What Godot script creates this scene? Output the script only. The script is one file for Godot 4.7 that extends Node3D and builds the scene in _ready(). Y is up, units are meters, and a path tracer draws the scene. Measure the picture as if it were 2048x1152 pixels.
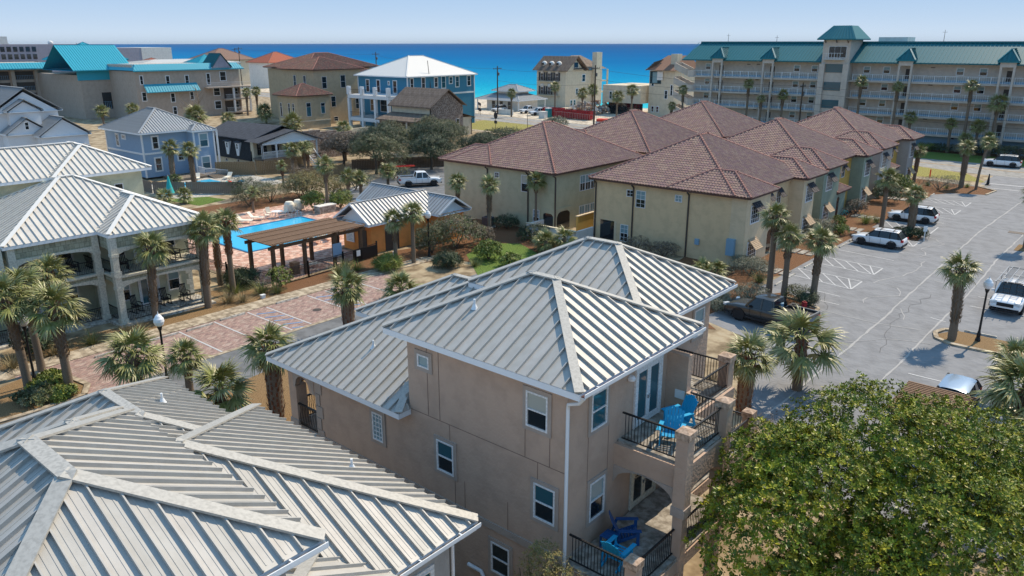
extends Node3D

# ------------------------------------------------------------------ helpers
var M := {}
var counts := {}
var tex_cache := {}
var mesh_cache := {}

class B:
	var v := PackedVector3Array()
	var n := PackedVector3Array()
	var c := PackedColorArray()
	var use_c := false
	var col := Color(1, 1, 1)
	func tri(p: Vector3, q: Vector3, r: Vector3, out := Vector3.ZERO):
		var nn := (r - p).cross(q - p)
		if nn.length_squared() < 1e-14:
			return
		nn = nn.normalized()
		if out != Vector3.ZERO and nn.dot(out) < 0.0:
			nn = -nn
			v.append(p); v.append(r); v.append(q)
		else:
			v.append(p); v.append(q); v.append(r)
		for k in 3:
			n.append(nn)
			if use_c: c.append(col)
	func stri(p, q, r, np, nq, nr):
		var nn: Vector3 = (r - p).cross(q - p)
		if nn.length_squared() < 1e-16:
			return
		if nn.dot(np + nq + nr) < 0.0:
			v.append(p); v.append(r); v.append(q)
			n.append(np); n.append(nr); n.append(nq)
		else:
			v.append(p); v.append(q); v.append(r)
			n.append(np); n.append(nq); n.append(nr)
		if use_c:
			for k in 3: c.append(col)
	func quad(p: Vector3, q: Vector3, r: Vector3, s: Vector3, out := Vector3.ZERO):
		tri(p, q, r, out)
		tri(p, r, s, out)
	func poly(ps: Array, out := Vector3.ZERO):
		for i in range(1, ps.size() - 1):
			tri(ps[0], ps[i], ps[i + 1], out)
	func box(ctr: Vector3, size: Vector3, bs := Basis()):
		var x := bs.x * size.x * 0.5
		var y := bs.y * size.y * 0.5
		var z := bs.z * size.z * 0.5
		quad(ctr + x - y - z, ctr + x + y - z, ctr + x + y + z, ctr + x - y + z, x)
		quad(ctr - x - y - z, ctr - x + y - z, ctr - x + y + z, ctr - x - y + z, -x)
		quad(ctr + y - x - z, ctr + y + x - z, ctr + y + x + z, ctr + y - x + z, y)
		quad(ctr - y - x - z, ctr - y + x - z, ctr - y + x + z, ctr - y - x + z, -y)
		quad(ctr + z - x - y, ctr + z + x - y, ctr + z + x + y, ctr + z - x + y, z)
		quad(ctr - z - x - y, ctr - z + x - y, ctr - z + x + y, ctr - z - x + y, -z)
	func bb(x0, x1, y0, y1, z0, z1):
		box(Vector3((x0 + x1) * 0.5, (y0 + y1) * 0.5, (z0 + z1) * 0.5), Vector3(absf(x1 - x0), absf(y1 - y0), absf(z1 - z0)))
	func bar(a: Vector3, b: Vector3, w: float, h: float, up := Vector3.UP):
		var d := b - a
		if d.length() < 1e-5: return
		var z := d.normalized()
		var x := up.cross(z)
		if x.length() < 1e-4: x = Vector3.RIGHT.cross(z)
		x = x.normalized()
		var y := z.cross(x)
		box((a + b) * 0.5, Vector3(w, h, d.length()), Basis(x, y, z))
	func tube(pts: Array, rad: Array, sides := 8, caps := true):
		var rings := []
		var nor := []
		var px := Vector3.ZERO
		for i in pts.size():
			var d: Vector3 = pts[mini(i + 1, pts.size() - 1)] - pts[maxi(i - 1, 0)]
			d = d.normalized()
			if px == Vector3.ZERO:
				px = d.cross(Vector3.UP if absf(d.y) < 0.9 else Vector3.RIGHT).normalized()
			px = (px - d * px.dot(d)).normalized()
			var py := d.cross(px)
			var ring := []
			var nr := []
			for k in sides:
				var t := TAU * k / sides
				var o: Vector3 = px * cos(t) + py * sin(t)
				ring.append(pts[i] + o * float(rad[i]))
				nr.append(o)
			rings.append(ring); nor.append(nr)
		for i in pts.size() - 1:
			for k in sides:
				var k2 := (k + 1) % sides
				stri(rings[i][k], rings[i + 1][k], rings[i + 1][k2], nor[i][k], nor[i + 1][k], nor[i + 1][k2])
				stri(rings[i][k], rings[i + 1][k2], rings[i][k2], nor[i][k], nor[i + 1][k2], nor[i][k2])
		if caps:
			var d0: Vector3 = (pts[0] - pts[1]).normalized()
			var d1: Vector3 = (pts[-1] - pts[-2]).normalized()
			for k in range(1, sides - 1):
				tri(rings[0][0], rings[0][k], rings[0][k + 1], d0)
				tri(rings[-1][0], rings[-1][k], rings[-1][k + 1], d1)
	func lathe(prof: Array, ctr := Vector3.ZERO, sides := 16, axis := Vector3.UP):
		# prof: Vector2(radius, height) from bottom to top
		var ax := axis.normalized()
		var px := ax.cross(Vector3.RIGHT if absf(ax.x) < 0.8 else Vector3.UP).normalized()
		var py := ax.cross(px)
		for i in prof.size() - 1:
			var a: Vector2 = prof[i]
			var b: Vector2 = prof[i + 1]
			var sl := (b - a).normalized()
			var nr := Vector2(sl.y, -sl.x)
			for k in sides:
				var t0 := TAU * k / sides
				var t1 := TAU * (k + 1) / sides
				var o0 := px * cos(t0) + py * sin(t0)
				var o1 := px * cos(t1) + py * sin(t1)
				var n0 := o0 * nr.x + ax * nr.y
				var n1 := o1 * nr.x + ax * nr.y
				var p00 := ctr + o0 * a.x + ax * a.y
				var p01 := ctr + o1 * a.x + ax * a.y
				var p10 := ctr + o0 * b.x + ax * b.y
				var p11 := ctr + o1 * b.x + ax * b.y
				stri(p00, p10, p11, n0, n0, n1)
				stri(p00, p11, p01, n0, n1, n1)
	func ball(ctr: Vector3, r: Vector3, seg := 10, rings := 6):
		for i in rings:
			for k in seg:
				var q := []
				for e in [[i, k], [i + 1, k], [i + 1, k + 1], [i, k + 1]]:
					var th: float = PI * e[0] / rings
					var ph: float = TAU * e[1] / seg
					q.append(Vector3(sin(th) * cos(ph), cos(th), sin(th) * sin(ph)))
				stri(ctr + q[0] * r, ctr + q[1] * r, ctr + q[2] * r, q[0], q[1], q[2])
				stri(ctr + q[0] * r, ctr + q[2] * r, ctr + q[3] * r, q[0], q[2], q[3])
	func prism(ps: Array, off: Vector3):
		# planar outline ps (convex or not) pushed along off
		var o2 := PackedVector2Array()
		var nn := Vector3.ZERO
		for i in ps.size():
			nn += (ps[i] as Vector3).cross(ps[(i + 1) % ps.size()])
		nn = nn.normalized()
		var ux: Vector3 = (ps[1] - ps[0]).normalized()
		var uy := nn.cross(ux)
		for p in ps: o2.append(Vector2((p - ps[0]).dot(ux), (p - ps[0]).dot(uy)))
		var idx := Geometry2D.triangulate_polygon(o2)
		for i in range(0, idx.size(), 3):
			tri(ps[idx[i]], ps[idx[i + 1]], ps[idx[i + 2]], -off)
			tri(ps[idx[i]] + off, ps[idx[i + 1]] + off, ps[idx[i + 2]] + off, off)
		for i in ps.size():
			var a: Vector3 = ps[i]
			var b: Vector3 = ps[(i + 1) % ps.size()]
			quad(a, b, b + off, a + off, (b - a).cross(nn))
	func mesh() -> ArrayMesh:
		var am := ArrayMesh.new()
		if v.size() == 0:
			return am
		var arr := []
		arr.resize(Mesh.ARRAY_MAX)
		arr[Mesh.ARRAY_VERTEX] = v
		arr[Mesh.ARRAY_NORMAL] = n
		if use_c: arr[Mesh.ARRAY_COLOR] = c
		am.add_surface_from_arrays(Mesh.PRIMITIVE_TRIANGLES, arr)
		return am

func V(x, y, z) -> Vector3:
	return Vector3(x, y, z)

func named(called: String, parent: Node) -> String:
	var key := called + str(parent.get_instance_id())
	if not counts.has(key):
		counts[key] = 0
		return called
	counts[key] += 1
	return "%s_%03d" % [called, counts[key]]

func put(called: String, mesh: Mesh, mat: Material, parent: Node = self, xf := Transform3D()) -> MeshInstance3D:
	var o := MeshInstance3D.new()
	o.name = named(called, parent)
	o.mesh = mesh
	o.material_override = mat
	o.transform = xf
	parent.add_child(o)
	return o

func obj(called: String, b: B, mat: Material, parent: Node = self, xf := Transform3D()) -> MeshInstance3D:
	return put(called, b.mesh(), mat, parent, xf)

func tag(o: Node, label: String, category: String, group := "") -> Node:
	o.set_meta("label", label)
	o.set_meta("category", category)
	if group != "": o.set_meta("group", group)
	return o

func thing(called: String, label: String, category: String, at := Vector3.ZERO, turn := 0.0, group := "") -> Node3D:
	var o := Node3D.new()
	o.name = named(called, self)
	add_child(o)
	o.position = at
	o.rotation.y = turn
	tag(o, label, category, group)
	return o

func struct(called: String, b: B, mat: Material, parent: Node = self) -> MeshInstance3D:
	var o := obj(called, b, mat, parent)
	if parent == self: o.set_meta("kind", "structure")
	return o

func stuff(o: Node) -> Node:
	o.set_meta("kind", "stuff")
	return o

func multi(called: String, mesh: Mesh, mat: Material, xfs: Array, cols: Array, parent: Node = self) -> MultiMeshInstance3D:
	var mm := MultiMesh.new()
	mm.transform_format = MultiMesh.TRANSFORM_3D
	mm.use_colors = cols.size() > 0
	mm.mesh = mesh
	mm.instance_count = xfs.size()
	for i in xfs.size():
		mm.set_instance_transform(i, xfs[i])
		if cols.size() > 0: mm.set_instance_color(i, cols[i])
	var o := MultiMeshInstance3D.new()
	o.name = named(called, parent)
	o.multimesh = mm
	o.material_override = mat
	parent.add_child(o)
	return o

func copy_of(src: Node3D, at: Vector3, turn: float, label: String, group := "") -> Node3D:
	var r: Node3D = src.duplicate()
	r.name = named(String(src.name).rstrip("0123456789").trim_suffix("_"), self)
	add_child(r)
	r.position = at
	r.rotation.y = turn
	r.set_meta("label", label)
	if group != "": r.set_meta("group", group)
	return r

# ------------------------------------------------------------------ materials
func noise_img(seed_: int, freq: float, octaves: int, size := 256) -> Image:
	var f := FastNoiseLite.new()
	f.seed = seed_
	f.frequency = freq
	f.noise_type = FastNoiseLite.TYPE_SIMPLEX_SMOOTH
	f.fractal_octaves = octaves
	f.fractal_gain = 0.6
	return f.get_seamless_image(size, size)

func grain(seed_: int, freq: float, octaves: int, lo: float, hi: float, warm := 0.0) -> ImageTexture:
	var key := "%d %f %d %f %f %f" % [seed_, freq, octaves, lo, hi, warm]
	if tex_cache.has(key): return tex_cache[key]
	var src := noise_img(seed_, freq, octaves)
	var im := Image.create(256, 256, true, Image.FORMAT_RGB8)
	for y in 256:
		for x in 256:
			var t := clampf((src.get_pixel(x, y).r - 0.2) / 0.6, 0, 1)
			var g := lerpf(lo, hi, t)
			im.set_pixel(x, y, Color(g, g * (1.0 - warm * (1.0 - t)), g * (1.0 - 2.0 * warm * (1.0 - t))))
	im.generate_mipmaps()
	var t := ImageTexture.create_from_image(im)
	tex_cache[key] = t
	return t

func bump(seed_: int, freq: float, octaves: int, strength: float) -> ImageTexture:
	var key := "b%d %f %d %f" % [seed_, freq, octaves, strength]
	if tex_cache.has(key): return tex_cache[key]
	var im := noise_img(seed_, freq, octaves)
	im.convert(Image.FORMAT_RGB8)
	im.bump_map_to_normal_map(strength)
	var t := ImageTexture.create_from_image(im)
	tex_cache[key] = t
	return t

func mk(name_: String, col: Color, rough := 0.85, opts := {}) -> StandardMaterial3D:
	# opts: tex (albedo texture), scale (per metre), nrm, nscale, metal, spec, vc, back, clear
	var m := StandardMaterial3D.new()
	m.albedo_color = col
	m.roughness = rough
	m.metallic = opts.get("metal", 0.0)
	m.metallic_specular = opts.get("spec", 0.4)
	if opts.has("tex"):
		m.albedo_texture = opts.tex
		m.uv1_triplanar = true
		m.uv1_world_triplanar = not opts.has("local")
		var s: float = opts.get("scale", 0.5)
		m.uv1_scale = opts.sc3 if opts.has("sc3") else Vector3(s, s, s)
	if opts.has("nrm"):
		m.normal_enabled = true
		m.normal_texture = opts.nrm
		m.normal_scale = opts.get("nscale", 0.5)
		if not opts.has("tex"):
			m.uv1_triplanar = true
			m.uv1_world_triplanar = true
			var s2: float = opts.get("scale", 0.5)
			m.uv1_scale = opts.sc3 if opts.has("sc3") else Vector3(s2, s2, s2)
	if opts.has("vc"): m.vertex_color_use_as_albedo = true
	if opts.has("back"):
		m.backlight_enabled = true
		m.backlight = opts.back
	if opts.has("clear"):
		m.clearcoat_enabled = true
		m.clearcoat = opts.clear
		m.clearcoat_roughness = 0.06
	m.cull_mode = BaseMaterial3D.CULL_DISABLED
	M[name_] = m
	return m

func hx(s: String) -> Color:
	return Color.html(s)

func brick_tex(w: int, h: int, bw: int, bh: int, joint: int, cols: Array, jc: Color, seed_: int, shift := 0.5) -> ImageTexture:
	var r := RandomNumberGenerator.new()
	r.seed = seed_
	var nz := noise_img(seed_, 0.03, 4, 256)
	var im := Image.create(w, h, true, Image.FORMAT_RGB8)
	im.fill(jc)
	for row in h / bh:
		var off := int(bw * shift) * (row % 2)
		for k in w / bw:
			var c: Color = cols[r.randi() % cols.size()]
			var d := r.randf_range(0.88, 1.1)
			for y in range(row * bh, (row + 1) * bh - joint):
				for xx in range(k * bw + off, (k + 1) * bw + off - joint):
					var x := xx % w
					var g: float = d * (0.85 + 0.3 * nz.get_pixel(x % 256, y % 256).r)
					im.set_pixel(x, y, Color(c.r * g, c.g * g, c.b * g))
	im.generate_mipmaps()
	return ImageTexture.create_from_image(im)

func materials():
	var g_soft := grain(1, 0.012, 4, 0.955, 1.02)
	var g_fine := grain(2, 0.06, 3, 0.88, 1.06)
	var g_blot := grain(3, 0.02, 5, 0.7, 1.08, 0.03)
	var g_hard := grain(4, 0.09, 4, 0.62, 1.1, 0.04)
	var n_stucco := bump(7, 0.09, 4, 3.0)
	var n_soft := bump(8, 0.03, 4, 3.0)
	var stucco := {"tex": g_soft, "scale": 0.25, "nrm": n_stucco, "nscale": 0.25}
	mk("stucco_pink", hx("bba28f"), 0.92, stucco)
	mk("stucco_pink_trim", hx("ab9e93"), 0.9, stucco)
	mk("groove", hx("7a675c"), 0.95)
	mk("stucco_tan", hx("d2ba94"), 0.92, stucco)
	mk("stucco_beige", hx("d2bf9f"), 0.92, stucco)
	mk("stucco_ochre", hx("c2a055"), 0.92, stucco)
	mk("stucco_olive", hx("b4b195"), 0.92, stucco)
	mk("stucco_green", hx("8d9a8a"), 0.92, stucco)
	mk("stucco_grey", hx("a3a09c"), 0.92, stucco)
	mk("stucco_orange", hx("e89a55"), 0.92, stucco)
	mk("stucco_villa", hx("b3a184"), 0.92, stucco)
	mk("stucco_condo", hx("c4b9ad"), 0.92, stucco)
	mk("stucco_condo_left", hx("b0a294"), 0.92, stucco)
	mk("stucco_cream", hx("cfc3ab"), 0.92, stucco)
	mk("stucco_white", hx("dcdad4"), 0.9, stucco)
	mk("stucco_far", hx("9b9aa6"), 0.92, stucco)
	mk("siding_sage", hx("b9bba4"), 0.88, stucco)
	mk("shingle_sage", hx("a6a894"), 0.9, {"tex": brick_tex(256, 256, 32, 32, 2, [hx("ffffff"), hx("f0f0ee"), hx("f6f6f2")], hx("a0a09a"), 5), "scale": 0.4})
	mk("trim_sage", hx("d3d0c0"), 0.85, {"tex": g_fine, "scale": 0.4})
	var lap := Image.create(64, 64, true, Image.FORMAT_RGB8)
	lap.fill(Color(1, 1, 1))
	for q in 4:
		lap.fill_rect(Rect2i(0, q * 16, 64, 2), Color(0.72, 0.72, 0.74))
	lap.generate_mipmaps()
	var lapt := ImageTexture.create_from_image(lap)
	mk("lap_blue", hx("8fa6bd"), 0.85, {"tex": lapt, "scale": 1.6})
	mk("lap_grey", hx("a9acb2"), 0.85, {"tex": lapt, "scale": 1.6})
	mk("lap_teal", hx("3f7f9a"), 0.85, {"tex": lapt, "scale": 1.6})
	mk("lap_white", hx("dfe3e6"), 0.85, {"tex": lapt, "scale": 1.6})
	mk("white_paint", hx("e3e4e4"), 0.6, {"tex": g_fine, "scale": 0.6})
	mk("white_gutter", hx("dfe3e6"), 0.45)
	mk("gutter_red", hx("5d3a3a"), 0.7, {"tex": g_hard, "scale": 1.5})
	mk("gutter_brown", hx("6a5f50"), 0.8, {"tex": g_hard, "scale": 1.5})
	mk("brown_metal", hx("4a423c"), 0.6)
	# standing-seam metal: three tones of the same weathered zinc
	for i in 3:
		mk("zinc%d" % i, [hx("b3b2ad"), hx("b7b5b0"), hx("b0afaa")][i], 0.58, {"tex": grain(11 + i, 0.02, 5, 0.95, 1.02, 0.005), "scale": 0.35, "metal": 0.15, "spec": 0.4})
		mk("roofw%d" % i, [hx("cbc8c1"), hx("cfccc4"), hx("c7c4bd")][i], 0.6, {"tex": grain(11 + i, 0.02, 5, 0.95, 1.02, 0.005), "scale": 0.35, "metal": 0.1})
		mk("steel%d" % i, [hx("a5a8aa"), hx("a9acae"), hx("a2a4a6")][i], 0.5, {"tex": grain(11 + i, 0.02, 5, 0.95, 1.02, 0.005), "scale": 0.35, "metal": 0.2})
		mk("turq%d" % i, [hx("2b9db3"), hx("2ea2b7"), hx("2898ae")][i], 0.5, {"spec": 0.4})
		mk("teal%d" % i, [hx("12646c"), hx("146870"), hx("106068")][i], 0.5, {"spec": 0.4})
		mk("whiteroof%d" % i, [hx("d6d4ce"), hx("dad8d2"), hx("d3d1cb")][i], 0.6, {"spec": 0.4})
	mk("cap_zinc", hx("b5b3ac"), 0.5, {"tex": g_fine, "scale": 0.5, "metal": 0.2})
	mk("cap_steel", hx("a9abac"), 0.5, {"tex": g_fine, "scale": 0.5, "metal": 0.2})
	mk("cap_white", hx("dcdad4"), 0.6)
	mk("cap_turq", hx("2a98ae"), 0.5)
	mk("cap_teal", hx("1e7680"), 0.5)
	mk("seam_dark", hx("8d8b86"), 0.6)
	mk("tile", Color(1, 1, 1), 0.75, {"vc": true, "tex": g_hard, "scale": 0.7, "spec": 0.35})
	mk("tile_base", hx("5d473f"), 0.9)
	mk("ridge_tile", hx("b58378"), 0.75, {"tex": g_hard, "scale": 0.8})
	mk("slate_brown", hx("85766a"), 0.85, {"tex": brick_tex(256, 256, 64, 32, 3, [hx("ffffff"), hx("e6e2de"), hx("f4eee8")], hx("6a6460"), 9), "scale": 0.35})
	mk("shingle_black", hx("4b4e55"), 0.92, {"tex": brick_tex(256, 256, 32, 16, 1, [hx("ffffff"), hx("d6d6d6"), hx("ececec")], hx("b8b8b8"), 10), "scale": 0.4})
	mk("shingle_wall", hx("2f3338"), 0.92, {"tex": brick_tex(256, 256, 32, 16, 1, [hx("ffffff"), hx("d6d6d6"), hx("ececec")], hx("b8b8b8"), 10), "scale": 0.4})
	mk("stone", hx("a89a90"), 0.95, {"tex": brick_tex(256, 256, 32, 16, 2, [hx("ffffff"), hx("d8ccc4"), hx("c2b4ac"), hx("e8e4e0"), hx("b4a8a4")], hx("c9c4bc"), 12, 0.37), "scale": 0.45})
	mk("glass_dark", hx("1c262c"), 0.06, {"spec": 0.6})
	mk("glass_teal", hx("2d5a66"), 0.08, {"spec": 0.6})
	mk("glass_pale", hx("7f9aa0"), 0.15, {"spec": 0.5})
	mk("blind", hx("a3a79f"), 0.4, {"spec": 0.6})
	mk("black_metal", hx("1d1f22"), 0.45)
	mk("deck_floor", hx("a9a59c"), 0.85, {"tex": g_blot, "scale": 0.4})
	mk("pier_cap", hx("c3ac98"), 0.9, {"tex": g_blot, "scale": 0.8})
	mk("concrete", hx("b9ad98"), 0.95, {"tex": g_blot, "scale": 0.25, "nrm": n_stucco, "nscale": 0.2})
	mk("concrete_new", hx("c6c4bc"), 0.95, {"tex": g_blot, "scale": 0.5})
	mk("asphalt", hx("868789"), 0.95, {"tex": grain(21, 0.035, 5, 0.92, 1.03), "scale": 0.06, "nrm": bump(22, 0.12, 3, 2.0), "nscale": 0.3})
	mk("asphalt_dark", hx("747678"), 0.95, {"tex": grain(21, 0.035, 5, 0.85, 1.05), "scale": 0.08})
	mk("road", hx("999792"), 0.95, {"tex": grain(21, 0.035, 5, 0.85, 1.05), "scale": 0.08})
	mk("paint_line", hx("d5d6d6"), 0.8, {"tex": grain(23, 0.09, 4, 0.72, 1.05), "scale": 0.9})
	mk("paint_blue", hx("7f9fc8"), 0.8, {"tex": grain(23, 0.09, 4, 0.72, 1.05), "scale": 0.9})
	mk("paint_yellow", hx("c9a063"), 0.8)
	mk("sealant", hx("a3a2a0"), 0.9)
	mk("crack", hx("5c5c5e"), 0.95)
	mk("paver", Color(0.95, 0.96, 0.94), 0.95, {"tex": brick_tex(512, 512, 64, 32, 3, [hx("a68a82"), hx("9c7f7a"), hx("ae938a"), hx("957a76"), hx("b09a92")], hx("8a7772"), 13), "scale": 0.55})
	mk("pool_deck", Color(1, 1, 1), 0.95, {"tex": brick_tex(512, 512, 64, 64, 2, [hx("c09a88"), hx("b98f7e"), hx("cdb09e"), hx("c7a594"), hx("b28878"), hx("d0b8a8")], hx("a8897c"), 14), "scale": 0.4})
	mk("mulch", hx("8a6547"), 1.0, {"tex": g_hard, "scale": 0.8, "nrm": bump(31, 0.12, 4, 6.0), "nscale": 0.8})
	mk("straw", hx("a08560"), 1.0, {"tex": g_hard, "scale": 0.7, "nrm": bump(31, 0.12, 4, 6.0), "nscale": 0.8})
	mk("grass", hx("6d8a3c"), 1.0, {"tex": grain(33, 0.05, 5, 0.6, 1.12, 0.05), "scale": 0.5, "nrm": bump(31, 0.12, 4, 6.0), "nscale": 0.6})
	mk("dry_grass", hx("a3a05c"), 1.0, {"tex": grain(33, 0.05, 5, 0.66, 1.15, 0.06), "scale": 0.3, "nrm": bump(31, 0.12, 4, 6.0), "nscale": 0.6})
	mk("soil", hx("a89a80"), 1.0, {"tex": grain(34, 0.02, 5, 0.7, 1.1, 0.05), "scale": 0.08})
	mk("sand", hx("d9cfbc"), 1.0, {"tex": g_blot, "scale": 0.1})
	mk("pool_water", hx("2fb4e0"), 0.08, {"nrm": bump(41, 0.03, 3, 4.0), "nscale": 0.15, "scale": 0.3, "spec": 0.5})
	mk("pool_tile", hx("2a6f9c"), 0.4)
	mk("sea", Color(0.9, 0.9, 0.9), 0.6, {"vc": true, "nrm": bump(42, 0.03, 5, 6.0), "nscale": 0.5, "scale": 0.03, "spec": 0.0})
	mk("wood_brown", hx("6f5a48"), 0.85, {"tex": g_hard, "scale": 0.8})
	mk("wood_slat", hx("9a7f68"), 0.85, {"tex": g_hard, "scale": 0.8})
	mk("wood_fence", hx("9c8769"), 0.95, {"tex": g_hard, "scale": 0.6})
	mk("wood_grey", hx("8e857a"), 0.95, {"tex": g_hard, "scale": 0.6})
	mk("pole_wood", hx("5c5148"), 0.95, {"tex": g_hard, "scale": 0.5})
	mk("chair_blue", hx("1f9fcf"), 0.5)
	mk("chair_navy", hx("1f4f86"), 0.5)
	mk("chair_black", hx("23252a"), 0.6)
	mk("lounger_cream", hx("e3dccb"), 0.75)
	mk("lamp_glass", hx("e6e9ec"), 0.25, {"spec": 0.5})
	mk("ac_grey", hx("5d6164"), 0.7)
	mk("box_blue", hx("7d9fb5"), 0.6)
	mk("sign_white", hx("dfe3e4"), 0.6)
	mk("sign_blue", hx("8aa4bd"), 0.6)
	mk("awning", hx("35343a"), 0.7)
	mk("awning_tan", hx("b09a80"), 0.8)
	mk("umbrella_teal", hx("27a9ad"), 0.8)
	mk("red_paint", hx("a5262e"), 0.7, {"tex": g_blot, "scale": 0.4})
	mk("orange_red", hx("d9442c"), 0.6)
	mk("green_wc", hx("1f7f88"), 0.6)
	mk("debris", hx("b3a08a"), 1.0, {"tex": g_hard, "scale": 0.4})
	# plants
	mk("palm_leaf", Color(1, 1, 1), 0.45, {"vc": true, "spec": 0.5, "back": Color(0.1, 0.12, 0.03)})
	mk("leaf", Color(1, 1, 1), 0.5, {"vc": true, "spec": 0.4, "back": Color(0.08, 0.1, 0.02)})
	mk("leaf_gloss", Color(1, 1, 1), 0.45, {"vc": true, "spec": 0.35, "back": Color(0.1, 0.12, 0.02)})
	mk("blade", Color(1, 1, 1), 0.7, {"vc": true, "back": Color(0.12, 0.12, 0.04)})
	mk("trunk_palm", hx("8c7f70"), 0.98, {"tex": g_hard, "scale": 1.2, "nrm": n_stucco, "nscale": 0.8})
	mk("boot", hx("85735f"), 0.95, {"tex": g_hard, "scale": 1.0})
	mk("boot_red", hx("8a5f4a"), 0.95, {"tex": g_hard, "scale": 1.0})
	mk("bark", hx("6e6258"), 0.95, {"tex": g_hard, "scale": 0.9})
	# vehicles
	mk("car_white", hx("e6e7e8"), 0.25, {"clear": 0.8, "spec": 0.5})
	mk("car_dark", hx("3d3c3a"), 0.25, {"clear": 0.8, "metal": 0.3})
	mk("car_silver", hx("9fb2c6"), 0.25, {"clear": 0.8, "metal": 0.4})
	mk("tyre", hx("1b1b1c"), 0.9)
	mk("rim", hx("a7a9ab"), 0.3, {"metal": 0.7})
	mk("car_plastic", hx("232427"), 0.6)
	mk("tail_red", hx("b4121c"), 0.25)
	mk("head_lamp", hx("cfd5d8"), 0.15, {"spec": 0.6})
	mk("chrome", hx("c9ccd0"), 0.15, {"metal": 0.9})

# ------------------------------------------------------------------ roofs
func clip2(ps: Array, axis_min: float, keep_ge: bool) -> Array:
	var out := []
	for i in ps.size():
		var a: Vector2 = ps[i]
		var b: Vector2 = ps[(i + 1) % ps.size()]
		var ia := (a.x >= axis_min) if keep_ge else (a.x <= axis_min)
		var ib := (b.x >= axis_min) if keep_ge else (b.x <= axis_min)
		if ia: out.append(a)
		if ia != ib:
			var t := (axis_min - a.x) / (b.x - a.x)
			out.append(a.lerp(b, t))
	return out

func vrange(ps: Array, x: float) -> Vector2:
	var lo := 1e9
	var hi := -1e9
	for i in ps.size():
		var a: Vector2 = ps[i]
		var b: Vector2 = ps[(i + 1) % ps.size()]
		if (a.x - x) * (b.x - x) <= 0.0 and absf(a.x - b.x) > 1e-6:
			var y := lerpf(a.y, b.y, (x - a.x) / (b.x - a.x))
			lo = minf(lo, y); hi = maxf(hi, y)
	return Vector2(lo, hi)

# one roof plane of standing-seam sheets; each sheet with its raised seam is a piece
func seam_face(roof: Node, ps: Array, o: Dictionary, pieces: bool):
	var e: Vector3 = (ps[1] - ps[0])
	var u := e.normalized()
	var nn := Vector3.ZERO
	for i in ps.size(): nn += (ps[i] as Vector3).cross(ps[(i + 1) % ps.size()])
	nn = nn.normalized()
	if nn.y < 0: nn = -nn
	var w := nn.cross(u)
	if w.y < 0: w = -w
	var q := []
	for p in ps: q.append(Vector2((p - ps[0]).dot(u), (p - ps[0]).dot(w)))
	var s: float = o.get("seam", 0.42)
	var sw: float = o.get("sw", 0.03)
	var sh: float = o.get("sh", 0.1)
	var umin := 1e9
	var umax := -1e9
	for p in q:
		umin = minf(umin, p.x); umax = maxf(umax, p.x)
	var joined := B.new()
	var k := 0
	var x := umin
	while x < umax - 0.02:
		var b := B.new() if pieces else joined
		var c := clip2(clip2(q, x, true), x + s, false)
		if c.size() >= 3:
			var p3 := []
			for p in c: p3.append(ps[0] + u * p.x + w * p.y + nn * 0.012)
			b.poly(p3, nn)
			if o.has("ribs"):
				for f in [0.33, 0.66]:
					var r := vrange(q, x + s * f)
					if r.y - r.x > 0.3: b.bar(ps[0] + u * (x + s * f) + w * (r.x + 0.1) + nn * 0.014, ps[0] + u * (x + s * f) + w * (r.y - 0.1) + nn * 0.014, 0.03, 0.012, nn)
			if k > 0:
				var r := vrange(q, x + 0.001)
				if r.y - r.x > 0.1:
					b.bar(ps[0] + u * x + w * r.x + nn * sh * 0.5, ps[0] + u * x + w * (r.y - 0.02) + nn * sh * 0.5, sw, sh, nn)
			if pieces: obj("roof_panel", b, M["%s%d" % [o.mat, (k * 7 + int(absf(ps[0].x * 3.0))) % 3]], roof)
		k += 1
		x += s
	if not pieces: obj("roof_sheet", joined, M["%s0" % o.mat], roof)

# faces in the order +z, -z, +x, -x; ridge lines as pairs
func roof_planes(x0, x1, z0, z1, ye, p, shape: String) -> Dictionary:
	var a := V(x0, ye, z0)
	var b := V(x1, ye, z0)
	var c := V(x1, ye, z1)
	var d := V(x0, ye, z1)
	var wx: float = x1 - x0
	var wz: float = z1 - z0
	var f := {}
	var caps := []
	if shape == "hip":
		if wz >= wx:
			var h := wx * 0.5
			var r0 := V(x0 + h, ye + h * p, z0 + h)
			var r1 := V(x0 + h, ye + h * p, z1 - h)
			f = {"+z": [d, c, r1], "-z": [b, a, r0], "+x": [c, b, r0, r1], "-x": [a, d, r1, r0]}
			caps = [[a, r0], [b, r0], [c, r1], [d, r1], [r0, r1]]
		else:
			var h := wz * 0.5
			var r0 := V(x0 + h, ye + h * p, z0 + h)
			var r1 := V(x1 - h, ye + h * p, z0 + h)
			f = {"+z": [d, c, r1, r0], "-z": [b, a, r0, r1], "+x": [c, b, r1], "-x": [a, d, r0]}
			caps = [[a, r0], [d, r0], [b, r1], [c, r1], [r0, r1]]
	elif shape == "gable_z":
		var h := wx * 0.5
		var r0 := V(x0 + h, ye + h * p, z0)
		var r1 := V(x0 + h, ye + h * p, z1)
		f = {"+x": [c, b, r0, r1], "-x": [a, d, r1, r0]}
		caps = [[r0, r1]]
	elif shape == "gable_x":
		var h := wz * 0.5
		var r0 := V(x0, ye + h * p, z0 + h)
		var r1 := V(x1, ye + h * p, z0 + h)
		f = {"+z": [d, c, r1, r0], "-z": [b, a, r0, r1]}
		caps = [[r0, r1]]
	return {"f": f, "caps": caps}

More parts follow.
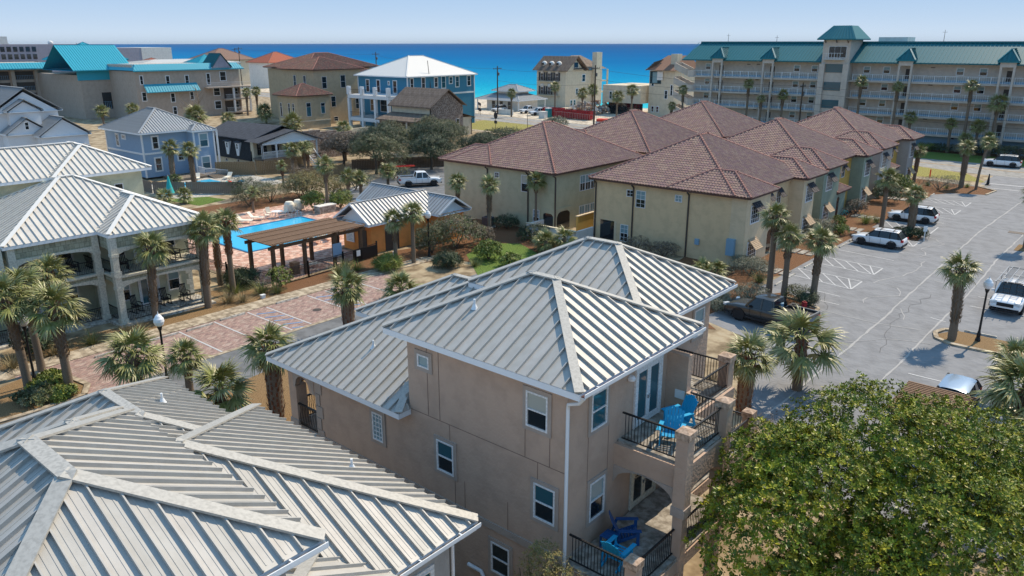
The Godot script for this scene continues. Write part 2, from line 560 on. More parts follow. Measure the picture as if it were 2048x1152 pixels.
# o: mat, cap, fascia, seam, pieces (string of faces split into sheets), shape
func metal_roof(house: Node, x0, x1, z0, z1, ye, p, o: Dictionary) -> Node:
	var pl := roof_planes(x0, x1, z0, z1, ye, p, o.get("shape", "hip"))
	var fb := B.new()
	var fh: float = o.get("fh", 0.2)
	fb.bb(x0 + 0.02, x1 - 0.02, ye - fh, ye - fh + 0.03, z0 + 0.02, z1 - 0.02)
	if o.get("shape", "hip") != "gable_z":
		fb.bb(x0, x1, ye - fh - 0.003, ye - 0.002, z0, z0 + 0.04)
		fb.bb(x0, x1, ye - fh - 0.003, ye - 0.002, z1 - 0.04, z1)
	if o.get("shape", "hip") != "gable_x":
		fb.bb(x0, x0 + 0.04, ye - fh - 0.006, ye - 0.004, z0 + 0.041, z1 - 0.041)
		fb.bb(x1 - 0.04, x1, ye - fh - 0.006, ye - 0.004, z0 + 0.041, z1 - 0.041)
	var roof := obj("roof", fb, M[o.get("fascia", "white_gutter")], house)
	for key in pl.f:
		seam_face(roof, pl.f[key], o, o.get("pieces", "").contains(key))
	if o.get("caps", true):
		var cw: float = o.get("cw", 0.28)
		for cp in pl.caps:
			var d: Vector3 = (cp[1] - cp[0])
			if d.length() < 0.05: continue
			var cb := B.new()
			var lift := V(0, 0.075 if cw > 0.2 else 0.05, 0)
			cb.bar(cp[0] + lift, cp[1] + d.normalized() * 0.05 + lift, cw, 0.05)
			obj("ridge_cap" if absf(d.y) < 0.05 else "hip_cap", cb, M[o.get("cap", "cap_zinc")], roof)
	return roof

var tile_mesh: Mesh
func make_tile():
	# one S-shaped roof tile: 0.30 wide, 0.36 long, low side at v = 0
	var b := B.new()
	var prof := [Vector2(-0.15, 0.012), Vector2(-0.09, 0.0), Vector2(-0.03, 0.012), Vector2(0.01, 0.055), Vector2(0.06, 0.078), Vector2(0.11, 0.06), Vector2(0.15, 0.015)]
	for i in prof.size() - 1:
		var a: Vector2 = prof[i]
		var c: Vector2 = prof[i + 1]
		b.quad(V(a.x, a.y + 0.035, 0.0), V(c.x, c.y + 0.035, 0.0), V(c.x, c.y, -0.36), V(a.x, a.y, -0.36), Vector3.UP)
		b.quad(V(a.x, a.y + 0.035, 0.0), V(c.x, c.y + 0.035, 0.0), V(c.x, maxf(c.y - 0.02, 0.0), 0.0), V(a.x, maxf(a.y - 0.02, 0.0), 0.0), Vector3(0, 0, 1))
	tile_mesh = b.mesh()

func tile_face(ps: Array, xfs: Array, cols: Array, r: RandomNumberGenerator, pal: Array):
	var u: Vector3 = (ps[1] - ps[0]).normalized()
	var nn := Vector3.ZERO
	for i in ps.size(): nn += (ps[i] as Vector3).cross(ps[(i + 1) % ps.size()])
	nn = nn.normalized()
	if nn.y < 0: nn = -nn
	var w := nn.cross(u)
	if w.y < 0:
		w = -w
		u = -u
	var q := []
	for p in ps: q.append(Vector2((p - ps[0]).dot(w), (p - ps[0]).dot(u)))
	var top := 0.0
	for p in q: top = maxf(top, p.x)
	var v := -0.04
	while v < top:
		var rg := vrange(q, clampf(v + 0.15, 0.001, top - 0.001))
		var cnt := int(ceil((rg.y - rg.x) / 0.3))
		var start := floorf(rg.x / 0.3) * 0.3
		for k in cnt + 1:
			var uu := start + 0.3 * k + 0.15
			if uu < rg.x - 0.02 or uu > rg.y + 0.02: continue
			xfs.append(Transform3D(Basis(u, nn, -w), ps[0] + w * v + u * uu + nn * 0.02))
			var c: Color = pal[r.randi() % pal.size()]
			var g := r.randf_range(0.92, 1.07)
			cols.append(Color(c.r * g, c.g * g, c.b * g))
		v += 0.33

func tile_roof(house: Node, x0, x1, z0, z1, ye, p, xfs: Array, cols: Array, r: RandomNumberGenerator, pal: Array, faces := "+z-z+x-x", ridges := true, shape := "hip") -> Node:
	var pl := roof_planes(x0, x1, z0, z1, ye, p, shape)
	var fb := B.new()
	fb.bb(x0 + 0.03, x1 - 0.03, ye - 0.16, ye - 0.12, z0 + 0.03, z1 - 0.03)
	fb.bb(x0, x1, ye - 0.16, ye - 0.01, z0, z0 + 0.05)
	fb.bb(x0, x1, ye - 0.16, ye - 0.01, z1 - 0.05, z1)
	fb.bb(x0, x0 + 0.05, ye - 0.163, ye - 0.013, z0 + 0.05, z1 - 0.05)
	fb.bb(x1 - 0.05, x1, ye - 0.163, ye - 0.013, z0 + 0.05, z1 - 0.05)
	for key in pl.f: fb.poly(pl.f[key], Vector3.UP)
	var roof := obj("roof", fb, M.tile_base, house)
	for key in pl.f:
		if faces.contains(key): tile_face(pl.f[key], xfs, cols, r, pal)
	var rt: Mesh
	if not mesh_cache.has("ridge_tile"):
		var b := B.new()
		var pr := [Vector2(0.13, 0.0), Vector2(0.11, 0.2), Vector2(0.095, 0.4)]
		for i in 2:
			for k in 6:
				var t0 := PI * k / 6.0
				var t1 := PI * (k + 1) / 6.0
				var a: Vector2 = pr[i]
				var c: Vector2 = pr[i + 1]
				var n0 := V(cos(t0), sin(t0), 0)
				var n1 := V(cos(t1), sin(t1), 0)
				b.stri(n0 * a.x + V(0, 0, -a.y), n0 * c.x + V(0, 0, -c.y), n1 * c.x + V(0, 0, -c.y), n0, n0, n1)
				b.stri(n0 * a.x + V(0, 0, -a.y), n1 * c.x + V(0, 0, -c.y), n1 * a.x + V(0, 0, -a.y), n0, n1, n1)
		for k in 5:
			b.tri(V(0, 0, 0), V(cos(PI * k / 5.0), sin(PI * k / 5.0), 0) * 0.13, V(cos(PI * (k + 1) / 5.0), sin(PI * (k + 1) / 5.0), 0) * 0.13, V(0, 0, 1))
		mesh_cache.ridge_tile = b.mesh()
	rt = mesh_cache.ridge_tile
	var joined := []
	for cp in pl.caps:
		var d: Vector3 = cp[1] - cp[0]
		var L := d.length()
		if L < 0.1: continue
		var z := -d.normalized()
		var x := Vector3.UP.cross(z).normalized()
		var bs := Basis(x, z.cross(x), z)
		for k in int(L / 0.36) + 1:
			var xf := Transform3D(bs, cp[0] + d.normalized() * (0.36 * k - 0.04) + V(0, 0.05, 0))
			if ridges: put("ridge_tile", rt, M.ridge_tile, roof, xf)
			else: joined.append(xf)
	if joined.size() > 0: stuff(multi("ridge_tiles", rt, M.ridge_tile, joined, [], roof))
	return roof

# ------------------------------------------------------------------ walls, openings, railings
# a wall block: solid box
func block(house: Node, called: String, mat: String, x0, x1, y0, y1, z0, z1) -> Node:
	var b := B.new()
	b.bb(x0, x1, y0, y1, z0, z1)
	return obj(called, b, M[mat], house)

# window on a plane: p = lower-left corner seen from outside, u = right, n = outward
# o: trim (width), trim_mat, sash (fraction), grid [cols, rows], top, bottom glass
func window(house: Node, p: Vector3, u: Vector3, n: Vector3, w: float, h: float, o := {}) -> Node:
	var up := Vector3.UP
	var bs := Basis(u, up, n)
	var fw: float = o.get("frame", 0.055)
	var c := p + u * w * 0.5 + up * h * 0.5
	var b := B.new()
	for s in [-1.0, 1.0]:
		b.box(c + u * s * (w - fw) * 0.5 + n * 0.03, Vector3(fw, h, 0.06), bs)
		b.box(c + up * s * (h - fw) * 0.5 + n * 0.03, Vector3(w - 2 * fw, fw, 0.058), bs)
	var sash: float = o.get("sash", 0.5)
	if sash > 0: b.box(p + u * w * 0.5 + up * h * sash + n * 0.026, Vector3(w - 2 * fw, fw * 0.8, 0.05), bs)
	var g: Array = o.get("grid", [1, 1])
	for i in range(1, g[0]): b.box(p + u * w * i / g[0] + up * h * 0.5 + n * 0.024, Vector3(fw * 0.5, h - 2 * fw, 0.04), bs)
	for i in range(1, g[1]): b.box(p + u * w * 0.5 + up * h * i / g[1] + n * 0.022, Vector3(w - 2 * fw, fw * 0.5, 0.036), bs)
	var win := obj(o.get("called", "window"), b, M[o.get("frame_mat", "white_paint")], house)
	if o.get("thin", false): return win_panes(win, p, u, n, w, h, fw, 0.0, o)
	if o.has("trim"):
		var t: float = o.trim
		var tb := B.new()
		for s in [-1.0, 1.0]:
			tb.box(c + u * s * (w + t) * 0.5 + n * 0.022, Vector3(t, h + 2 * t, 0.044), bs)
			tb.box(c + up * s * (h + t) * 0.5 + n * 0.02, Vector3(w, t, 0.04), bs)
		obj("trim", tb, M[o.get("trim_mat", "stucco_pink_trim")], win)
	return win_panes(win, p, u, n, w, h, fw, sash, o)

func win_panes(win: Node, p, u, n, w, h, fw, sash, o) -> Node:
	var bs := Basis(u, Vector3.UP, n)
	var top: String = o.get("top", "glass_dark")
	var bot: String = o.get("bot", "glass_dark")
	if sash <= 0.0:
		var b := B.new()
		b.box(p + u * w * 0.5 + Vector3.UP * h * 0.5 + n * 0.008, Vector3(w - 2 * fw + 0.004, h - 2 * fw + 0.004, 0.016), bs)
		obj("pane", b, M[bot], win)
	else:
		var b := B.new()
		b.box(p + u * w * 0.5 + Vector3.UP * (h * sash + h) * 0.5 + n * 0.01, Vector3(w - 2 * fw + 0.004, h * (1.0 - sash) - fw, 0.018), bs)
		obj("pane", b, M[top], win)
		b = B.new()
		b.box(p + u * w * 0.5 + Vector3.UP * h * sash * 0.5 + n * 0.007, Vector3(w - 2 * fw + 0.004, h * sash - fw, 0.014), bs)
		obj("pane", b, M[bot], win)
	return win

func railing(house: Node, a: Vector3, b: Vector3, h: float, o := {}) -> Node:
	# a and b at floor level
	var mat: Material = M[o.get("mat", "black_metal")]
	var rw: float = o.get("rw", 0.06)
	var t := B.new()
	t.bar(a + V(0, h, 0), b + V(0, h, 0), rw, rw * 0.8)
	var rail := obj("railing", t, mat, house)
	var l := B.new()
	l.bar(a + V(0, 0.09, 0), b + V(0, 0.09, 0), 0.035, 0.035)
	obj("bottom_rail", l, mat, rail)
	var L := (b - a).length()
	var sp: float = o.get("sp", 0.11)
	var cnt := int(L / sp)
	var pk := B.new()
	var pw: float = o.get("pw", 0.018)
	for i in range(1, cnt):
		var q := a.lerp(b, float(i) / cnt)
		if o.has("belly"):
			var nn: Vector3 = o.belly
			pk.bar(q + V(0, 0.09, 0), q + V(0, 0.3, 0) + nn * 0.1, pw, pw)
			pk.bar(q + V(0, 0.3, 0) + nn * 0.1, q + V(0, h * 0.7, 0), pw, pw)
			pk.bar(q + V(0, h * 0.7, 0), q + V(0, h, 0), pw, pw)
		else:
			pk.bb(q.x - pw * 0.5, q.x + pw * 0.5, q.y + 0.09, q.y + h, q.z - pw * 0.5, q.z + pw * 0.5)
	obj("balusters", pk, mat, rail)
	return rail

# an arched panel in a vertical plane: from a to b (floor points), bottom of flat part y0 above them, top y1, opening inset m, rise r
func arch_panel(house: Node, called: String, mat: String, a: Vector3, b: Vector3, yspring: float, rise: float, ytop: float, thick: float, m := 0.0) -> Node:
	var u := (b - a).normalized()
	var L := (b - a).length()
	var n := u.cross(Vector3.UP)
	var ps := [a + V(0, ytop, 0), a + V(0, yspring, 0)]
	if m > 0: ps.append(a + u * m + V(0, yspring, 0))
	for i in range(1, 12):
		var t := i / 12.0
		var x := lerpf(m, L - m, t)
		var s := 2.0 * t - 1.0
		ps.append(a + u * x + V(0, yspring + rise * sqrt(maxf(0.0, 1.0 - s * s)), 0))
	if m > 0: ps.append(b - u * m + V(0, yspring, 0))
	ps.append(b + V(0, yspring, 0))
	ps.append(b + V(0, ytop, 0))
	var bb := B.new()
	for i in ps.size(): ps[i] = ps[i] - n * thick * 0.5
	bb.prism(ps, n * thick)
	return obj(called, bb, M[mat], house)

# ------------------------------------------------------------------ near houses
func vent_pipe(roof: Node, at: Vector3, slope_n: Vector3):
	var b := B.new()
	b.lathe([Vector2(0.13, 0.0), Vector2(0.1, 0.05), Vector2(0.055, 0.16), Vector2(0.05, 0.18)], at, 10)
	b.lathe([Vector2(0.038, 0.1), Vector2(0.038, 0.34), Vector2(0.0, 0.345)], at, 10)
	obj("vent_pipe", b, M.white_gutter, roof)

func gutter(house: Node, a: Vector3, b: Vector3, n: Vector3, inside := "gutter_red"):
	# open half-round gutter hung outside the eave; n points outward
	var g := B.new()
	g.bar(a + n * 0.13 + V(0, -0.03, 0), b + n * 0.13 + V(0, -0.03, 0), 0.025, 0.1)
	g.bar(a + n * 0.06 + V(0, -0.1, 0), b + n * 0.06 + V(0, -0.1, 0), 0.14, 0.02)
	var gg := obj("gutter", g, M.white_gutter, house)
	var d := B.new()
	d.bar(a + n * 0.06 + V(0, -0.075, 0), b + n * 0.06 + V(0, -0.075, 0), 0.11, 0.03)
	obj("gutter_bed", d, M[inside], gg)
	var st := B.new()
	var L := (b - a).length()
	for i in int(L / 1.6) + 1:
		var q := a.lerp(b, (i + 0.5) / (int(L / 1.6) + 1))
		st.bar(q + n * 0.0 + V(0, 0.0, 0), q + n * 0.14 + V(0, 0.01, 0), 0.04, 0.012)
	obj("gutter_strap", st, M.white_gutter, gg)

func pier(house: Node, x, z, s, y0, y1) -> Node:
	var b := B.new()
	b.bb(x - s * 0.5, x + s * 0.5, y0, y1 - 0.26, z - s * 0.5, z + s * 0.5)
	var p := obj("pier", b, M.stucco_pink, house)
	var c := B.new()
	var h: float = s * 0.5 + 0.04
	c.bb(x - h, x + h, y1 - 0.26, y1 - 0.03, z - h, z + h)
	c.poly([V(x - h, y1 - 0.03, z - h), V(x + h, y1 - 0.03, z - h), V(x, y1 + 0.05, z)], V(0, 1, 0))
	c.poly([V(x + h, y1 - 0.03, z - h), V(x + h, y1 - 0.03, z + h), V(x, y1 + 0.05, z)], V(0, 1, 0))
	c.poly([V(x + h, y1 - 0.03, z + h), V(x - h, y1 - 0.03, z + h), V(x, y1 + 0.05, z)], V(0, 1, 0))
	c.poly([V(x - h, y1 - 0.03, z + h), V(x - h, y1 - 0.03, z - h), V(x, y1 + 0.05, z)], V(0, 1, 0))
	obj("pier_cap", c, M.pier_cap, p)
	return p

func french_door(house: Node, p: Vector3, u: Vector3, n: Vector3, w: float, h: float, fm := "white_paint", gl := "glass_teal"):
	var bs := Basis(u, Vector3.UP, n)
	var f := B.new()
	var c := p + u * w * 0.5 + V(0, h * 0.5, 0)
	for s in [-1.0, 1.0]: f.box(c + u * s * (w - 0.09) * 0.5 + n * 0.035, Vector3(0.09, h, 0.07), bs)
	f.box(c + V(0, (h - 0.09) * 0.5, 0) + n * 0.033, Vector3(w - 0.18, 0.09, 0.066), bs)
	var d := obj("door_frame", f, M[fm], house)
	for s in [-1.0, 1.0]:
		var lw := w * 0.5 - 0.09
		var lc: Vector3 = c + u * s * (lw * 0.5) + V(0, -0.04, 0)
		var b := B.new()
		for k in [-1.0, 1.0]: b.box(lc + u * k * (lw - 0.11) * 0.5 + n * 0.026, Vector3(0.11, h - 0.1, 0.05), bs)
		b.box(lc + V(0, (h - 0.22) * 0.5, 0) + n * 0.024, Vector3(lw - 0.22, 0.12, 0.048), bs)
		b.box(lc + V(0, -(h - 0.32) * 0.5, 0) + n * 0.024, Vector3(lw - 0.22, 0.22, 0.048), bs)
		var leaf := obj("door", b, M[fm], d)
		b = B.new()
		b.box(lc + V(0, 0.05, 0) + n * 0.011, Vector3(lw - 0.2, h - 0.4, 0.02), bs)
		obj("door_pane", b, M[gl], d)
		b = B.new()
		b.box(lc - u * s * (lw * 0.5 - 0.06) + V(0, -0.1, 0) + n * 0.075, Vector3(0.03, 0.12, 0.05), bs)
		obj("handle", b, M.chrome, d)

func main_house():
	var h := thing("pink_house", "large pinkish stucco house with grey standing seam hip roofs and corner balconies", "house")
	var o := {"mat": "zinc", "cap": "cap_zinc", "pieces": "+z-x"}
	# walls
	block(h, "wall", "stucco_pink", 16.41, 22.4, 0, 8.66, -18.69, -11.93)
	block(h, "wall", "stucco_pink", 22.0, 27.7, 0, 8.655, -20.1, -13.2)
	block(h, "wall", "stucco_pink", 16.415, 27.9, 0, 5.64, -24.25, -18.6)
	block(h, "wall", "stucco_pink", 22.3, 27.8, 0, 5.63, -27.75, -20.1)
	# porch at the far end of the low wing
	block(h, "porch_floor", "stucco_pink", 16.42, 22.3, 2.5, 2.83, -26.1, -24.25)
	block(h, "wall", "stucco_pink", 16.42, 22.3, 0, 2.5, -26.08, -24.25)
	arch_panel(h, "arch_wall", "stucco_pink", V(16.53, 0, -26.1), V(16.53, 0, -24.25), 4.6, 0.55, 5.64, 0.22, 0.42)
	arch_panel(h, "arch_trim", "stucco_pink_trim", V(16.42, 0, -25.75), V(16.42, 0, -24.36), 4.6, 0.6, 5.3, 0.04, 0.1)
	block(h, "porch_pillar", "stucco_pink", 16.42, 16.92, 2.83, 4.62, -26.1, -25.62)
	block(h, "pillar_base", "stucco_pink_trim", 16.38, 16.96, 2.83, 3.1, -26.14, -25.58)
	arch_panel(h, "arch_wall", "stucco_pink", V(22.3, 0, -26.0), V(16.9, 0, -26.0), 4.6, 0.6, 5.64, 0.22, 0.4)
	railing(h, V(16.5, 2.83, -25.62), V(16.5, 2.83, -24.3), 1.0, {"belly": Vector3(-1, 0, 0), "rw": 0.08})
	railing(h, V(16.95, 2.83, -26.0), V(21.8, 2.83, -26.0), 1.0, {"belly": Vector3(0, 0, -1), "rw": 0.08})
	# quoins on the corner by the porch
	for i in 9:
		var w := 0.42 if i % 2 == 0 else 0.27
		var b := B.new()
		b.bb(16.375, 16.42, 0.6 + i * 0.52 + 0.015, 0.6 + i * 0.52 + 0.505, -24.25, -24.25 + w)
		obj("quoin", b, M.stucco_pink_trim, h)
	# belt course and panel grooves on the side wall
	var b := B.new()
	b.bb(16.36, 16.409, 2.7, 2.96, -24.3, -11.9)
	b.bb(16.36, 17.6, 2.701, 2.961, -11.929, -11.87)
	obj("belt_course", b, M.stucco_pink_trim, h)
	b = B.new()
	b.bb(16.402, 16.4095, 5.87, 5.89, -18.6, -11.93)
	for zz in [-17.2, -17.75]: b.bb(16.401, 16.4095, 5.9, 8.6, zz, zz + 0.018)
	for zz in [-13.5, -12.55]: b.bb(16.401, 16.4095, 5.9, 6.95, zz, zz + 0.018)
	for zz in [-16.75, -13.0]: b.bb(16.401, 16.4095, 5.3, 5.86, zz, zz + 0.018)
	for zz in [-16.55, -16.1, -14.2]: b.bb(16.401, 16.4095, 2.97, 4.0, zz, zz + 0.018)
	for xx in [17.5, 18.6]:
		b.bb(xx, xx + 0.018, 5.0, 6.7, -11.929, -11.922)
	obj("panel_groove", b, M.groove, h)
	# side windows
	var wu := V(0, 0, 1)
	var wn := V(-1, 0, 0)
	var wo := {"trim": 0.13, "top": "blind", "bot": "glass_dark"}
	window(h, V(16.41, 7.62, -18.16), wu, wn, 0.55, 0.45, {"trim": 0.14, "sash": 0.0, "bot": "glass_pale", "called": "small_window"})
	window(h, V(16.41, 7.0, -13.43), wu, wn, 0.82, 1.16, wo)
	window(h, V(16.41, 4.0, -17.36), wu, wn, 0.8, 1.16, {"trim": 0.13, "top": "glass_teal", "bot": "glass_dark"})
	window(h, V(16.41, 3.95, -13.11), wu, wn, 0.82, 1.22, {"trim": 0.13, "top": "glass_teal", "bot": "glass_dark"})
	window(h, V(16.41, 1.1, -14.9), wu, wn, 0.8, 1.15, {"trim": 0.13})
	window(h, V(16.41, 3.98, -20.74), wu, wn, 0.56, 1.12, {"trim": 0.14, "sash": 0.0, "grid": [3, 6], "bot": "glass_pale", "called": "glass_block_window"})
	# front facade
	var fu := V(1, 0, 0)
	var fn := V(0, 0, 1)
	window(h, V(17.58, 6.8, -11.93), fu, fn, 0.84, 1.24, {"trim": 0.13, "top": "glass_teal", "bot": "glass_teal"})
	window(h, V(17.63, 3.62, -11.93), fu, fn, 0.82, 1.36, {"trim": 0.13, "top": "glass_pale", "bot": "glass_dark"})
	french_door(h, V(20.02, 5.92, -11.93), fu, fn, 1.68, 2.12)
	french_door(h, V(20.05, 2.85, -11.93), fu, fn, 1.66, 1.85, "trim_sage", "glass_dark")
	window(h, V(26.35, 6.9, -13.2), fu, fn, 0.8, 1.16, {"trim": 0.13, "top": "glass_pale", "bot": "glass_dark"})
	# upper decks
	block(h, "deck", "deck_floor", 19.12, 22.3, 5.78, 5.9, -11.93, -9.5)
	block(h, "deck", "deck_floor", 22.3, 25.35, 5.775, 5.895, -13.2, -10.98)
	block(h, "deck_edge", "stucco_pink", 18.98, 19.22, 5.45, 5.84, -11.93, -9.4)
	block(h, "deck_edge", "stucco_pink", 19.22, 22.0, 5.452, 5.842, -9.66, -9.42)
	block(h, "deck_edge", "stucco_pink", 22.0, 25.4, 5.452, 5.842, -11.1, -10.88)
	block(h, "soffit", "stucco_pink", 19.22, 22.3, 5.6, 5.775, -11.93, -9.66)
	block(h, "soffit", "stucco_pink", 22.3, 25.3, 5.6, 5.77, -13.2, -11.1)
	# arches below the deck
	arch_panel(h, "arch_wall", "stucco_pink", V(19.1, 0, -11.93), V(19.1, 0, -9.7), 4.55, 0.55, 5.45, 0.2)
	arch_panel(h, "arch_trim", "stucco_pink_trim", V(19.0, 0, -11.93), V(19.0, 0, -9.7), 4.45, 0.62, 5.08, 0.05)
	arch_panel(h, "arch_wall", "stucco_pink", V(19.2, 0, -9.52), V(21.6, 0, -9.52), 4.55, 0.55, 5.45, 0.2)
	arch_panel(h, "arch_wall", "stucco_pink", V(22.1, 0, -11.0), V(25.2, 0, -11.0), 4.55, 0.55, 5.45, 0.2)
	# wing wall between the decks
	block(h, "wing_wall", "stucco_pink", 22.1, 22.38, 5.9, 8.02, -11.93, -11.14)
	block(h, "wing_wall", "stucco_pink", 22.08, 22.4, 5.85, 6.72, -11.14, -10.88)
	block(h, "wall_box", "sign_white", 22.06, 22.1, 6.45, 6.75, -11.55, -11.2)
	# piers and columns
	pier(h, 19.03, -9.5, 0.4, 5.45, 7.12)
	pier(h, 21.72, -9.57, 0.4, 5.45, 7.12)
	pier(h, 25.27, -11.22, 0.42, 5.45, 7.12)
	pier(h, 16.55, -9.58, 0.36, 0, 4.02)
	pier(h, 27.57, -11.1, 0.38, 0, 4.02)
	for q in [[19.03, -9.5], [21.72, -9.57], [25.27, -11.22]]:
		block(h, "column", "stucco_pink", q[0] - 0.17, q[0] + 0.17, 0, 4.5, q[1] - 0.17, q[1] + 0.17)
		block(h, "column_cap", "stucco_pink_trim", q[0] - 0.23, q[0] + 0.23, 4.25, 4.56, q[1] - 0.23, q[1] + 0.23)
		block(h, "column_head", "stucco_pink", q[0] - 0.2, q[0] + 0.2, 4.56, 5.45, q[1] - 0.2, q[1] + 0.2)
	railing(h, V(19.2, 5.9, -11.8), V(19.2, 5.9, -9.72), 0.98)
	railing(h, V(19.25, 5.9, -9.6), V(21.5, 5.9, -9.6), 0.98)
	railing(h, V(21.9, 5.9, -10.88), V(21.9, 5.9, -9.78), 0.98)
	railing(h, V(25.1, 5.9, -13.18), V(25.1, 5.9, -11.42), 0.98)
	railing(h, V(22.45, 5.9, -11.05), V(25.05, 5.9, -11.05), 0.98)
	# lower deck
	block(h, "deck", "deck_floor", 16.4, 22.4, 2.66, 2.83, -11.88, -9.42)
	block(h, "deck", "deck_floor", 22.4, 27.75, 2.655, 2.825, -13.2, -10.9)
	block(h, "deck_edge", "stucco_pink", 16.36, 22.0, 2.3, 2.74, -9.42, -9.38)
	block(h, "deck_edge", "stucco_pink", 16.36, 16.4, 2.3, 2.741, -11.88, -9.42)
	block(h, "deck_edge", "stucco_pink", 22.4, 27.8, 2.3, 2.742, -10.9, -10.86)
	railing(h, V(16.57, 2.83, -11.85), V(16.57, 2.83, -9.78), 0.95)
	railing(h, V(16.76, 2.83, -9.58), V(18.84, 2.83, -9.58), 0.95)
	railing(h, V(19.25, 2.83, -9.58), V(21.5, 2.83, -9.58), 0.95)
	railing(h, V(21.95, 2.83, -11.0), V(25.0, 2.83, -11.0), 0.95)
	railing(h, V(25.5, 2.83, -11.0), V(27.36, 2.83, -11.0), 0.95)
	railing(h, V(27.55, 2.83, -13.1), V(27.55, 2.83, -11.3), 0.95)
	# downspout on the near corner
	b = B.new()
	b.tube([V(16.2, 8.62, -11.22), V(16.22, 8.4, -11.4), V(16.33, 8.2, -11.84), V(16.34, 8.0, -11.86), V(16.34, 0.2, -11.86)], [0.055, 0.055, 0.055, 0.055, 0.055], 8)
	obj("downspout", b, M.white_gutter, h)
	b = B.new()
	b.tube([V(16.30, 0.9, -15.9), V(16.30, 0.9, -15.3), V(16.30, 0.6, -15.1)], [0.07, 0.07, 0.07], 8)
	obj("dryer_vent", b, M.white_gutter, h)
	b = B.new()
	b.lathe([Vector2(0.0, -0.08), Vector2(0.12, -0.06), Vector2(0.14, 0.02), Vector2(0.08, 0.1), Vector2(0.0, 0.11)], V(19.7, 7.85, -11.85), 10)
	obj("porch_light", b, M.lamp_glass, h)
	# roofs
	var r1 := metal_roof(h, 15.87, 22.95, -19.27, -11.15, 8.87, 0.49, o)
	metal_roof(h, 21.5, 28.26, -20.66, -12.49, 8.868, 0.49, o)
	metal_roof(h, 21.76, 28.4, -28.31, -20.4, 5.845, 0.49, o)
	gutter(h, V(15.95, 8.86, -11.15), V(22.93, 8.86, -11.15), V(0, 0, 1))
	gutter(h, V(23.0, 8.86, -12.49), V(28.2, 8.86, -12.49), V(0, 0, 1))
	vent_pipe(r1, V(17.55, 9.68, -16.6), Vector3.UP)
	# low wing: one large slope with a hip return beside the tall block
	var A := V(15.84, 5.85, -26.66)
	var Bq := V(15.84, 5.85, -18.64)
	var C := V(16.95, 6.394, -19.3)
	var D := V(22.1, 8.917, -19.3)
	var E := V(22.1, 8.917, -20.4)
	var fb := B.new()
	fb.bb(15.84, 15.88, 5.65, 5.848, -26.66, -18.64)
	fb.bb(15.88, 28.5, 5.65, 5.848, -26.66, -26.62)
	fb.bb(15.88, 16.41, 5.65, 5.848, -18.68, -18.64)
	fb.bb(15.86, 22.3, 5.64, 5.67, -26.64, -24.2)
	fb.bb(15.86, 16.45, 5.642, 5.672, -24.2, -18.66)
	var r2 := obj("roof", fb, M.white_gutter, h)
	seam_face(r2, [A, Bq, C, D, E], o, true)
	seam_face(r2, [V(28.5, 5.85, -26.66), A, E], o, false)
	seam_face(r2, [Bq, V(16.43, 5.85, -18.64), V(16.43, 6.25, -19.25), C], o, false)
	for cp in [[A, E], [Bq, C]]:
		var cb := B.new()
		cb.bar(cp[0] + V(0, 0.075, 0), cp[1] + V(0, 0.075, 0), 0.28, 0.05)
		obj("hip_cap", cb, M.cap_zinc, r2)
	vent_pipe(r2, V(17.75, 6.78, -22.15), Vector3.UP)

func near_house():
	var h := thing("grey_roofed_house", "house at lower left seen from above with overlapping light grey metal roofs", "house")
	var o := {"mat": "zinc", "cap": "cap_zinc", "pieces": "+z+x", "ribs": true, "cw": 0.3}
	block(h, "wall", "stucco_grey", 1.6, 6.9, 0, 8.66, -18.85, -11.7)
	block(h, "wall", "stucco_grey", 1.6, 12.5, 0, 5.64, -22.3, -12.9)
	block(h, "wall", "stucco_grey", 1.65, 11.45, 0, 5.635, -25.6, -22.3)
	block(h, "wall", "stucco_grey", 5.8, 11.44, 0, 5.63, -27.0, -25.6)
	block(h, "wall", "stucco_grey", 1.62, 9.55, 0, 5.625, -12.9, -5.2)
	metal_roof(h, 1.06, 7.46, -19.43, -11.11, 8.87, 0.49, {"mat": "zinc", "cap": "cap_zinc", "pieces": "+z+x-x", "ribs": true, "cw": 0.34})
	metal_roof(h, 1.0, 12.0, -26.2, -15.0, 5.8, 0.49, {"mat": "zinc", "cap": "cap_zinc", "pieces": "-x+x", "cw": 0.3})
	var r := metal_roof(h, -2.8, 13.06, -22.91, -12.35, 5.85, 0.49, {"mat": "zinc", "cap": "cap_zinc", "pieces": "+z+x", "ribs": true, "cw": 0.34})
	var r3 := metal_roof(h, 5.2, 12.09, -27.62, -18.3, 5.852, 0.49, {"mat": "zinc", "cap": "cap_zinc", "pieces": "-x+x", "cw": 0.3})
	metal_roof(h, 0.0, 10.15, -15.0, -4.5, 5.846, 0.49, {"mat": "zinc", "cap": "cap_zinc", "pieces": "+x", "cw": 0.3})
	vent_pipe(r, V(12.0, 6.37, -16.25), Vector3.UP)
	vent_pipe(r3, V(10.2, 6.78, -23.7), Vector3.UP)
	gutter(h, V(1.1, 8.86, -11.11), V(7.44, 8.86, -11.11), V(0, 0, 1), "gutter_brown")
	gutter(h, V(10.2, 5.84, -12.35), V(13.04, 5.84, -12.35), V(0, 0, 1), "gutter_brown")
	window(h, V(10.9, 3.3, -12.9), V(1, 0, 0), V(0, 0, 1), 0.9, 1.5, {"trim": 0.1, "trim_mat": "white_paint", "top": "glass_teal"})
	var b := B.new()
	b.tube([V(12.9, 5.7, -12.3), V(12.7, 5.4, -12.6), V(12.58, 5.2, -12.85), V(12.58, 0.2, -12.85)], [0.05, 0.05, 0.05, 0.05], 8)
	obj("downspout", b, M.white_gutter, h)

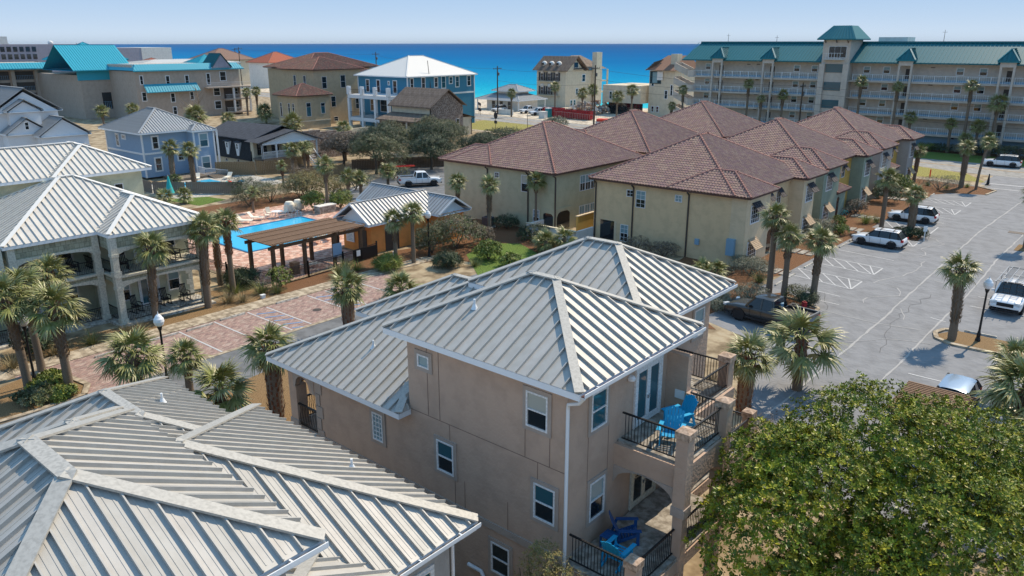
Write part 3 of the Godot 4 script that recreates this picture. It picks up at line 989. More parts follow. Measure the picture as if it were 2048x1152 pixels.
func sage_porch(h: Node, xl, xr, zf, zb):
	# two storeys of arched porch between columns at xl and xr; front plane zf, house wall zb
	for y in [[0.15, 2.66], [3.4, 4.9]]:
		for x in [xl, xr]:
			var b := B.new()
			b.bb(x - 0.2, x + 0.2, y[0], y[1], zf - 0.2, zf + 0.2)
			b.bb(x - 0.24, x + 0.24, y[1] - 0.22, y[1] - 0.02, zf - 0.24, zf + 0.24)
			b.bb(x - 0.25, x + 0.25, y[0], y[0] + 0.3, zf - 0.25, zf + 0.25)
			obj("column", b, M.trim_sage, h)
	for y in [[2.6, 3.28], [4.85, 6.0]]:
		arch_panel(h, "spandrel", "shingle_sage", V(xl + 0.2, 0, zf), V(xr - 0.2, 0, zf), y[0], 0.32, y[1], 0.2)
		arch_panel(h, "arch_trim", "trim_sage", V(xl + 0.2, 0, zf + 0.12), V(xr - 0.2, 0, zf + 0.12), y[0] - 0.06, 0.32, y[0] + 0.4, 0.05)
		arch_panel(h, "spandrel", "shingle_sage", V(xl, 0, zb), V(xl, 0, zf - 0.2), y[0], 0.3, y[1], 0.2)
		arch_panel(h, "spandrel", "shingle_sage", V(xr, 0, zf - 0.2), V(xr, 0, zb), y[0], 0.3, y[1], 0.2)
		for x in [xl, xr]: block(h, "column_head", "trim_sage", x - 0.21, x + 0.21, y[0] - 0.02, y[1] + 0.12, zf - 0.21, zf + 0.21)
	block(h, "balcony_floor", "trim_sage", xl - 0.2, xr + 0.2, 3.26, 3.4, zb, zf + 0.26)
	block(h, "porch_floor", "concrete_new", xl - 0.45, xr + 0.45, 0.0, 0.15, zb, zf + 0.55)
	railing(h, V(xl + 0.22, 3.4, zf), V(xr - 0.22, 3.4, zf), 0.85, {"belly": Vector3(0, 0, 1)})
	railing(h, V(xl, 3.4, zb + 0.1), V(xl, 3.4, zf - 0.22), 0.85, {"belly": Vector3(-1, 0, 0)})
	railing(h, V(xr, 3.4, zb + 0.1), V(xr, 3.4, zf - 0.22), 0.85, {"belly": Vector3(1, 0, 0)})
	var xm: float = (xl + xr) * 0.5
	railing(h, V(xl + 0.22, 0.15, zf), V(xm - 0.3, 0.15, zf), 0.85)
	railing(h, V(xm + 0.9, 0.15, zf), V(xr - 0.22, 0.15, zf), 0.85)
	railing(h, V(xl, 0.15, zb + 0.1), V(xl, 0.15, zf - 0.22), 0.85)
	for y in [0.9, 4.1]:
		for x in [xl + 0.75, xr - 1.55]:
			window(h, V(x, y, zb), V(1, 0, 0), V(0, 0, 1), 0.85, 1.55, {"trim": 0.1, "trim_mat": "trim_sage", "top": "glass_pale"})
		french_door(h, V(xm - 0.75, y - 0.72, zb), V(1, 0, 0), V(0, 0, 1), 1.5, 2.2)

func sage_house():
	var h := thing("sage_house", "two storey sage green house with arched double porches and pale seamed metal roofs", "house")
	block(h, "wall", "siding_sage", 20.35, 26.6, 0, 6.0, -64.0, -53.7)
	block(h, "wall", "siding_sage", 8.0, 20.35, 0, 5.99, -64.0, -55.4)
	block(h, "wall", "siding_sage", 20.4, 27.4, 0, 8.5, -70.0, -61.4)
	block(h, "wall", "siding_sage", 8.0, 27.39, 0, 8.49, -70.0, -62.3)
	sage_porch(h, 20.42, 26.3, -51.47, -53.7)
	sage_porch(h, 15.1, 20.0, -53.2, -55.4)
	sage_porch(h, 8.6, 14.4, -53.2, -55.4)
	var o := {"mat": "roofw", "cap": "cap_white", "pieces": "+z-x", "caps": true}
	metal_roof(h, 20.15, 27.1, -62.0, -51.2, 6.2, 0.49, o)
	metal_roof(h, 14.65, 27.3, -64.6, -52.85, 6.2, 0.49, o)
	metal_roof(h, 20.9, 28.0, -70.4, -60.9, 8.72, 0.49, o)
	metal_roof(h, 4.0, 28.05, -69.3, -61.7, 8.7, 0.49, o)
	window(h, V(25.2, 7.05, -61.4), V(1, 0, 0), V(0, 0, 1), 0.66, 0.66, {"trim": 0.22, "trim_mat": "siding_sage", "sash": 0.0, "called": "small_window"})
	for i in 6:
		var b := B.new()
		var w := 0.5 if i % 2 == 0 else 0.32
		b.bb(26.6 - w, 26.602, 0.25 + i * 0.4, 0.25 + i * 0.4 + 0.37, -53.7, -53.66)
		obj("quoin", b, M.trim_sage, h)

# ------------------------------------------------------------------ tile-roofed townhouses
func bahama_shutter(h: Node, x, y, z, w, d, mat: String):
	# a louvred shutter hinged above the window and propped out; x = left edge, y = hinge height
	var b := B.new()
	var drop: float = d * 0.75
	var out: float = d * 0.66
	for k in 7:
		var t := (k + 0.5) / 7.0
		b.box(V(x + w * 0.5, y - drop * t, z + 0.05 + out * t), Vector3(w, 0.02, 0.14), Basis(Vector3.RIGHT, 0.55))
	for s in [0.04, 0.34, 0.66, 0.96]:
		b.bar(V(x + w * s, y, z + 0.05), V(x + w * s, y - drop, z + 0.05 + out), 0.06, 0.04, Vector3.UP)
	b.bar(V(x, y, z + 0.05), V(x + w, y, z + 0.05), 0.06, 0.06)
	b.bar(V(x, y - drop, z + 0.05 + out), V(x + w, y - drop, z + 0.05 + out), 0.05, 0.05)
	obj("shutter", b, M[mat], h)

func downpipe(h: Node, x, z, y1, n: Vector3):
	var b := B.new()
	b.box(V(x, y1 * 0.5, z) + n * 0.06, Vector3(0.11, y1, 0.11))
	b.bar(V(x, y1, z) + n * 0.06, V(x, y1 + 0.25, z) + n * 0.42, 0.1, 0.1)
	obj("downpipe", b, M.brown_metal, h)

# d = +1: fronts face +z, d = -1: fronts face -z.  zf = plane of the bay fronts
func townhouse(label: String, x0: float, zf: float, d: float, walls: Array, near: bool, seed_: int):
	var h := thing("townhouse", label, "townhouse", Vector3.ZERO, 0, "tile roofed townhouses")
	var r := RandomNumberGenerator.new()
	r.seed = seed_
	var pal := [Color(0.42, 0.275, 0.235), Color(0.46, 0.31, 0.26), Color(0.39, 0.255, 0.235), Color(0.48, 0.34, 0.28), Color(0.40, 0.255, 0.25)]
	var xf := []
	var cl := []
	var W: float = 15.7
	var zm := zf - d * 1.35         # main front wall
	var zr := zf - d * 15.1         # rear wall
	var a := minf(zm, zr)
	var c := maxf(zm, zr)
	block(h, "wall", walls[0], x0, x0 + W, 0, 5.8, a, c)
	for bay in [[x0, x0 + 4.7, 0], [x0 + 12.3, x0 + 15.2, 1]]:
		block(h, "bay_wall", walls[1], bay[0], bay[1], 0, 5.79, minf(zm, zf), maxf(zm, zf))
	# roofs
	tile_roof(h, x0 - 0.4, x0 + W, a - 0.42, c + 0.4, 5.95, 0.52, xf, cl, r, pal, "+z-x", near)
	tile_roof(h, x0 - 0.38, x0 + 5.35, minf(zf + d * 0.42, zf - d * 7.2), maxf(zf + d * 0.42, zf - d * 7.2), 5.96, 0.52, xf, cl, r, pal, "+z-x+x", near)
	tile_roof(h, x0 + 12.0, x0 + 17.15, minf(zf + d * 0.42, zf - d * 7.0), maxf(zf + d * 0.42, zf - d * 7.0), 5.955, 0.52, xf, cl, r, pal, "+z-x", near)
	var n := V(0, 0, d)
	var u := V(d, 0, 0)
	if d > 0:
		# entrance porch between the bays with its own low roof
		block(h, "porch_wall", walls[1], x0 + 4.7, x0 + 8.2, 0, 2.7, zm, zf - 0.3)
		tile_roof(h, x0 + 4.4, x0 + 8.5, zm - 2.0, zf + 0.1, 2.85, 0.5, xf, cl, r, pal, "+z-x+x", near)
		var b := B.new()
		b.bb(x0 + 5.2, x0 + 6.3, 0.05, 2.2, zf - 0.302, zf - 0.27)
		obj("doorway", b, M.glass_dark, h)
		arch_panel(h, "arch_trim", walls[1], V(x0 + 5.1, 0, zf - 0.25), V(x0 + 6.4, 0, zf - 0.25), 1.75, 0.5, 2.5, 0.08, 0.1)
		for q in [[x0 + 0.85, 3.55, "awning"], [x0 + 0.75, 0.45, "awning_tan"], [x0 + 13.0, 3.55, "awning"], [x0 + 12.9, 0.45, "awning_tan"]]:
			window(h, V(q[0], q[1], zf), u, n, 1.7, 1.5, {"grid": [4, 4], "sash": 0.0, "trim": 0.06, "trim_mat": "white_paint"})
			bahama_shutter(h, q[0] + 0.1, q[1] + 1.75, zf, 1.5, 1.0, q[2])
		for q in [x0 + 6.9, x0 + 9.3]:
			window(h, V(q, 3.7, zm), u, n, 1.0, 1.3, {"grid": [2, 2], "sash": 0.0})
			bahama_shutter(h, q, 5.2, zm, 1.0, 0.9, "awning")
	# side wall towards the camera
	var sx := V(0, 0, 1)
	var sn := V(-1, 0, 0)
	if near:
		var z0 := -37.7 if d > 0 else -54.6
		if d > 0:
			window(h, V(x0, 4.6, -37.73), sx, sn, 0.75, 0.65, {"grid": [2, 2], "sash": 0.0, "called": "small_window"})
			window(h, V(x0, 3.74, -36.73), sx, sn, 1.0, 1.55, {"grid": [2, 4], "top": "glass_pale"})
			window(h, V(x0, 4.75, -32.8), sx, sn, 0.7, 0.62, {"grid": [2, 2], "sash": 0.0, "called": "small_window", "bot": "glass_pale"})
			window(h, V(x0, 0.35, -38.25), sx, sn, 0.85, 1.6, {"grid": [2, 4], "top": "glass_pale"})
			for z in [-41.1, -37.0, -31.45]: downpipe(h, x0, z, 5.5, sn)
			# arched corner porch
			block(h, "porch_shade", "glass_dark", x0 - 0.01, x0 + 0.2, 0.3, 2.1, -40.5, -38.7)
			block(h, "porch_back", walls[1], x0 - 0.014, x0 + 0.1, 0.3, 2.1, -38.95, -38.7)
			var mb := B.new()
			mb.bb(x0 - 0.35, x0, 0.9, 2.3, -27.6, -26.9)
			obj("meter_cabinet", mb, M.box_blue, h)
			mb = B.new()
			mb.bb(x0 - 0.15, x0, 1.3, 1.8, -30.6, -30.2)
			obj("meter_box", mb, M.box_blue, h)
		else:
			window(h, V(x0, 4.7, -53.3), sx, sn, 0.6, 0.6, {"grid": [2, 2], "sash": 0.0, "called": "small_window"})
			window(h, V(x0, 3.7, -49.75), sx, sn, 0.95, 1.7, {"top": "blind", "bot": "glass_dark"})
			window(h, V(x0, 4.75, -48.45), sx, sn, 0.75, 0.65, {"grid": [2, 2], "sash": 0.0, "called": "small_window", "bot": "glass_pale"})
			window(h, V(x0, 0.6, -48.2), sx, sn, 0.8, 1.5, {"grid": [2, 4], "top": "glass_pale"})
			for z in [-54.3, -48.85, -45.4]: downpipe(h, x0, z, 5.5, sn)
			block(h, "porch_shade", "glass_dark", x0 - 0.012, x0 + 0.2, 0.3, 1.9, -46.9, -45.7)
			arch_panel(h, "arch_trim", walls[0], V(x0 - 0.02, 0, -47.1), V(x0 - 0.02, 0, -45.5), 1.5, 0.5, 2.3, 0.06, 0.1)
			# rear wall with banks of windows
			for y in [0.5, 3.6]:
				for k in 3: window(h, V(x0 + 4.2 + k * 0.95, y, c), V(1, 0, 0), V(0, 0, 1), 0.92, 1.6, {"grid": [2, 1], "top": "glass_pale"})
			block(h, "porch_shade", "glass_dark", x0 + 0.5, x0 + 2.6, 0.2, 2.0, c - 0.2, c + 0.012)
			arch_panel(h, "arch_trim", walls[0], V(x0 + 0.3, 0, c + 0.03), V(x0 + 2.8, 0, c + 0.03), 1.5, 0.6, 2.4, 0.06, 0.1)
	stuff(multi("roof_tiles", tile_mesh, M.tile, xf, cl, h))

func townhouses():
	make_tile()
	townhouse("tan stucco townhouse nearest the camera with electrical cabinet on its blank side wall", 60.28, -26.19, 1, ["stucco_tan", "stucco_beige"], true, 101)
	townhouse("green fronted townhouse second along the parking lot with bicycles at its door", 79.55, -26.8, 1, ["stucco_ochre", "stucco_green"], false, 102)
	townhouse("grey end townhouse nearest the road and the palm planted entrance", 99.35, -27.2, 1, ["stucco_ochre", "stucco_grey"], false, 103)
	townhouse("olive townhouse behind the clubhouse with two air conditioners at its wall", 59.7, -60.7, -1, ["stucco_olive", "stucco_olive"], true, 104)
	townhouse("rear townhouse in the middle of the back row, mostly hidden by nearer tiled roofs", 78.6, -61.6, -1, ["stucco_beige", "stucco_beige"], false, 105)
	townhouse("rear townhouse at the road end of the back row, only its tiled roof showing", 98.4, -62.2, -1, ["stucco_olive", "stucco_olive"], false, 106)
	# courtyard wall between the rows
	var w := thing("courtyard_wall", "low pale stucco courtyard wall between the tan and olive townhouses", "wall")
	block(w, "wall", "stucco_white", 57.2, 57.4, 0, 1.25, -47.0, -41.4)
	block(w, "wall", "stucco_white", 57.4, 60.2, 0, 1.24, -47.0, -46.8)
	block(w, "wall", "stucco_white", 57.4, 60.2, 0, 1.245, -41.4, -41.2)
	block(w, "coping", "stucco_cream", 57.15, 57.45, 1.25, 1.33, -47.05, -41.15)
	var w2 := thing("garden_wall", "tan garden wall sloping to the corner of the nearest townhouse", "wall")
	block(w2, "wall", "stucco_ochre", 60.4, 66.0, 0, 1.9, -43.4, -43.2)
	block(w2, "coping", "stucco_beige", 60.35, 66.05, 1.9, 1.98, -43.45, -43.15)

# ------------------------------------------------------------------ houses farther off
const PX := Vector3(1, 0, 0)
const PZ := Vector3(0, 0, 1)
const NX := Vector3(-1, 0, 0)

func win_row(h: Node, list: Array, plane: float, facing: String, o := {}):
	# list entries: [along, y, w, h]
	for q in list:
		if facing == "+z": window(h, V(q[0], q[1], plane), PX, PZ, q[2], q[3], o)
		else: window(h, V(plane, q[1], q[0]), PZ, NX, q[2], q[3], o)

func blue_cottage():
	var h := thing("blue_house", "light blue lap sided house with white trim and hipped metal roof above a small pool", "house")
	block(h, "wall", "lap_blue", 48.3, 57.7, 0.3, 6.3, -117.8, -106.8)
	block(h, "wall", "lap_blue", 54.6, 57.6, 0.3, 6.2, -106.8, -104.9)
	block(h, "band_board", "white_paint", 48.25, 54.6, 3.4, 3.65, -106.8, -106.74)
	block(h, "band_board", "white_paint", 48.24, 48.3, 3.401, 3.651, -117.8, -106.75)
	for q in [[48.3, -106.8], [57.62, -104.9], [54.65, -104.88], [48.3, -117.75]]:
		block(h, "corner_board", "white_paint", q[0] - 0.08, q[0] + 0.12, 0.3, 6.2, q[1] - 0.1, q[1] + 0.08)
	metal_roof(h, 47.6, 57.9, -118.4, -105.9, 6.4, 0.53, {"mat": "steel", "cap": "cap_steel", "seam": 0.4, "fascia": "white_gutter"})
	metal_roof(h, 54.3, 58.0, -107.6, -104.5, 6.3, 0.5, {"mat": "steel", "cap": "cap_steel", "seam": 0.4})
	var t := {"trim": 0.14, "trim_mat": "white_paint"}
	win_row(h, [[49.7, 4.1, 0.8, 1.65], [49.75, 1.1, 0.85, 1.75], [53.05, 2.2, 0.8, 1.0]], -106.8, "+z", t)
	win_row(h, [[55.5, 4.0, 1.2, 1.8], [55.5, 0.9, 1.2, 1.7]], -104.9, "+z", {"trim": 0.12, "trim_mat": "white_paint", "top": "glass_pale", "bot": "glass_teal"})
	win_row(h, [[-114.6, 4.1, 0.85, 1.6], [-112.7, 5.25, 1.1, 0.45]], 48.3, "-x", t)
	# small balcony porch and stair
	block(h, "deck", "wood_grey", 50.5, 58.6, 0.1, 0.35, -106.7, -102.6)
	railing(h, V(54.8, 0.35, -104.8), V(54.8, 0.35, -103.0), 0.95, {"mat": "white_paint", "pw": 0.04, "rw": 0.09, "sp": 0.16})
	railing(h, V(54.8, 0.35, -103.0), V(58.2, -0.3, -102.2), 0.95, {"mat": "white_paint", "pw": 0.04, "rw": 0.09, "sp": 0.16})
	for i in 5: block(h, "stair", "wood_grey", 55.0, 58.0, -0.1, 0.3 - i * 0.06, -102.6 + i * 0.35, -102.25 + i * 0.35)
	block(h, "post", "white_paint", 57.9, 58.1, 0.3, 6.2, -104.7, -104.5)

func white_cottage():
	var h := thing("white_house", "white sided house with stepped front gables and grey metal roofs at far left", "house")
	block(h, "wall", "lap_white", 35.5, 43.4, 0, 9.0, -145, -120.4)
	metal_roof(h, 35.0, 43.9, -146, -119.9, 9.15, 0.66, {"mat": "steel", "cap": "cap_steel", "shape": "gable_z", "seam": 0.4})
	block(h, "wall", "lap_white", 39.3, 45.3, 0, 6.0, -130, -116.3)
	metal_roof(h, 38.95, 45.65, -131, -115.9, 6.02, 0.68, {"mat": "steel", "cap": "cap_steel", "shape": "gable_z", "seam": 0.4})
	block(h, "wall", "lap_white", 36.0, 41.0, 0, 6.4, -130, -118.2)
	metal_roof(h, 35.7, 41.3, -131, -117.8, 6.4, 0.7, {"mat": "steel", "cap": "cap_steel", "shape": "gable_z", "seam": 0.4})
	block(h, "dormer_wall", "lap_white", 37.0, 40.8, 6, 9.2, -125, -119.4)
	metal_roof(h, 36.6, 41.2, -126, -118.9, 9.25, 0.62, {"mat": "steel", "cap": "cap_steel", "shape": "gable_z", "seam": 0.4})
	# gable infill
	for g in [[35.5, 43.4, 9.0, -120.42, 0.66], [39.3, 45.3, 6.0, -116.32, 0.68], [36.0, 41.0, 6.4, -118.22, 0.7], [37.0, 40.8, 9.2, -119.42, 0.62]]:
		var b := B.new()
		b.prism([V(g[0], g[2], g[3]), V(g[1], g[2], g[3]), V((g[0] + g[1]) * 0.5, g[2] + (g[1] - g[0]) * 0.5 * g[4], g[3])], V(0, 0, -0.2))
		obj("gable", b, M.lap_white, h)
	metal_roof(h, 40.2, 45.0, -116.5, -115.2, 4.3, 0.35, {"mat": "steel", "cap": "cap_steel", "seam": 0.4, "pieces": ""})
	win_row(h, [[37.6, 7.0, 0.5, 1.0], [43.6, 2.6, 0.8, 1.2]], -116.3, "+z", {})
	win_row(h, [[-117.4, 3.6, 0.5, 1.3], [-124, 4.0, 0.5, 1.2], [-127, 4.0, 0.5, 1.2]], 35.98, "-x", {})
	win_row(h, [[37.9, 6.9, 0.45, 1.0]], -119.4, "+z", {})
	var f := thing("white_railing", "white picket railing and gate posts behind the white gabled house", "railing")
	railing(f, V(45.5, 0, -118), V(48.2, 0, -118), 1.3, {"mat": "white_paint", "pw": 0.06, "rw": 0.12, "sp": 0.2})
	railing(f, V(44.5, 4.4, -121), V(47, 4.4, -121), 1.0, {"mat": "white_paint", "pw": 0.06, "rw": 0.12, "sp": 0.2})
	block(f, "post", "white_paint", 46.6, 46.9, 0, 5.6, -121.1, -120.8)

func black_house():
	var h := thing("black_roofed_house", "cream house with black shingled gambrel roof, two narrow dormers and a gabled porch", "house")
	block(h, "wall", "stucco_cream", 62.2, 72, 0, 1.6, -115.5, -103.2)
	var b := B.new()
	b.quad(V(61.95, 1.45, -115.8), V(61.95, 1.45, -103.0), V(62.6, 4.5, -103.0), V(62.6, 4.5, -115.8), NX)
	b.prism([V(61.96, 1.45, -103.02), V(72, 1.45, -103.02), V(72, 4.5, -103.02), V(67, 6.0, -103.02), V(62.6, 4.5, -103.02)], V(0, 0, -12.7))
	obj("mansard", b, M.shingle_wall, h)
	b = B.new()
	b.quad(V(62.2, 4.5, -116.0), V(62.2, 4.5, -102.7), V(67.0, 6.25, -102.0), V(67.0, 6.05, -117.0), Vector3.UP)
	b.quad(V(72, 4.4, -116.0), V(72, 4.4, -102.7), V(67.0, 6.25, -102.0), V(67.0, 6.05, -117.0), Vector3.UP)
	b.bar(V(62.2, 4.43, -116.0), V(62.2, 4.43, -102.7), 0.1, 0.12)
	b.bar(V(62.2, 4.45, -102.7), V(67.0, 6.2, -102.0), 0.12, 0.12)
	obj("roof", b, M.shingle_black, h)
	for z in [-109.7, -106.9]:
		b = B.new()
		b.prism([V(62.05, 1.9, z + 0.15), V(62.05, 3.9, z - 0.15), V(62.05, 3.9, z + 1.05), V(62.05, 1.9, z + 0.75)], V(0.6, 0, 0))
		var d := obj("dormer", b, M.lap_white, h)
		window(d, V(62.05, 2.9, z + 0.2), PZ, NX, 0.5, 0.8, {})
		b = B.new()
		b.box(V(62.3, 4.0, z + 0.45), Vector3(1.0, 0.08, 1.5), Basis(V(0, 0, 1), 0.25))
		obj("dormer_roof", b, M.shingle_black, d)
	# porch
	b = B.new()
	b.quad(V(61.3, 4.35, -99.6), V(61.3, 4.35, -103.2), V(67.5, 5.75, -103.2), V(67.5, 5.75, -99.6), Vector3.UP)
	b.quad(V(72.4, 4.0, -99.6), V(72.4, 4.0, -103.2), V(67.5, 5.75, -103.2), V(67.5, 5.75, -99.6), Vector3.UP)
	b.bar(V(61.3, 4.3, -99.55), V(67.5, 5.7, -99.55), 0.12, 0.16)
	b.bar(V(67.5, 5.7, -99.55), V(72.4, 3.95, -99.55), 0.12, 0.16)
	obj("porch_roof", b, M.shingle_black, h)
	b = B.new()
	b.prism([V(62.0, 4.1, -99.9), V(71.6, 4.1, -99.9), V(67.5, 5.6, -99.9)], V(0, 0, -0.15))
	b.bb(62.0, 71.6, 3.95, 4.15, -100.0, -99.8)
	for x in [62.1, 64.4, 66.6, 71.4]: b.bb(x - 0.1, x + 0.1, 0, 4.0, -100.0, -99.8)
	obj("porch_front", b, M.white_paint, h)
	block(h, "porch_wall", "stucco_cream", 62.25, 72, 0, 4.4, -103.2, -102.4)
	block(h, "porch_floor", "wood_grey", 62, 72, 1.75, 2.0, -102.4, -99.7)
	railing(h, V(62.1, 2.0, -99.85), V(68.6, 2.0, -99.85), 0.95, {"mat": "white_paint", "pw": 0.05, "rw": 0.1, "sp": 0.16})
	win_row(h, [[62.8, 2.3, 1.6, 1.6], [65.2, 2.3, 1.2, 1.6]], -102.4, "+z", {"frame_mat": "brown_metal"})
	win_row(h, [[-110.3, 0.8, 0.6, 0.5], [-107.0, 0.9, 0.6, 0.5]], 62.2, "-x", {"sash": 0.0})
	for i in 8: block(h, "stair", "white_paint", 69.0, 70.6, 1.75 - i * 0.22, 1.8 - i * 0.22, -99.7 + i * 0.28, -99.4 + i * 0.28)
	b = B.new()
	b.bar(V(69.0, 2.8, -99.7), V(69.0, 0.9, -97.3), 0.1, 0.12)
	b.bar(V(70.6, 2.8, -99.7), V(70.6, 0.9, -97.3), 0.1, 0.12)
	obj("stair_rail", b, M.white_paint, h)
	b = B.new()
	b.tube([V(61.9, 4.2, -99.7), V(62.0, 3.9, -99.75), V(62.0, 0.2, -99.75)], [0.06, 0.06, 0.06], 6)
	obj("downspout", b, M.brown_metal, h)
	var w := thing("block_wall", "stepped grey block retaining wall behind the black roofed house", "wall")
	for i in 4: block(w, "wall", "stone", 73.5 + i * 3.2, 76.7 + i * 3.2, 0, 4.6 - i * 0.35, -106.5, -106.1)
	var w2 := thing("driveway_wall", "low cream wall with square posts below the tan villa", "wall")
	block(w2, "wall", "stucco_cream", 78, 100, 0, 2.2, -122.4, -122.1)
	for x in [78.5, 86.0, 93.5]: block(w2, "post", "stucco_cream", x, x + 0.7, 0, 2.8, -122.5, -121.9)

func villa():
	var h := thing("tan_villa", "tall tan stucco villa with brown clay tile roofs and narrow arched windows", "house")
	var r := RandomNumberGenerator.new()
	r.seed = 77
	var pal := [Color(0.24, 0.15, 0.12), Color(0.3, 0.13, 0.11), Color(0.2, 0.14, 0.12), Color(0.33, 0.2, 0.15)]
	var xf := []
	var cl := []
	block(h, "wall", "stucco_villa", 100.3, 108.6, 0, 6.9, -153.4, -146.0)
	block(h, "wall", "stucco_villa", 108.2, 121.5, 0, 12.0, -163, -150.6)
	block(h, "wall", "stucco_villa", 113, 134, 0, 11.9, -176, -160)
	block(h, "wall", "stucco_villa", 119.5, 131, 0, 10.2, -168, -154.5)
	tile_roof(h, 99.6, 109.2, -154.2, -145.4, 7.05, 0.5, xf, cl, r, pal, "+z-x+x", false)
	tile_roof(h, 107.6, 122.1, -164, -150.0, 12.15, 0.36, xf, cl, r, pal, "+z-x+x", false)
	tile_roof(h, 112.4, 134.6, -177, -159, 12.2, 0.36, xf, cl, r, pal, "+z-x+x", false)
	tile_roof(h, 119.0, 131.6, -169, -153.8, 10.4, 0.4, xf, cl, r, pal, "+z-x", false)
	stuff(multi("roof_tiles", tile_mesh, M.tile, xf, cl, h))
	win_row(h, [[-152.6, 2.4, 0.7, 3.0], [-149.6, 2.6, 0.7, 2.8], [-148.0, 2.6, 0.7, 2.8]], 100.3, "-x", {"sash": 0.7})
	win_row(h, [[102.4, 2.6, 1.2, 2.9], [106.2, 3.0, 1.1, 2.3]], -146.0, "+z", {"sash": 0.7, "top": "glass_dark", "bot": "glass_teal"})
	win_row(h, [[-158.3, 8.0, 0.9, 2.8], [-154.5, 8.0, 0.9, 2.8]], 108.2, "-x", {"grid": [2, 1]})
	win_row(h, [[110.3, 8.0, 1.3, 2.6], [115.5, 8.0, 1.4, 2.8], [112.5, 3.8, 1.3, 2.4], [119.5, 3.0, 1.0, 2.4], [113.0, 0.6, 1.2, 1.0]], -150.6, "+z", {})
	block(h, "band", "stucco_cream", 100.25, 108.7, 1.5, 1.75, -146.0, -145.93)

func big_blue_house():
	var h := thing("teal_house", "three storey deep blue house with white hip roof and stacked white balconies", "house")
	block(h, "wall", "lap_teal", 115.3, 136.0, 0, 10.9, -144, -127.6)
	metal_roof(h, 114.6, 136.6, -144.6, -127.0, 11.05, 0.46, {"mat": "whiteroof", "cap": "cap_white", "seam": 0.5, "sh": 0.03})
	block(h, "band_board", "white_paint", 115.2, 136.06, 6.9, 7.25, -127.6, -127.53)
	for q in [[115.3, -127.6], [135.9, -127.6], [115.3, -143.9]]:
		block(h, "corner_board", "white_paint", q[0] - 0.1, q[0] + 0.15, 0, 10.8, q[1] - 0.1, q[1] + 0.09)
	var t := {"trim": 0.12, "trim_mat": "white_paint"}
	win_row(h, [[116.1, 8.3, 0.9, 2.3], [119.4, 8.3, 1.0, 2.4], [123.2, 8.6, 1.0, 2.0], [125.4, 8.3, 1.2, 2.5], [127.8, 9.2, 1.0, 1.4], [129.8, 8.4, 1.1, 2.3], [133.6, 8.5, 1.1, 2.2]], -127.6, "+z", t)
	win_row(h, [[-141.2, 7.5, 1.1, 2.6], [-137.6, 7.5, 1.1, 2.6], [-133.8, 9.2, 0.5, 0.7], [-132.2, 7.5, 1.2, 2.6], [-140.0, 3.4, 1.4, 2.8], [-136.6, 3.4, 2.2, 2.8]], 115.3, "-x", t)
	# three levels of balcony on the near side
	for y in [2.55, 7.3]:
		block(h, "balcony_floor", "white_paint", 109.0, 115.3, y - 0.75, y, -140, -126.5)
		railing(h, V(109.1, y, -139.8), V(109.1, y, -126.7), 1.1, {"sp": 0.3, "pw": 0.03})
		railing(h, V(109.1, y, -126.7), V(115.2, y, -126.7), 1.1, {"sp": 0.3, "pw": 0.03})
	for z in [-139.7, -135.3, -131.0, -126.8]:
		block(h, "post", "white_paint", 108.9, 109.5, -0.2, 6.5, z - 0.3, z + 0.3)
		block(h, "post", "white_paint", 108.85, 109.55, 7.3, 9.0, z - 0.35, z + 0.35)
	var b := B.new()
	b.tube([V(121.9, 8, -127.4), V(121.9, 14.2, -128.2)], [0.07, 0.07], 6)
	obj("flue", b, M.brown_metal, h)
	for q in [[118, 13], [122.5, 13.9], [128.5, 12.7]]: block(h, "roof_vent", "brown_metal", q[0], q[0] + 0.25, q[1] - 1.2, q[1] - 0.7, -128.2 - (q[1] - 11.0) * 1.7, -128.0 - (q[1] - 11.0) * 1.7)

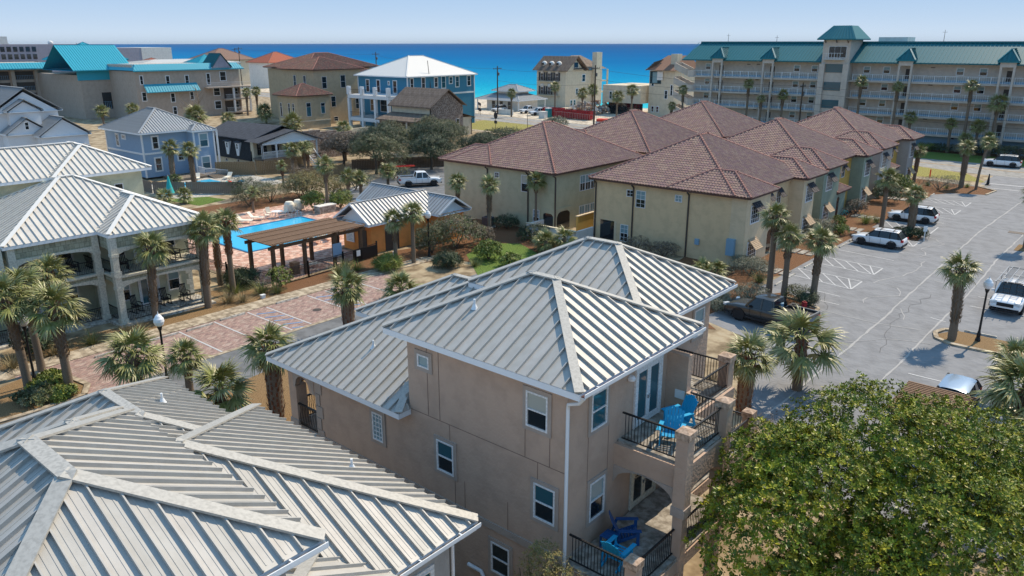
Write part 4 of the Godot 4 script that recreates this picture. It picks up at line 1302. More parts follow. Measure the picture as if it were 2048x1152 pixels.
func brick_cottage():
	var h := thing("stone_cottage", "small stone and stucco house with brown shake roof in front of the deep blue house", "house")
	block(h, "wall", "stucco_cream", 106.2, 115.0, 0, 5.9, -122.4, -111.2)
	var b := B.new()
	b.prism([V(106.2, 0, -111.15), V(115.0, 0, -111.15), V(115.0, 5.9, -111.15), V(110.6, 8.9, -111.15), V(106.2, 5.9, -111.15)], V(0, 0, -0.3))
	obj("gable_wall", b, M.stone, h)
	var pl := roof_planes(105.6, 115.6, -123, -110.6, 6.0, 0.66, "gable_z")
	b = B.new()
	for k in pl.f:
		b.poly(pl.f[k], Vector3.UP)
	# courses of shakes
	for i in 22:
		var t := (i + 0.5) / 22.0
		b.box(V(lerpf(105.6, 110.6, t), lerpf(6.0, 9.3, t) + 0.03, -116.8), Vector3(0.26, 0.05, 12.4), Basis(V(0, 0, 1), 0.5))
	b.bar(V(105.6, 5.95, -110.6), V(110.6, 9.25, -110.6), 0.1, 0.18)
	b.bar(V(110.6, 9.25, -110.6), V(115.6, 5.95, -110.6), 0.1, 0.18)
	b.bar(V(105.6, 5.92, -123), V(105.6, 5.92, -110.6), 0.1, 0.15)
	obj("roof", b, M.slate_brown, h)
	b = B.new()
	b.quad(V(101.8, 3.6, -122.4), V(101.8, 3.6, -111.0), V(106.2, 4.7, -111.0), V(106.2, 4.7, -122.4), Vector3.UP)
	for i in 10:
		var t := (i + 0.5) / 10.0
		b.box(V(lerpf(101.8, 106.2, t), lerpf(3.6, 4.7, t) + 0.03, -116.7), Vector3(0.4, 0.05, 11.4), Basis(V(0, 0, 1), 0.2))
	b.bar(V(101.8, 3.52, -122.4), V(101.8, 3.52, -111.0), 0.1, 0.16)
	b.bar(V(101.8, 3.55, -110.95), V(106.2, 4.65, -110.95), 0.1, 0.16)
	obj("porch_roof", b, M.slate_brown, h)
	block(h, "porch_bay", "stone", 102.6, 106.2, 0, 3.6, -122.2, -117.8)
	win_row(h, [[-121.4, 0.6, 0.9, 2.6], [-118.9, 0.6, 0.9, 2.6]], 102.6, "-x", {})
	win_row(h, [[-115.6, 0.2, 1.1, 2.4]], 106.2, "-x", {"sash": 0.0})
	for z in [-114.0, -111.4]: block(h, "post", "white_paint", 102.2, 102.4, 0, 3.6, z, z + 0.2)
	win_row(h, [[109.8, 2.2, 0.9, 1.2], [113.0, 1.6, 0.9, 1.9]], -111.15, "+z", {})
	b = B.new()
	b.quad(V(115.0, 4.4, -122.4), V(115.0, 4.4, -111.0), V(118.4, 3.5, -111.0), V(118.4, 3.5, -122.4), Vector3.UP)
	b.bar(V(118.4, 3.45, -122.4), V(118.4, 3.45, -111.0), 0.1, 0.16)
	obj("side_roof", b, M.slate_brown, h)
	block(h, "side_wall", "stucco_cream", 115.0, 117.8, 0, 3.6, -121, -111.5)
	b = B.new()
	b.tube([V(118.2, 3.4, -111.1), V(117.6, 3.0, -111.3), V(117.6, 0, -111.3)], [0.07, 0.07, 0.07], 6)
	obj("downspout", b, M.brown_metal, h)

func left_condo():
	var h := thing("turquoise_roofed_condo", "tan condominium with turquoise metal roofs and galleries on the left", "building")
	block(h, "wall", "stucco_condo_left", 87.0, 114.0, 0, 11.4, -206, -191)
	block(h, "wall", "stucco_condo_left", 80.0, 92.0, 0, 10.4, -232, -205)
	block(h, "wall", "stucco_condo_left", 46.0, 84.0, 0, 11.3, -245, -232.2)
	var o := {"mat": "turq", "cap": "cap_turq", "seam": 0.6, "fascia": "cap_turq", "sh": 0.09, "sw": 0.07}
	# shallow roof skirts
	for q in [[86.4, 115.2, -190.3], [54.0, 84.0, -229.4]]:
		var r := obj("roof_skirt", skirt(q[0], q[1], q[2]), M.turq0, h)
		var s := B.new()
		var x: float = q[0] + 0.4
		while x < q[1]:
			s.bar(V(x, 11.62, q[2] + 0.02), V(x, 13.0, q[2] - 1.58), 0.09, 0.1)
			x += 0.65
		obj("seams", s, M.cap_turq, r)
	block(h, "roof_deck", "concrete_new", 87, 114, 12.2, 12.9, -206, -192.3)
	block(h, "roof_deck", "concrete_new", 46, 84, 12.2, 12.9, -245, -231)
	metal_roof(h, 78.2, 92.6, -222, -203.4, 11.6, 0.62, o.merged({"shape": "gable_x"}))
	metal_roof(h, 84, 100, -238, -222, 13.6, 0.55, o)
	metal_roof(h, 40, 64.0, -240, -222.6, 12.0, 0.75, o.merged({"shape": "gable_x"}))
	metal_roof(h, 104, 116, -206, -194, 11.9, 0.5, o)
	# dormer gable on the right
	var b := B.new()
	b.prism([V(106.5, 11.9, -190.4), V(111.5, 11.9, -190.4), V(109, 15.0, -190.4)], V(0, 0, -0.3))
	obj("gable", b, M.stucco_far, h)
	metal_roof(h, 106.2, 111.8, -196, -190.2, 11.95, 1.2, {"mat": "teal", "cap": "cap_teal", "seam": 0.6, "shape": "gable_z"})
	# awning roof on the flat wall
	b = B.new()
	b.quad(V(88.6, 6.6, -189.6), V(102.2, 6.6, -189.6), V(102.0, 8.4, -190.95), V(88.6, 8.4, -190.95), V(0, 1, 1))
	var x2 := 88.8
	while x2 < 102:
		b.bar(V(x2, 6.62, -189.58), V(x2, 8.42, -190.95), 0.08, 0.1)
		x2 += 0.65
	b.bar(V(88.5, 6.55, -189.58), V(102.2, 6.55, -189.58), 0.12, 0.15)
	obj("awning_roof", b, M.turq0, h)
	var t := {"trim": 0.12, "trim_mat": "white_paint"}
	win_row(h, [[94.3, 7.6, 0.9, 2.6], [99.2, 7.6, 0.9, 2.6], [95.0, 4.0, 1.0, 2.1], [100.0, 4.3, 0.9, 1.9], [95.2, 1.0, 0.9, 1.8], [108.6, 8.6, 1.6, 2.2], [106.4, 5.0, 1.7, 1.9], [106.4, 1.7, 1.7, 1.9], [88.0, 8.4, 0.7, 2.0], [104.9, 7.8, 0.9, 2.7]], -191, "+z", t)
	win_row(h, [[88.0, 4.6, 1.0, 2.0]], -191, "+z", t)
	# balconies at the right end
	for y in [0.6, 3.9]:
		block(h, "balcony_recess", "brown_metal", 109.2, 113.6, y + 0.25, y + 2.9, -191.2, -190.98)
		block(h, "balcony_floor", "stucco_condo_left", 108.6, 115.6, y - 0.1, y + 0.2, -191, -189.2)
		railing(h, V(108.7, y + 0.2, -189.3), V(115.5, y + 0.2, -189.3), 1.1, {"mat": "white_paint", "sp": 0.25, "pw": 0.03})
		for x in [110.8, 115.4]: block(h, "column", "white_paint", x, x + 0.4, y + 0.2, y + 3.2, -189.5, -189.1)
		window(h, V(111.6, y + 0.9, -190.97), PX, PZ, 1.6, 1.8, {"grid": [2, 1]})
	block(h, "balcony_floor", "stucco_condo_left", 103.8, 115.8, 6.9, 7.2, -191, -188.9)
	railing(h, V(103.9, 7.2, -189.0), V(115.7, 7.2, -189.0), 1.1, {"mat": "white_paint", "sp": 0.3, "pw": 0.03})
	# galleries of the back wing: dark recesses between piers
	for f in 4:
		var y := 0.4 + f * 2.75
		for k in 5:
			var x0: float = [57.0, 70.4, 75.0, 62.0, 66.0][k]
			var x1: float = [61.8, 73.6, 79.4, 65.8, 70.0][k]
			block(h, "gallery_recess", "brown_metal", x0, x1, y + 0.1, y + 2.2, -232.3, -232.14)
			railing(h, V(x0, y + 0.1, -231.95), V(x1, y + 0.1, -231.95), 1.05, {"mat": "box_blue", "sp": 0.4, "pw": 0.05})
	for x in [56.5, 61.9, 70.2, 74.2, 79.7]: block(h, "pier", "stucco_condo_left", x - 0.4, x + 0.5, 0, 11.2, -232.4, -231.2)
	# stair tower opening
	block(h, "tower_opening", "glass_dark", 84.6, 86.8, 2.2, 6.2, -205.2, -204.95)
	railing(h, V(84.6, 2.2, -204.9), V(86.8, 2.2, -204.9), 1.8, {"mat": "box_blue", "sp": 0.4, "pw": 0.06})
	block(h, "fascia_band", "turq1", 79.6, 92.3, 9.2, 11.4, -205.3, -204.8)

func skirt(x0: float, x1: float, z: float) -> B:
	var b := B.new()
	b.quad(V(x0, 11.6, z), V(x1, 11.6, z), V(x1 - 1.2, 13.0, z - 1.6), V(x0 + 1.2, 13.0, z - 1.6), V(0, 1, 1))
	b.quad(V(x0, 11.6, z), V(x0, 11.6, z - 14), V(x0 + 1.2, 13.0, z - 14), V(x0 + 1.2, 13.0, z - 1.6), NX)
	b.bb(x0, x1, 11.35, 11.58, z - 0.1, z)
	b.bb(x0, x1, 11.36, 11.4, z - 1.6, z - 0.1)
	return b

func far_left():
	# pale grey towers by the shore far behind
	var h := thing("grey_beach_condo", "pale grey concrete beach condominium far away on the horizon at left", "building")
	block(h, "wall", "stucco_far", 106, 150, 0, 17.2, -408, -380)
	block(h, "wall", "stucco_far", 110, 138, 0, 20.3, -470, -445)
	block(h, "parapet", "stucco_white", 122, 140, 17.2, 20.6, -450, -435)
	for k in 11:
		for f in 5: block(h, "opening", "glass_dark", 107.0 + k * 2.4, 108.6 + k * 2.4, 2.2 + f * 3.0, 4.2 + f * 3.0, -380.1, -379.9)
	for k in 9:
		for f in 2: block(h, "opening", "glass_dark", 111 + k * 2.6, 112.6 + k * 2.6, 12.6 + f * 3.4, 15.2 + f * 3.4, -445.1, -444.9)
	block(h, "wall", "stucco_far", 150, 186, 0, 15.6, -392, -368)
	block(h, "wall", "stucco_white", 172, 186.1, 0, 15.7, -392, -367.9)
	for q in [[116, -446, 20.3], [131, -446, 20.6], [121, -400, 17.2], [146, -400, 17.2]]:
		var b := B.new()
		b.ball(V(q[0], q[2] + 0.6, q[1]), Vector3(1.2, 0.9, 1.2))
		obj("roof_tank", b, M.stucco_white, h)
	var g := thing("brown_roofed_house", "dark brown roof rising behind the turquoise roofed condominium at far left", "house")
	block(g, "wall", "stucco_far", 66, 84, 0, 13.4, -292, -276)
	metal_roof(g, 65, 85, -293, -275, 13.6, 0.3, {"mat": "zinc", "cap": "cap_zinc", "seam": 0.8, "fascia": "brown_metal"})
	var p := thing("flat_roofed_hall", "low pale flat roofed building beyond the left condominium", "building")
	block(p, "wall", "stucco_white", 132, 168, 0, 10.6, -300, -282)
	metal_roof(p, 131, 169, -301, -281, 10.8, 0.12, {"mat": "whiteroof", "cap": "cap_white", "seam": 1.0})
	# white houses with red roofs
	var w := thing("white_red_roofed_house", "white three storey beach house with orange red tile roof beyond the parking", "house")
	block(w, "wall", "stucco_white", 186.4, 199.4, 0, 9.9, -304, -289)
	block(w, "wall", "stucco_white", 199.4, 203.4, 0, 1.0, -300, -289)
	for y in [3.4, 6.7, 9.6]: block(w, "balcony_floor", "stucco_white", 199.4, 203.2, y, y + 0.3, -300, -289)
	for z in [-299.6, -294.5, -289.4]: block(w, "post", "stucco_white", 202.7, 203.2, 0, 9.9, z, z + 0.5)
	var r := RandomNumberGenerator.new()
	r.seed = 5
	var xf := []
	var cl := []
	tile_roof(w, 185.6, 204, -305, -288.2, 10.1, 0.48, xf, cl, r, [Color(0.42, 0.15, 0.09), Color(0.5, 0.2, 0.12), Color(0.38, 0.13, 0.08)], "", false)
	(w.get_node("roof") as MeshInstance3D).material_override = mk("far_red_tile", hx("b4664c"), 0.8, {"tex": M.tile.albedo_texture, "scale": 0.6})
	win_row(w, [[187.6, 7.2, 1.3, 1.8], [190.0, 7.2, 1.6, 1.8], [195.6, 7.0, 1.9, 2.0], [188.0, 3.8, 2.0, 2.0], [195.8, 3.8, 1.9, 2.0], [196.0, 0.8, 2.0, 1.8]], -289, "+z", {"grid": [2, 1], "sash": 0.0, "bot": "glass_teal"})
	var w2 := thing("grey_red_roofed_house", "house with faded red brown hip roof behind the turquoise condominium's right end", "house")
	block(w2, "wall", "stucco_cream", 180, 200, 0, 10.6, -340, -322)
	tile_roof(w2, 179, 201, -341, -321, 10.8, 0.46, xf, cl, r, [Color(0.3, 0.2, 0.17)], "", false)
	(w2.get_node("roof") as MeshInstance3D).material_override = mk("far_brown_tile", hx("957a6c"), 0.8, {"tex": M.tile.albedo_texture, "scale": 0.6})
	var w3 := thing("small_red_roof_house", "small house with a red tiled hip roof, only its roof top showing", "house")
	block(w3, "wall", "stucco_cream", 150, 162, 0, 9.2, -332, -320)
	tile_roof(w3, 149, 163, -333, -319, 9.4, 0.36, xf, cl, r, [Color(0.42, 0.15, 0.09)], "", false)
	(w3.get_node("roof") as MeshInstance3D).material_override = M.far_red_tile

func beach_houses():
	var h := thing("beige_beach_house", "tall beige beach house with shuttered arched windows, brown roof and big chimney", "house")
	block(h, "wall", "stucco_cream", 186.5, 205, 0, 10.0, -149.6, -139.0)
	var pl := roof_planes(185.4, 196.6, -150.6, -137.9, 10.1, 0.72, "gable_z")
	var b := B.new()
	for k in pl.f: b.poly(pl.f[k], Vector3.UP)
	for i in 16:
		var t := (i + 0.5) / 16.0
		b.box(V(lerpf(185.4, 191.0, t), lerpf(10.1, 14.13, t) + 0.04, -144.25), Vector3(0.3, 0.05, 12.7), Basis(V(0, 0, 1), 0.58))
	b.bar(V(185.4, 10.05, -137.9), V(191, 14.1, -137.9), 0.25, 0.25)
	b.bar(V(191, 14.1, -137.9), V(196.6, 10.05, -137.9), 0.25, 0.25)
	obj("roof", b, M.slate_brown, h)
	b = B.new()
	var p2 := roof_planes(190.0, 206.5, -150, -138.3, 10.4, 0.66, "hip")
	for k in p2.f: b.poly(p2.f[k], Vector3.UP)
	obj("roof", b, M.slate_brown, h)
	b = B.new()
	b.prism([V(186.4, 9.9, -138.95), V(195.6, 9.9, -138.95), V(191, 13.4, -138.95)], V(0, 0, -0.2))
	obj("gable", b, M.stucco_cream, h)
	window(h, V(190.2, 10.9, -138.9), PX, PZ, 2.2, 1.6, {"sash": 0.0})
	for z in [-147.6, -144.9, -142.2]:
		b = B.new()
		b.ball(V(187.6, 12.0, z), Vector3(0.9, 0.8, 0.75), 10, 6)
		var d := obj("dormer", b, M.stucco_white, h)
		block(d, "pane", "glass_dark", 186.6, 186.72, 11.6, 12.3, z - 0.4, z + 0.4)
		for y in [3.4, 7.3]:
			if y < 4 and z > -143: continue
			window(h, V(186.5, y, z - 0.55), PZ, NX, 1.1, 2.5, {"grid": [2, 1]})
			for s in [-1.15, 0.7]: block(h, "shutter", "awning", 186.42, 186.5, y, y + 2.3, z + s - 0.1, z + s + 0.5)
			b = B.new()
			b.ball(V(186.5, y + 2.5, z), Vector3(0.12, 0.55, 0.75), 10, 6)
			obj("arch_head", b, M.stucco_white, h)
	for y in [3.2, 7.1]:
		block(h, "balcony_floor", "stucco_cream", 185.7, 186.5, y - 0.15, y, -149, -141)
		railing(h, V(185.8, y, -149), V(185.8, y, -141), 1.0, {"sp": 0.25, "pw": 0.04})
	block(h, "chimney", "stucco_cream", 199.6, 202.4, 0, 15.2, -139, -137.4)
	win_row(h, [[194.6, 6.9, 1.5, 2.0], [191.6, 3.2, 1.0, 1.8], [189.0, 0.2, 0.9, 1.6], [190.6, 0.2, 0.9, 1.6]], -139, "+z", {"trim": 0.15, "trim_mat": "white_paint"})
	for y in [3.3, 6.6]: block(h, "balcony_floor", "stucco_cream", 205, 208.4, y, y + 0.3, -149, -139)
	block(h, "post", "stucco_cream", 208, 208.4, 0, 10.2, -139.4, -139)
	# gazebo
	var g := thing("beach_pavilion", "white beach pavilion with two tiered pale metal roof on posts", "pavilion")
	metal_roof(g, 165.5, 178.0, -155.2, -138.8, 2.9, 0.36, {"mat": "steel", "cap": "cap_steel", "seam": 0.6, "sw": 0.08})
	block(g, "wall", "stucco_white", 167.5, 176.4, 0, 2.7, -152.4, -141.2)
	block(g, "wall", "stucco_white", 169.4, 174.6, 2.7, 5.1, -149.8, -143.0)
	metal_roof(g, 168.2, 175.8, -151.4, -141.4, 5.15, 0.42, {"mat": "steel", "cap": "cap_steel", "seam": 0.6, "sw": 0.08})
	for z in [-154.6, -147, -139.4]:
		for x in [166.0, 177.5]: block(g, "post", "white_paint", x - 0.12, x + 0.12, 0, 2.8, z - 0.12, z + 0.12)
	for z in [-150.5, -147.6, -144.6]: window(g, V(167.5, 0.2, z), PZ, NX, 1.3, 2.2, {"frame_mat": "stucco_white"})
	# half demolished house
	var d := thing("demolished_house", "half demolished pale beach house with torn open roof and chimney", "house")
	block(d, "wall", "stucco_cream", 178.6, 192, 0, 11.2, -106.6, -99.4)
	block(d, "wall", "stucco_cream", 176, 190, 3.0, 7.4, -119, -107.4)
	block(d, "column", "stucco_cream", 176, 176.6, 0, 3.0, -118.8, -118.2)
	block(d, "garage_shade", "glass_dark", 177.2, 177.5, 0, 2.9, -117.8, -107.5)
	block(d, "opening", "glass_dark", 178.5, 178.62, 8.0, 11.0, -106.4, -103.2)
	block(d, "opening_light", "glass_pale", 178.42, 178.52, 8.2, 10.8, -105.6, -104.2)
	block(d, "hanging_sheet", "stucco_white", 178.2, 178.4, 8.9, 11.0, -104.2, -102.6)
	b = B.new()
	b.quad(V(177.4, 11.3, -107.4), V(177.4, 11.3, -98.6), V(185, 14.8, -99.6), V(185, 14.8, -105.2), Vector3.UP)
	b.quad(V(192.6, 11.3, -107.4), V(192.6, 11.3, -98.6), V(185, 14.8, -99.6), V(185, 14.8, -105.2), Vector3.UP)
	b.tri(V(177.4, 11.3, -98.6), V(192.6, 11.3, -98.6), V(185, 14.8, -99.6), V(0, 1, 1))
	obj("roof", b, mk("torn_roof", hx("9d7a66"), 0.9, {"tex": M.debris.albedo_texture, "scale": 0.5}), d)
	b = B.new()
	for k in 5: b.bar(V(177.6 + k * 0.9, 11.3 + k * 0.42, -107.2), V(178.8 + k * 0.7, 12.6 + k * 0.3, -104.6), 0.15, 0.25)
	obj("rafters", b, M.wood_brown, d)
	block(d, "chimney", "stucco_cream", 180.5, 182.8, 9, 15.2, -101.8, -100.0)
	win_row(d, [[-102.0, 4.4, 0.8, 2.0], [-100.4, 5.2, 0.6, 2.6], [-105.6, 1.0, 0.7, 1.4], [-104.2, 1.0, 0.7, 1.4], [-105.9, 7.4, 0.7, 1.2]], 178.6, "-x", {"trim": 0.1, "trim_mat": "white_paint"})
	win_row(d, [[-116.8, 3.9, 0.8, 1.9]], 176, "-x", {"trim": 0.1, "trim_mat": "white_paint"})
	var rr := RandomNumberGenerator.new()
	rr.seed = 91
	var xf := []
	var cl := []
	for k in 260:
		var q := V(rr.randf_range(168, 178), 0, rr.randf_range(-126, -117))
		q.y = rr.randf_range(0.2, 3.4) * clampf(1.0 - absf(q.z + 120.5) / 7.0, 0.1, 1.0)
		var sc := Vector3(rr.randf_range(0.2, 1.6), rr.randf_range(0.1, 0.5), rr.randf_range(0.2, 0.8))
		xf.append(Transform3D(Basis(V(rr.randf() - 0.5, rr.randf() - 0.5, rr.randf() - 0.5).normalized(), rr.randf() * 3.0).scaled_local(sc), q))
		var t: Color = [Color(0.5, 0.42, 0.33), Color(0.62, 0.58, 0.52), Color(0.35, 0.2, 0.14), Color(0.3, 0.28, 0.27)][k % 4]
		cl.append(t)
	var bx := B.new()
	bx.box(Vector3.ZERO, Vector3.ONE)
	var pile := multi("rubble_heap", bx.mesh(), mk("rubble", Color(1, 1, 1), 1.0, {"vc": true}), xf, cl)
	tag(pile, "heap of broken boards and rubble beside the half demolished house", "rubble")
	stuff(pile)

func right_condo():
	var h := thing("teal_roofed_condo", "long five storey condominium with teal metal roof, gallery railings and a stair tower", "building")
	var X := 154.0
	block(h, "wall", "stucco_condo", X, 170, 0, 14.5, -81, 6)
	# galleries: slabs, railings, pilasters, windows
	for i in 4:
		var y: float = [11.4, 8.45, 5.6, 2.65][i]
		block(h, "gallery_floor", "stucco_condo", X - 1.7, X, y - 0.3, y, -81.5, 6)
		for seg in [[-80.4, -54.4], [-48.4, 6.0]]:
			railing(h, V(X - 1.6, y, seg[0]), V(X - 1.6, y, seg[1]), 1.05, {"mat": "sign_white", "sp": 0.34, "pw": 0.028, "rw": 0.06})
			var z: float = seg[0]
			var b := B.new()
			while z < seg[1]:
				b.bb(X - 1.64, X - 1.56, y, y + 1.1, z - 0.04, z + 0.04)
				z += 1.7
			obj("rail_posts", b, M.sign_white, h)
		# blue glazed panels behind the rails
		block(h, "towel_row", "box_blue", X - 1.2, X - 1.15, y + 0.02, y + 0.42, -80, -54.6)
		block(h, "towel_row", "box_blue", X - 1.2, X - 1.15, y + 0.02, y + 0.42, -48.2, 6)
		for z in [-78.6, -60.0, -56.6, -47.1, -43.7, -31.9, -28.4, -16.5, -13.0]:
			window(h, V(X, y + 1.25, z), PZ, NX, 1.1, 1.15, {"trim": 0.08, "trim_mat": "white_paint", "top": "glass_pale"})
		for z in [-75.1, -64.3, -39.5, -24.0]:
			block(h, "door", "brown_metal", X - 0.05, X, y + 0.02, y + 2.1, z - 0.45, z + 0.45)
		for z in [-69.6, -67.6, -36.0, -20.0]: block(h, "vent", "brown_metal", X - 0.04, X, y + 2.35, y + 2.47, z, z + 0.7)
		# rounded stair landing at the left end
		var sb := B.new()
		var rg := []
		for k in 9:
			var t := PI * 0.5 * k / 8.0
			rg.append(V(X - 1.75 + 3.4 - 3.4 * cos(t), 0, -80.4 - 2.6 * sin(t)))
		for k in 8:
			sb.quad(rg[k] + V(0, y - 0.3, 0), rg[k + 1] + V(0, y - 0.3, 0), rg[k + 1] + V(0, y + 1.1, 0), rg[k] + V(0, y + 1.1, 0), NX)
		obj("stair_landing", sb, M.stucco_condo, h)
		sb = B.new()
		sb.prism([V(155, y - 0.3, -83.0), V(155, y + 1.1, -83.0), V(155, y + 2.4, -86.2), V(155, y + 1.0, -86.2)], V(-0.25, 0, 0))
		sb.prism([V(158, y - 0.3, -83.0), V(158, y + 1.1, -83.0), V(158, y + 2.4, -86.2), V(158, y + 1.0, -86.2)], V(-0.25, 0, 0))
		sb.bb(154.8, 158, y + 1.0, y + 2.5, -86.4, -86.2)
		obj("stair_flight", sb, M.stucco_condo, h)
	for z in [-76.1, -74.15, -65.4, -63.5, -40.6, -38.6, -25.1, -23.2, -9.5, -7.6]:
		var b := B.new()
		b.bar(V(X - 2.1, 0, z), V(X - 1.9, 14.4, z), 0.34, 0.34, V(0, 0, 1))
		obj("pilaster", b, M.stucco_condo, h)
	for z in [-75.1, -64.45, -39.6, -24.15, -8.5]:
		block(h, "pilaster_head", "stucco_condo", X - 2.1, X - 1.6, 14.1, 15.0, z - 1.15, z + 1.15)
		metal_roof(h, X - 2.4, X + 5.0, z - 1.55, z + 1.55, 15.05, 1.25, {"mat": "teal", "cap": "cap_teal", "seam": 0.6, "fascia": "cap_teal"})
	# mansard roof
	var b := B.new()
	b.quad(V(X - 1.9, 14.6, -83.2), V(X - 1.9, 14.6, 8), V(158, 17.9, 8), V(158, 17.9, -82.0), NX)
	b.quad(V(X - 1.9, 14.6, -83.2), V(170, 14.6, -83.2), V(166, 17.9, -82.0), V(158, 17.9, -82.0), V(0, 0, -1))
	b.quad(V(158, 17.9, -82), V(158, 17.9, 8), V(166, 17.9, 8), V(166, 17.9, -82), Vector3.UP)
	b.bb(X - 1.95, X - 1.85, 14.4, 14.62, -83.2, -54.2)
	b.bb(X - 1.95, X - 1.85, 14.4, 14.62, -49.2, 8)
	b.bb(X - 1.9, X, 14.41, 14.45, -83.1, 8)
	b.bb(157.7, 158.3, 17.85, 18.15, -82, 8)
	var rf := obj("roof", b, M.teal0, h)
	b = B.new()
	var z := -82.6
	while z < 7:
		b.bar(V(X - 1.9, 14.65, z), V(158, 17.95, z), 0.06, 0.09, V(0, 0, 1))
		z += 0.62
	obj("roof_seams", b, M.cap_teal, rf)
	# tower
	block(h, "tower", "stucco_condo", 151.4, 158, 0, 18.4, -54.0, -49.1)
	block(h, "tower_buttress", "stucco_condo", 150.9, 151.4, 0, 14.2, -54.2, -53.2)
	block(h, "tower_buttress", "stucco_condo", 150.9, 151.4, 0, 14.2, -49.9, -48.9)
	for y in [12.7, 9.5, 6.3]: block(h, "tower_louvre", "glass_teal", 151.3, 151.4, y, y + 1.5, -53.1, -50.0)
	window(h, V(151.4, 15.3, -52.9), PZ, NX, 3.2, 2.0, {"grid": [3, 1], "sash": 0.0})
	block(h, "tower_balcony", "stucco_condo", 150.4, 151.4, 14.9, 15.0, -53.6, -49.9)
	railing(h, V(150.5, 15.0, -53.5), V(150.5, 15.0, -50.0), 1.1, {"mat": "sign_white", "sp": 0.5, "pw": 0.04})
	b = B.new()
	var e0 := [V(150.6, 18.6, -55.0), V(159, 18.6, -55.0), V(159, 18.6, -48.1), V(150.6, 18.6, -48.1)]
	var e1 := [V(153.2, 20.9, -53.2), V(156.6, 20.9, -53.2), V(156.6, 20.9, -49.9), V(153.2, 20.9, -49.9)]
	for k in 4: b.quad(e0[k], e0[(k + 1) % 4], e1[(k + 1) % 4], e1[k], V(e0[k].x - 155 + e0[(k + 1) % 4].x - 155, 1, e0[k].z + e0[(k + 1) % 4].z + 103))
	b.poly(e1, Vector3.UP)
	b.bb(150.6, 159, 18.4, 18.6, -55.0, -48.1)
	var tr := obj("tower_roof", b, M.teal1, h)
	b = B.new()
	for k in 11:
		var t := (k + 0.5) / 11.0
		b.bar(e0[0].lerp(e0[3], t), e1[0].lerp(e1[3], t), 0.07, 0.1, V(0, 0, 1))
	obj("roof_seams", b, M.cap_teal, tr)
	for zz in [-53.6, -51.6, -49.6]:
		b = B.new()
		b.bar(V(151.4, 17.9, zz), V(150.8, 18.45, zz), 0.12, 0.12)
		obj("bracket", b, M.brown_metal, h)
	block(h, "roof_plant", "stucco_white", 160, 165, 17.9, 18.9, -47, -42)
	# ground floor
	block(h, "garage_wall", "box_blue", X - 0.2, X, 0, 2.2, -46, 5)
	for zz in [-31, -28, -25.4, -20.0, -14.0]: block(h, "wall_lamp", "awning", X - 0.4, X - 0.2, 1.95, 2.2, zz, zz + 0.4)
	for q in [[-77, 19.0], [-66.5, 18.6], [-56.5, 18.9], [-36.0, 19.4]]:
		b = B.new()
		b.tube([V(160, 17.9, q[0]), V(160, q[1] + 0.7, q[0])], [0.05, 0.03], 5)
		b.bar(V(160, q[1] + 0.3, q[0] - 0.4), V(160, q[1] + 0.3, q[0] + 0.4), 0.04, 0.04)
		obj("antenna", b, M.brown_metal, h)

# ------------------------------------------------------------------ ground, paving, markings
func sheet(called: String, mat: String, y: float, pts: Array, parent: Node = self) -> MeshInstance3D:
	# flat polygon, pts: [x, z]
	var o2 := PackedVector2Array()
	for p in pts: o2.append(Vector2(p[0], p[1]))
	var idx := Geometry2D.triangulate_polygon(o2)
	var b := B.new()
	for i in range(0, idx.size(), 3):
		b.tri(V(o2[idx[i]].x, y, o2[idx[i]].y), V(o2[idx[i + 1]].x, y, o2[idx[i + 1]].y), V(o2[idx[i + 2]].x, y, o2[idx[i + 2]].y), Vector3.UP)
	return struct(called, b, M[mat], parent)

func rect(x0, x1, z0, z1) -> Array:
	return [[x0, z0], [x1, z0], [x1, z1], [x0, z1]]

func stripe(b: B, a: Array, c: Array, w: float, y := 0.022):
	var p := V(a[0], y, a[1])
	var q := V(c[0], y, c[1])
	var d := (q - p).normalized()
	var s := V(-d.z, 0, d.x) * w * 0.5
	b.quad(p + s, q + s, q - s, p - s, Vector3.UP)

func wiggle(b: B, pts: Array, w: float, r: RandomNumberGenerator, y := 0.02, amp := 0.12):
	for i in pts.size() - 1:
		var a := Vector2(pts[i][0], pts[i][1])
		var c := Vector2(pts[i + 1][0], pts[i + 1][1])
		var L := a.distance_to(c)
		var n := maxi(2, int(L / 0.8))
		var last := a
		var side := (c - a).orthogonal().normalized()
		for k in range(1, n + 1):
			var p := a.lerp(c, float(k) / n)
			if k < n: p += side * r.randf_range(-amp, amp)
			var ww := w * r.randf_range(0.6, 1.25)
			stripe(b, [last.x, last.y], [p.x, p.y], ww, y)
			last = p

func ring_curb(called: String, pts: Array, w: float, h: float, parent: Node = self):
	var b := B.new()
	for i in pts.size() - 1:
		b.bar(V(pts[i][0], h * 0.5, pts[i][1]), V(pts[i + 1][0], h * 0.5, pts[i + 1][1]), w, h)
	return struct(called, b, M.concrete, parent)

func slab_row(called: String, pts: Array, w: float, step: float, y: float):
	# a pavement made of separate slabs, each a piece
	var base := Node3D.new()
	base.name = named(called, self)
	add_child(base)
	base.set_meta("kind", "structure")
	for i in pts.size() - 1:
		var a := V(pts[i][0], 0, pts[i][1])
		var c := V(pts[i + 1][0], 0, pts[i + 1][1])
		var d := (c - a).normalized()
		var L := (c - a).length()
		var n := maxi(1, int(round(L / step)))
		for k in n:
			var b := B.new()
			b.box(a + d * L * (k + 0.5) / n + V(0, y - 0.06, 0), Vector3(w, 0.12, L / n - 0.03), Basis(V(d.z, 0, -d.x), Vector3.UP, d))
			obj("slab", b, M.concrete, base)

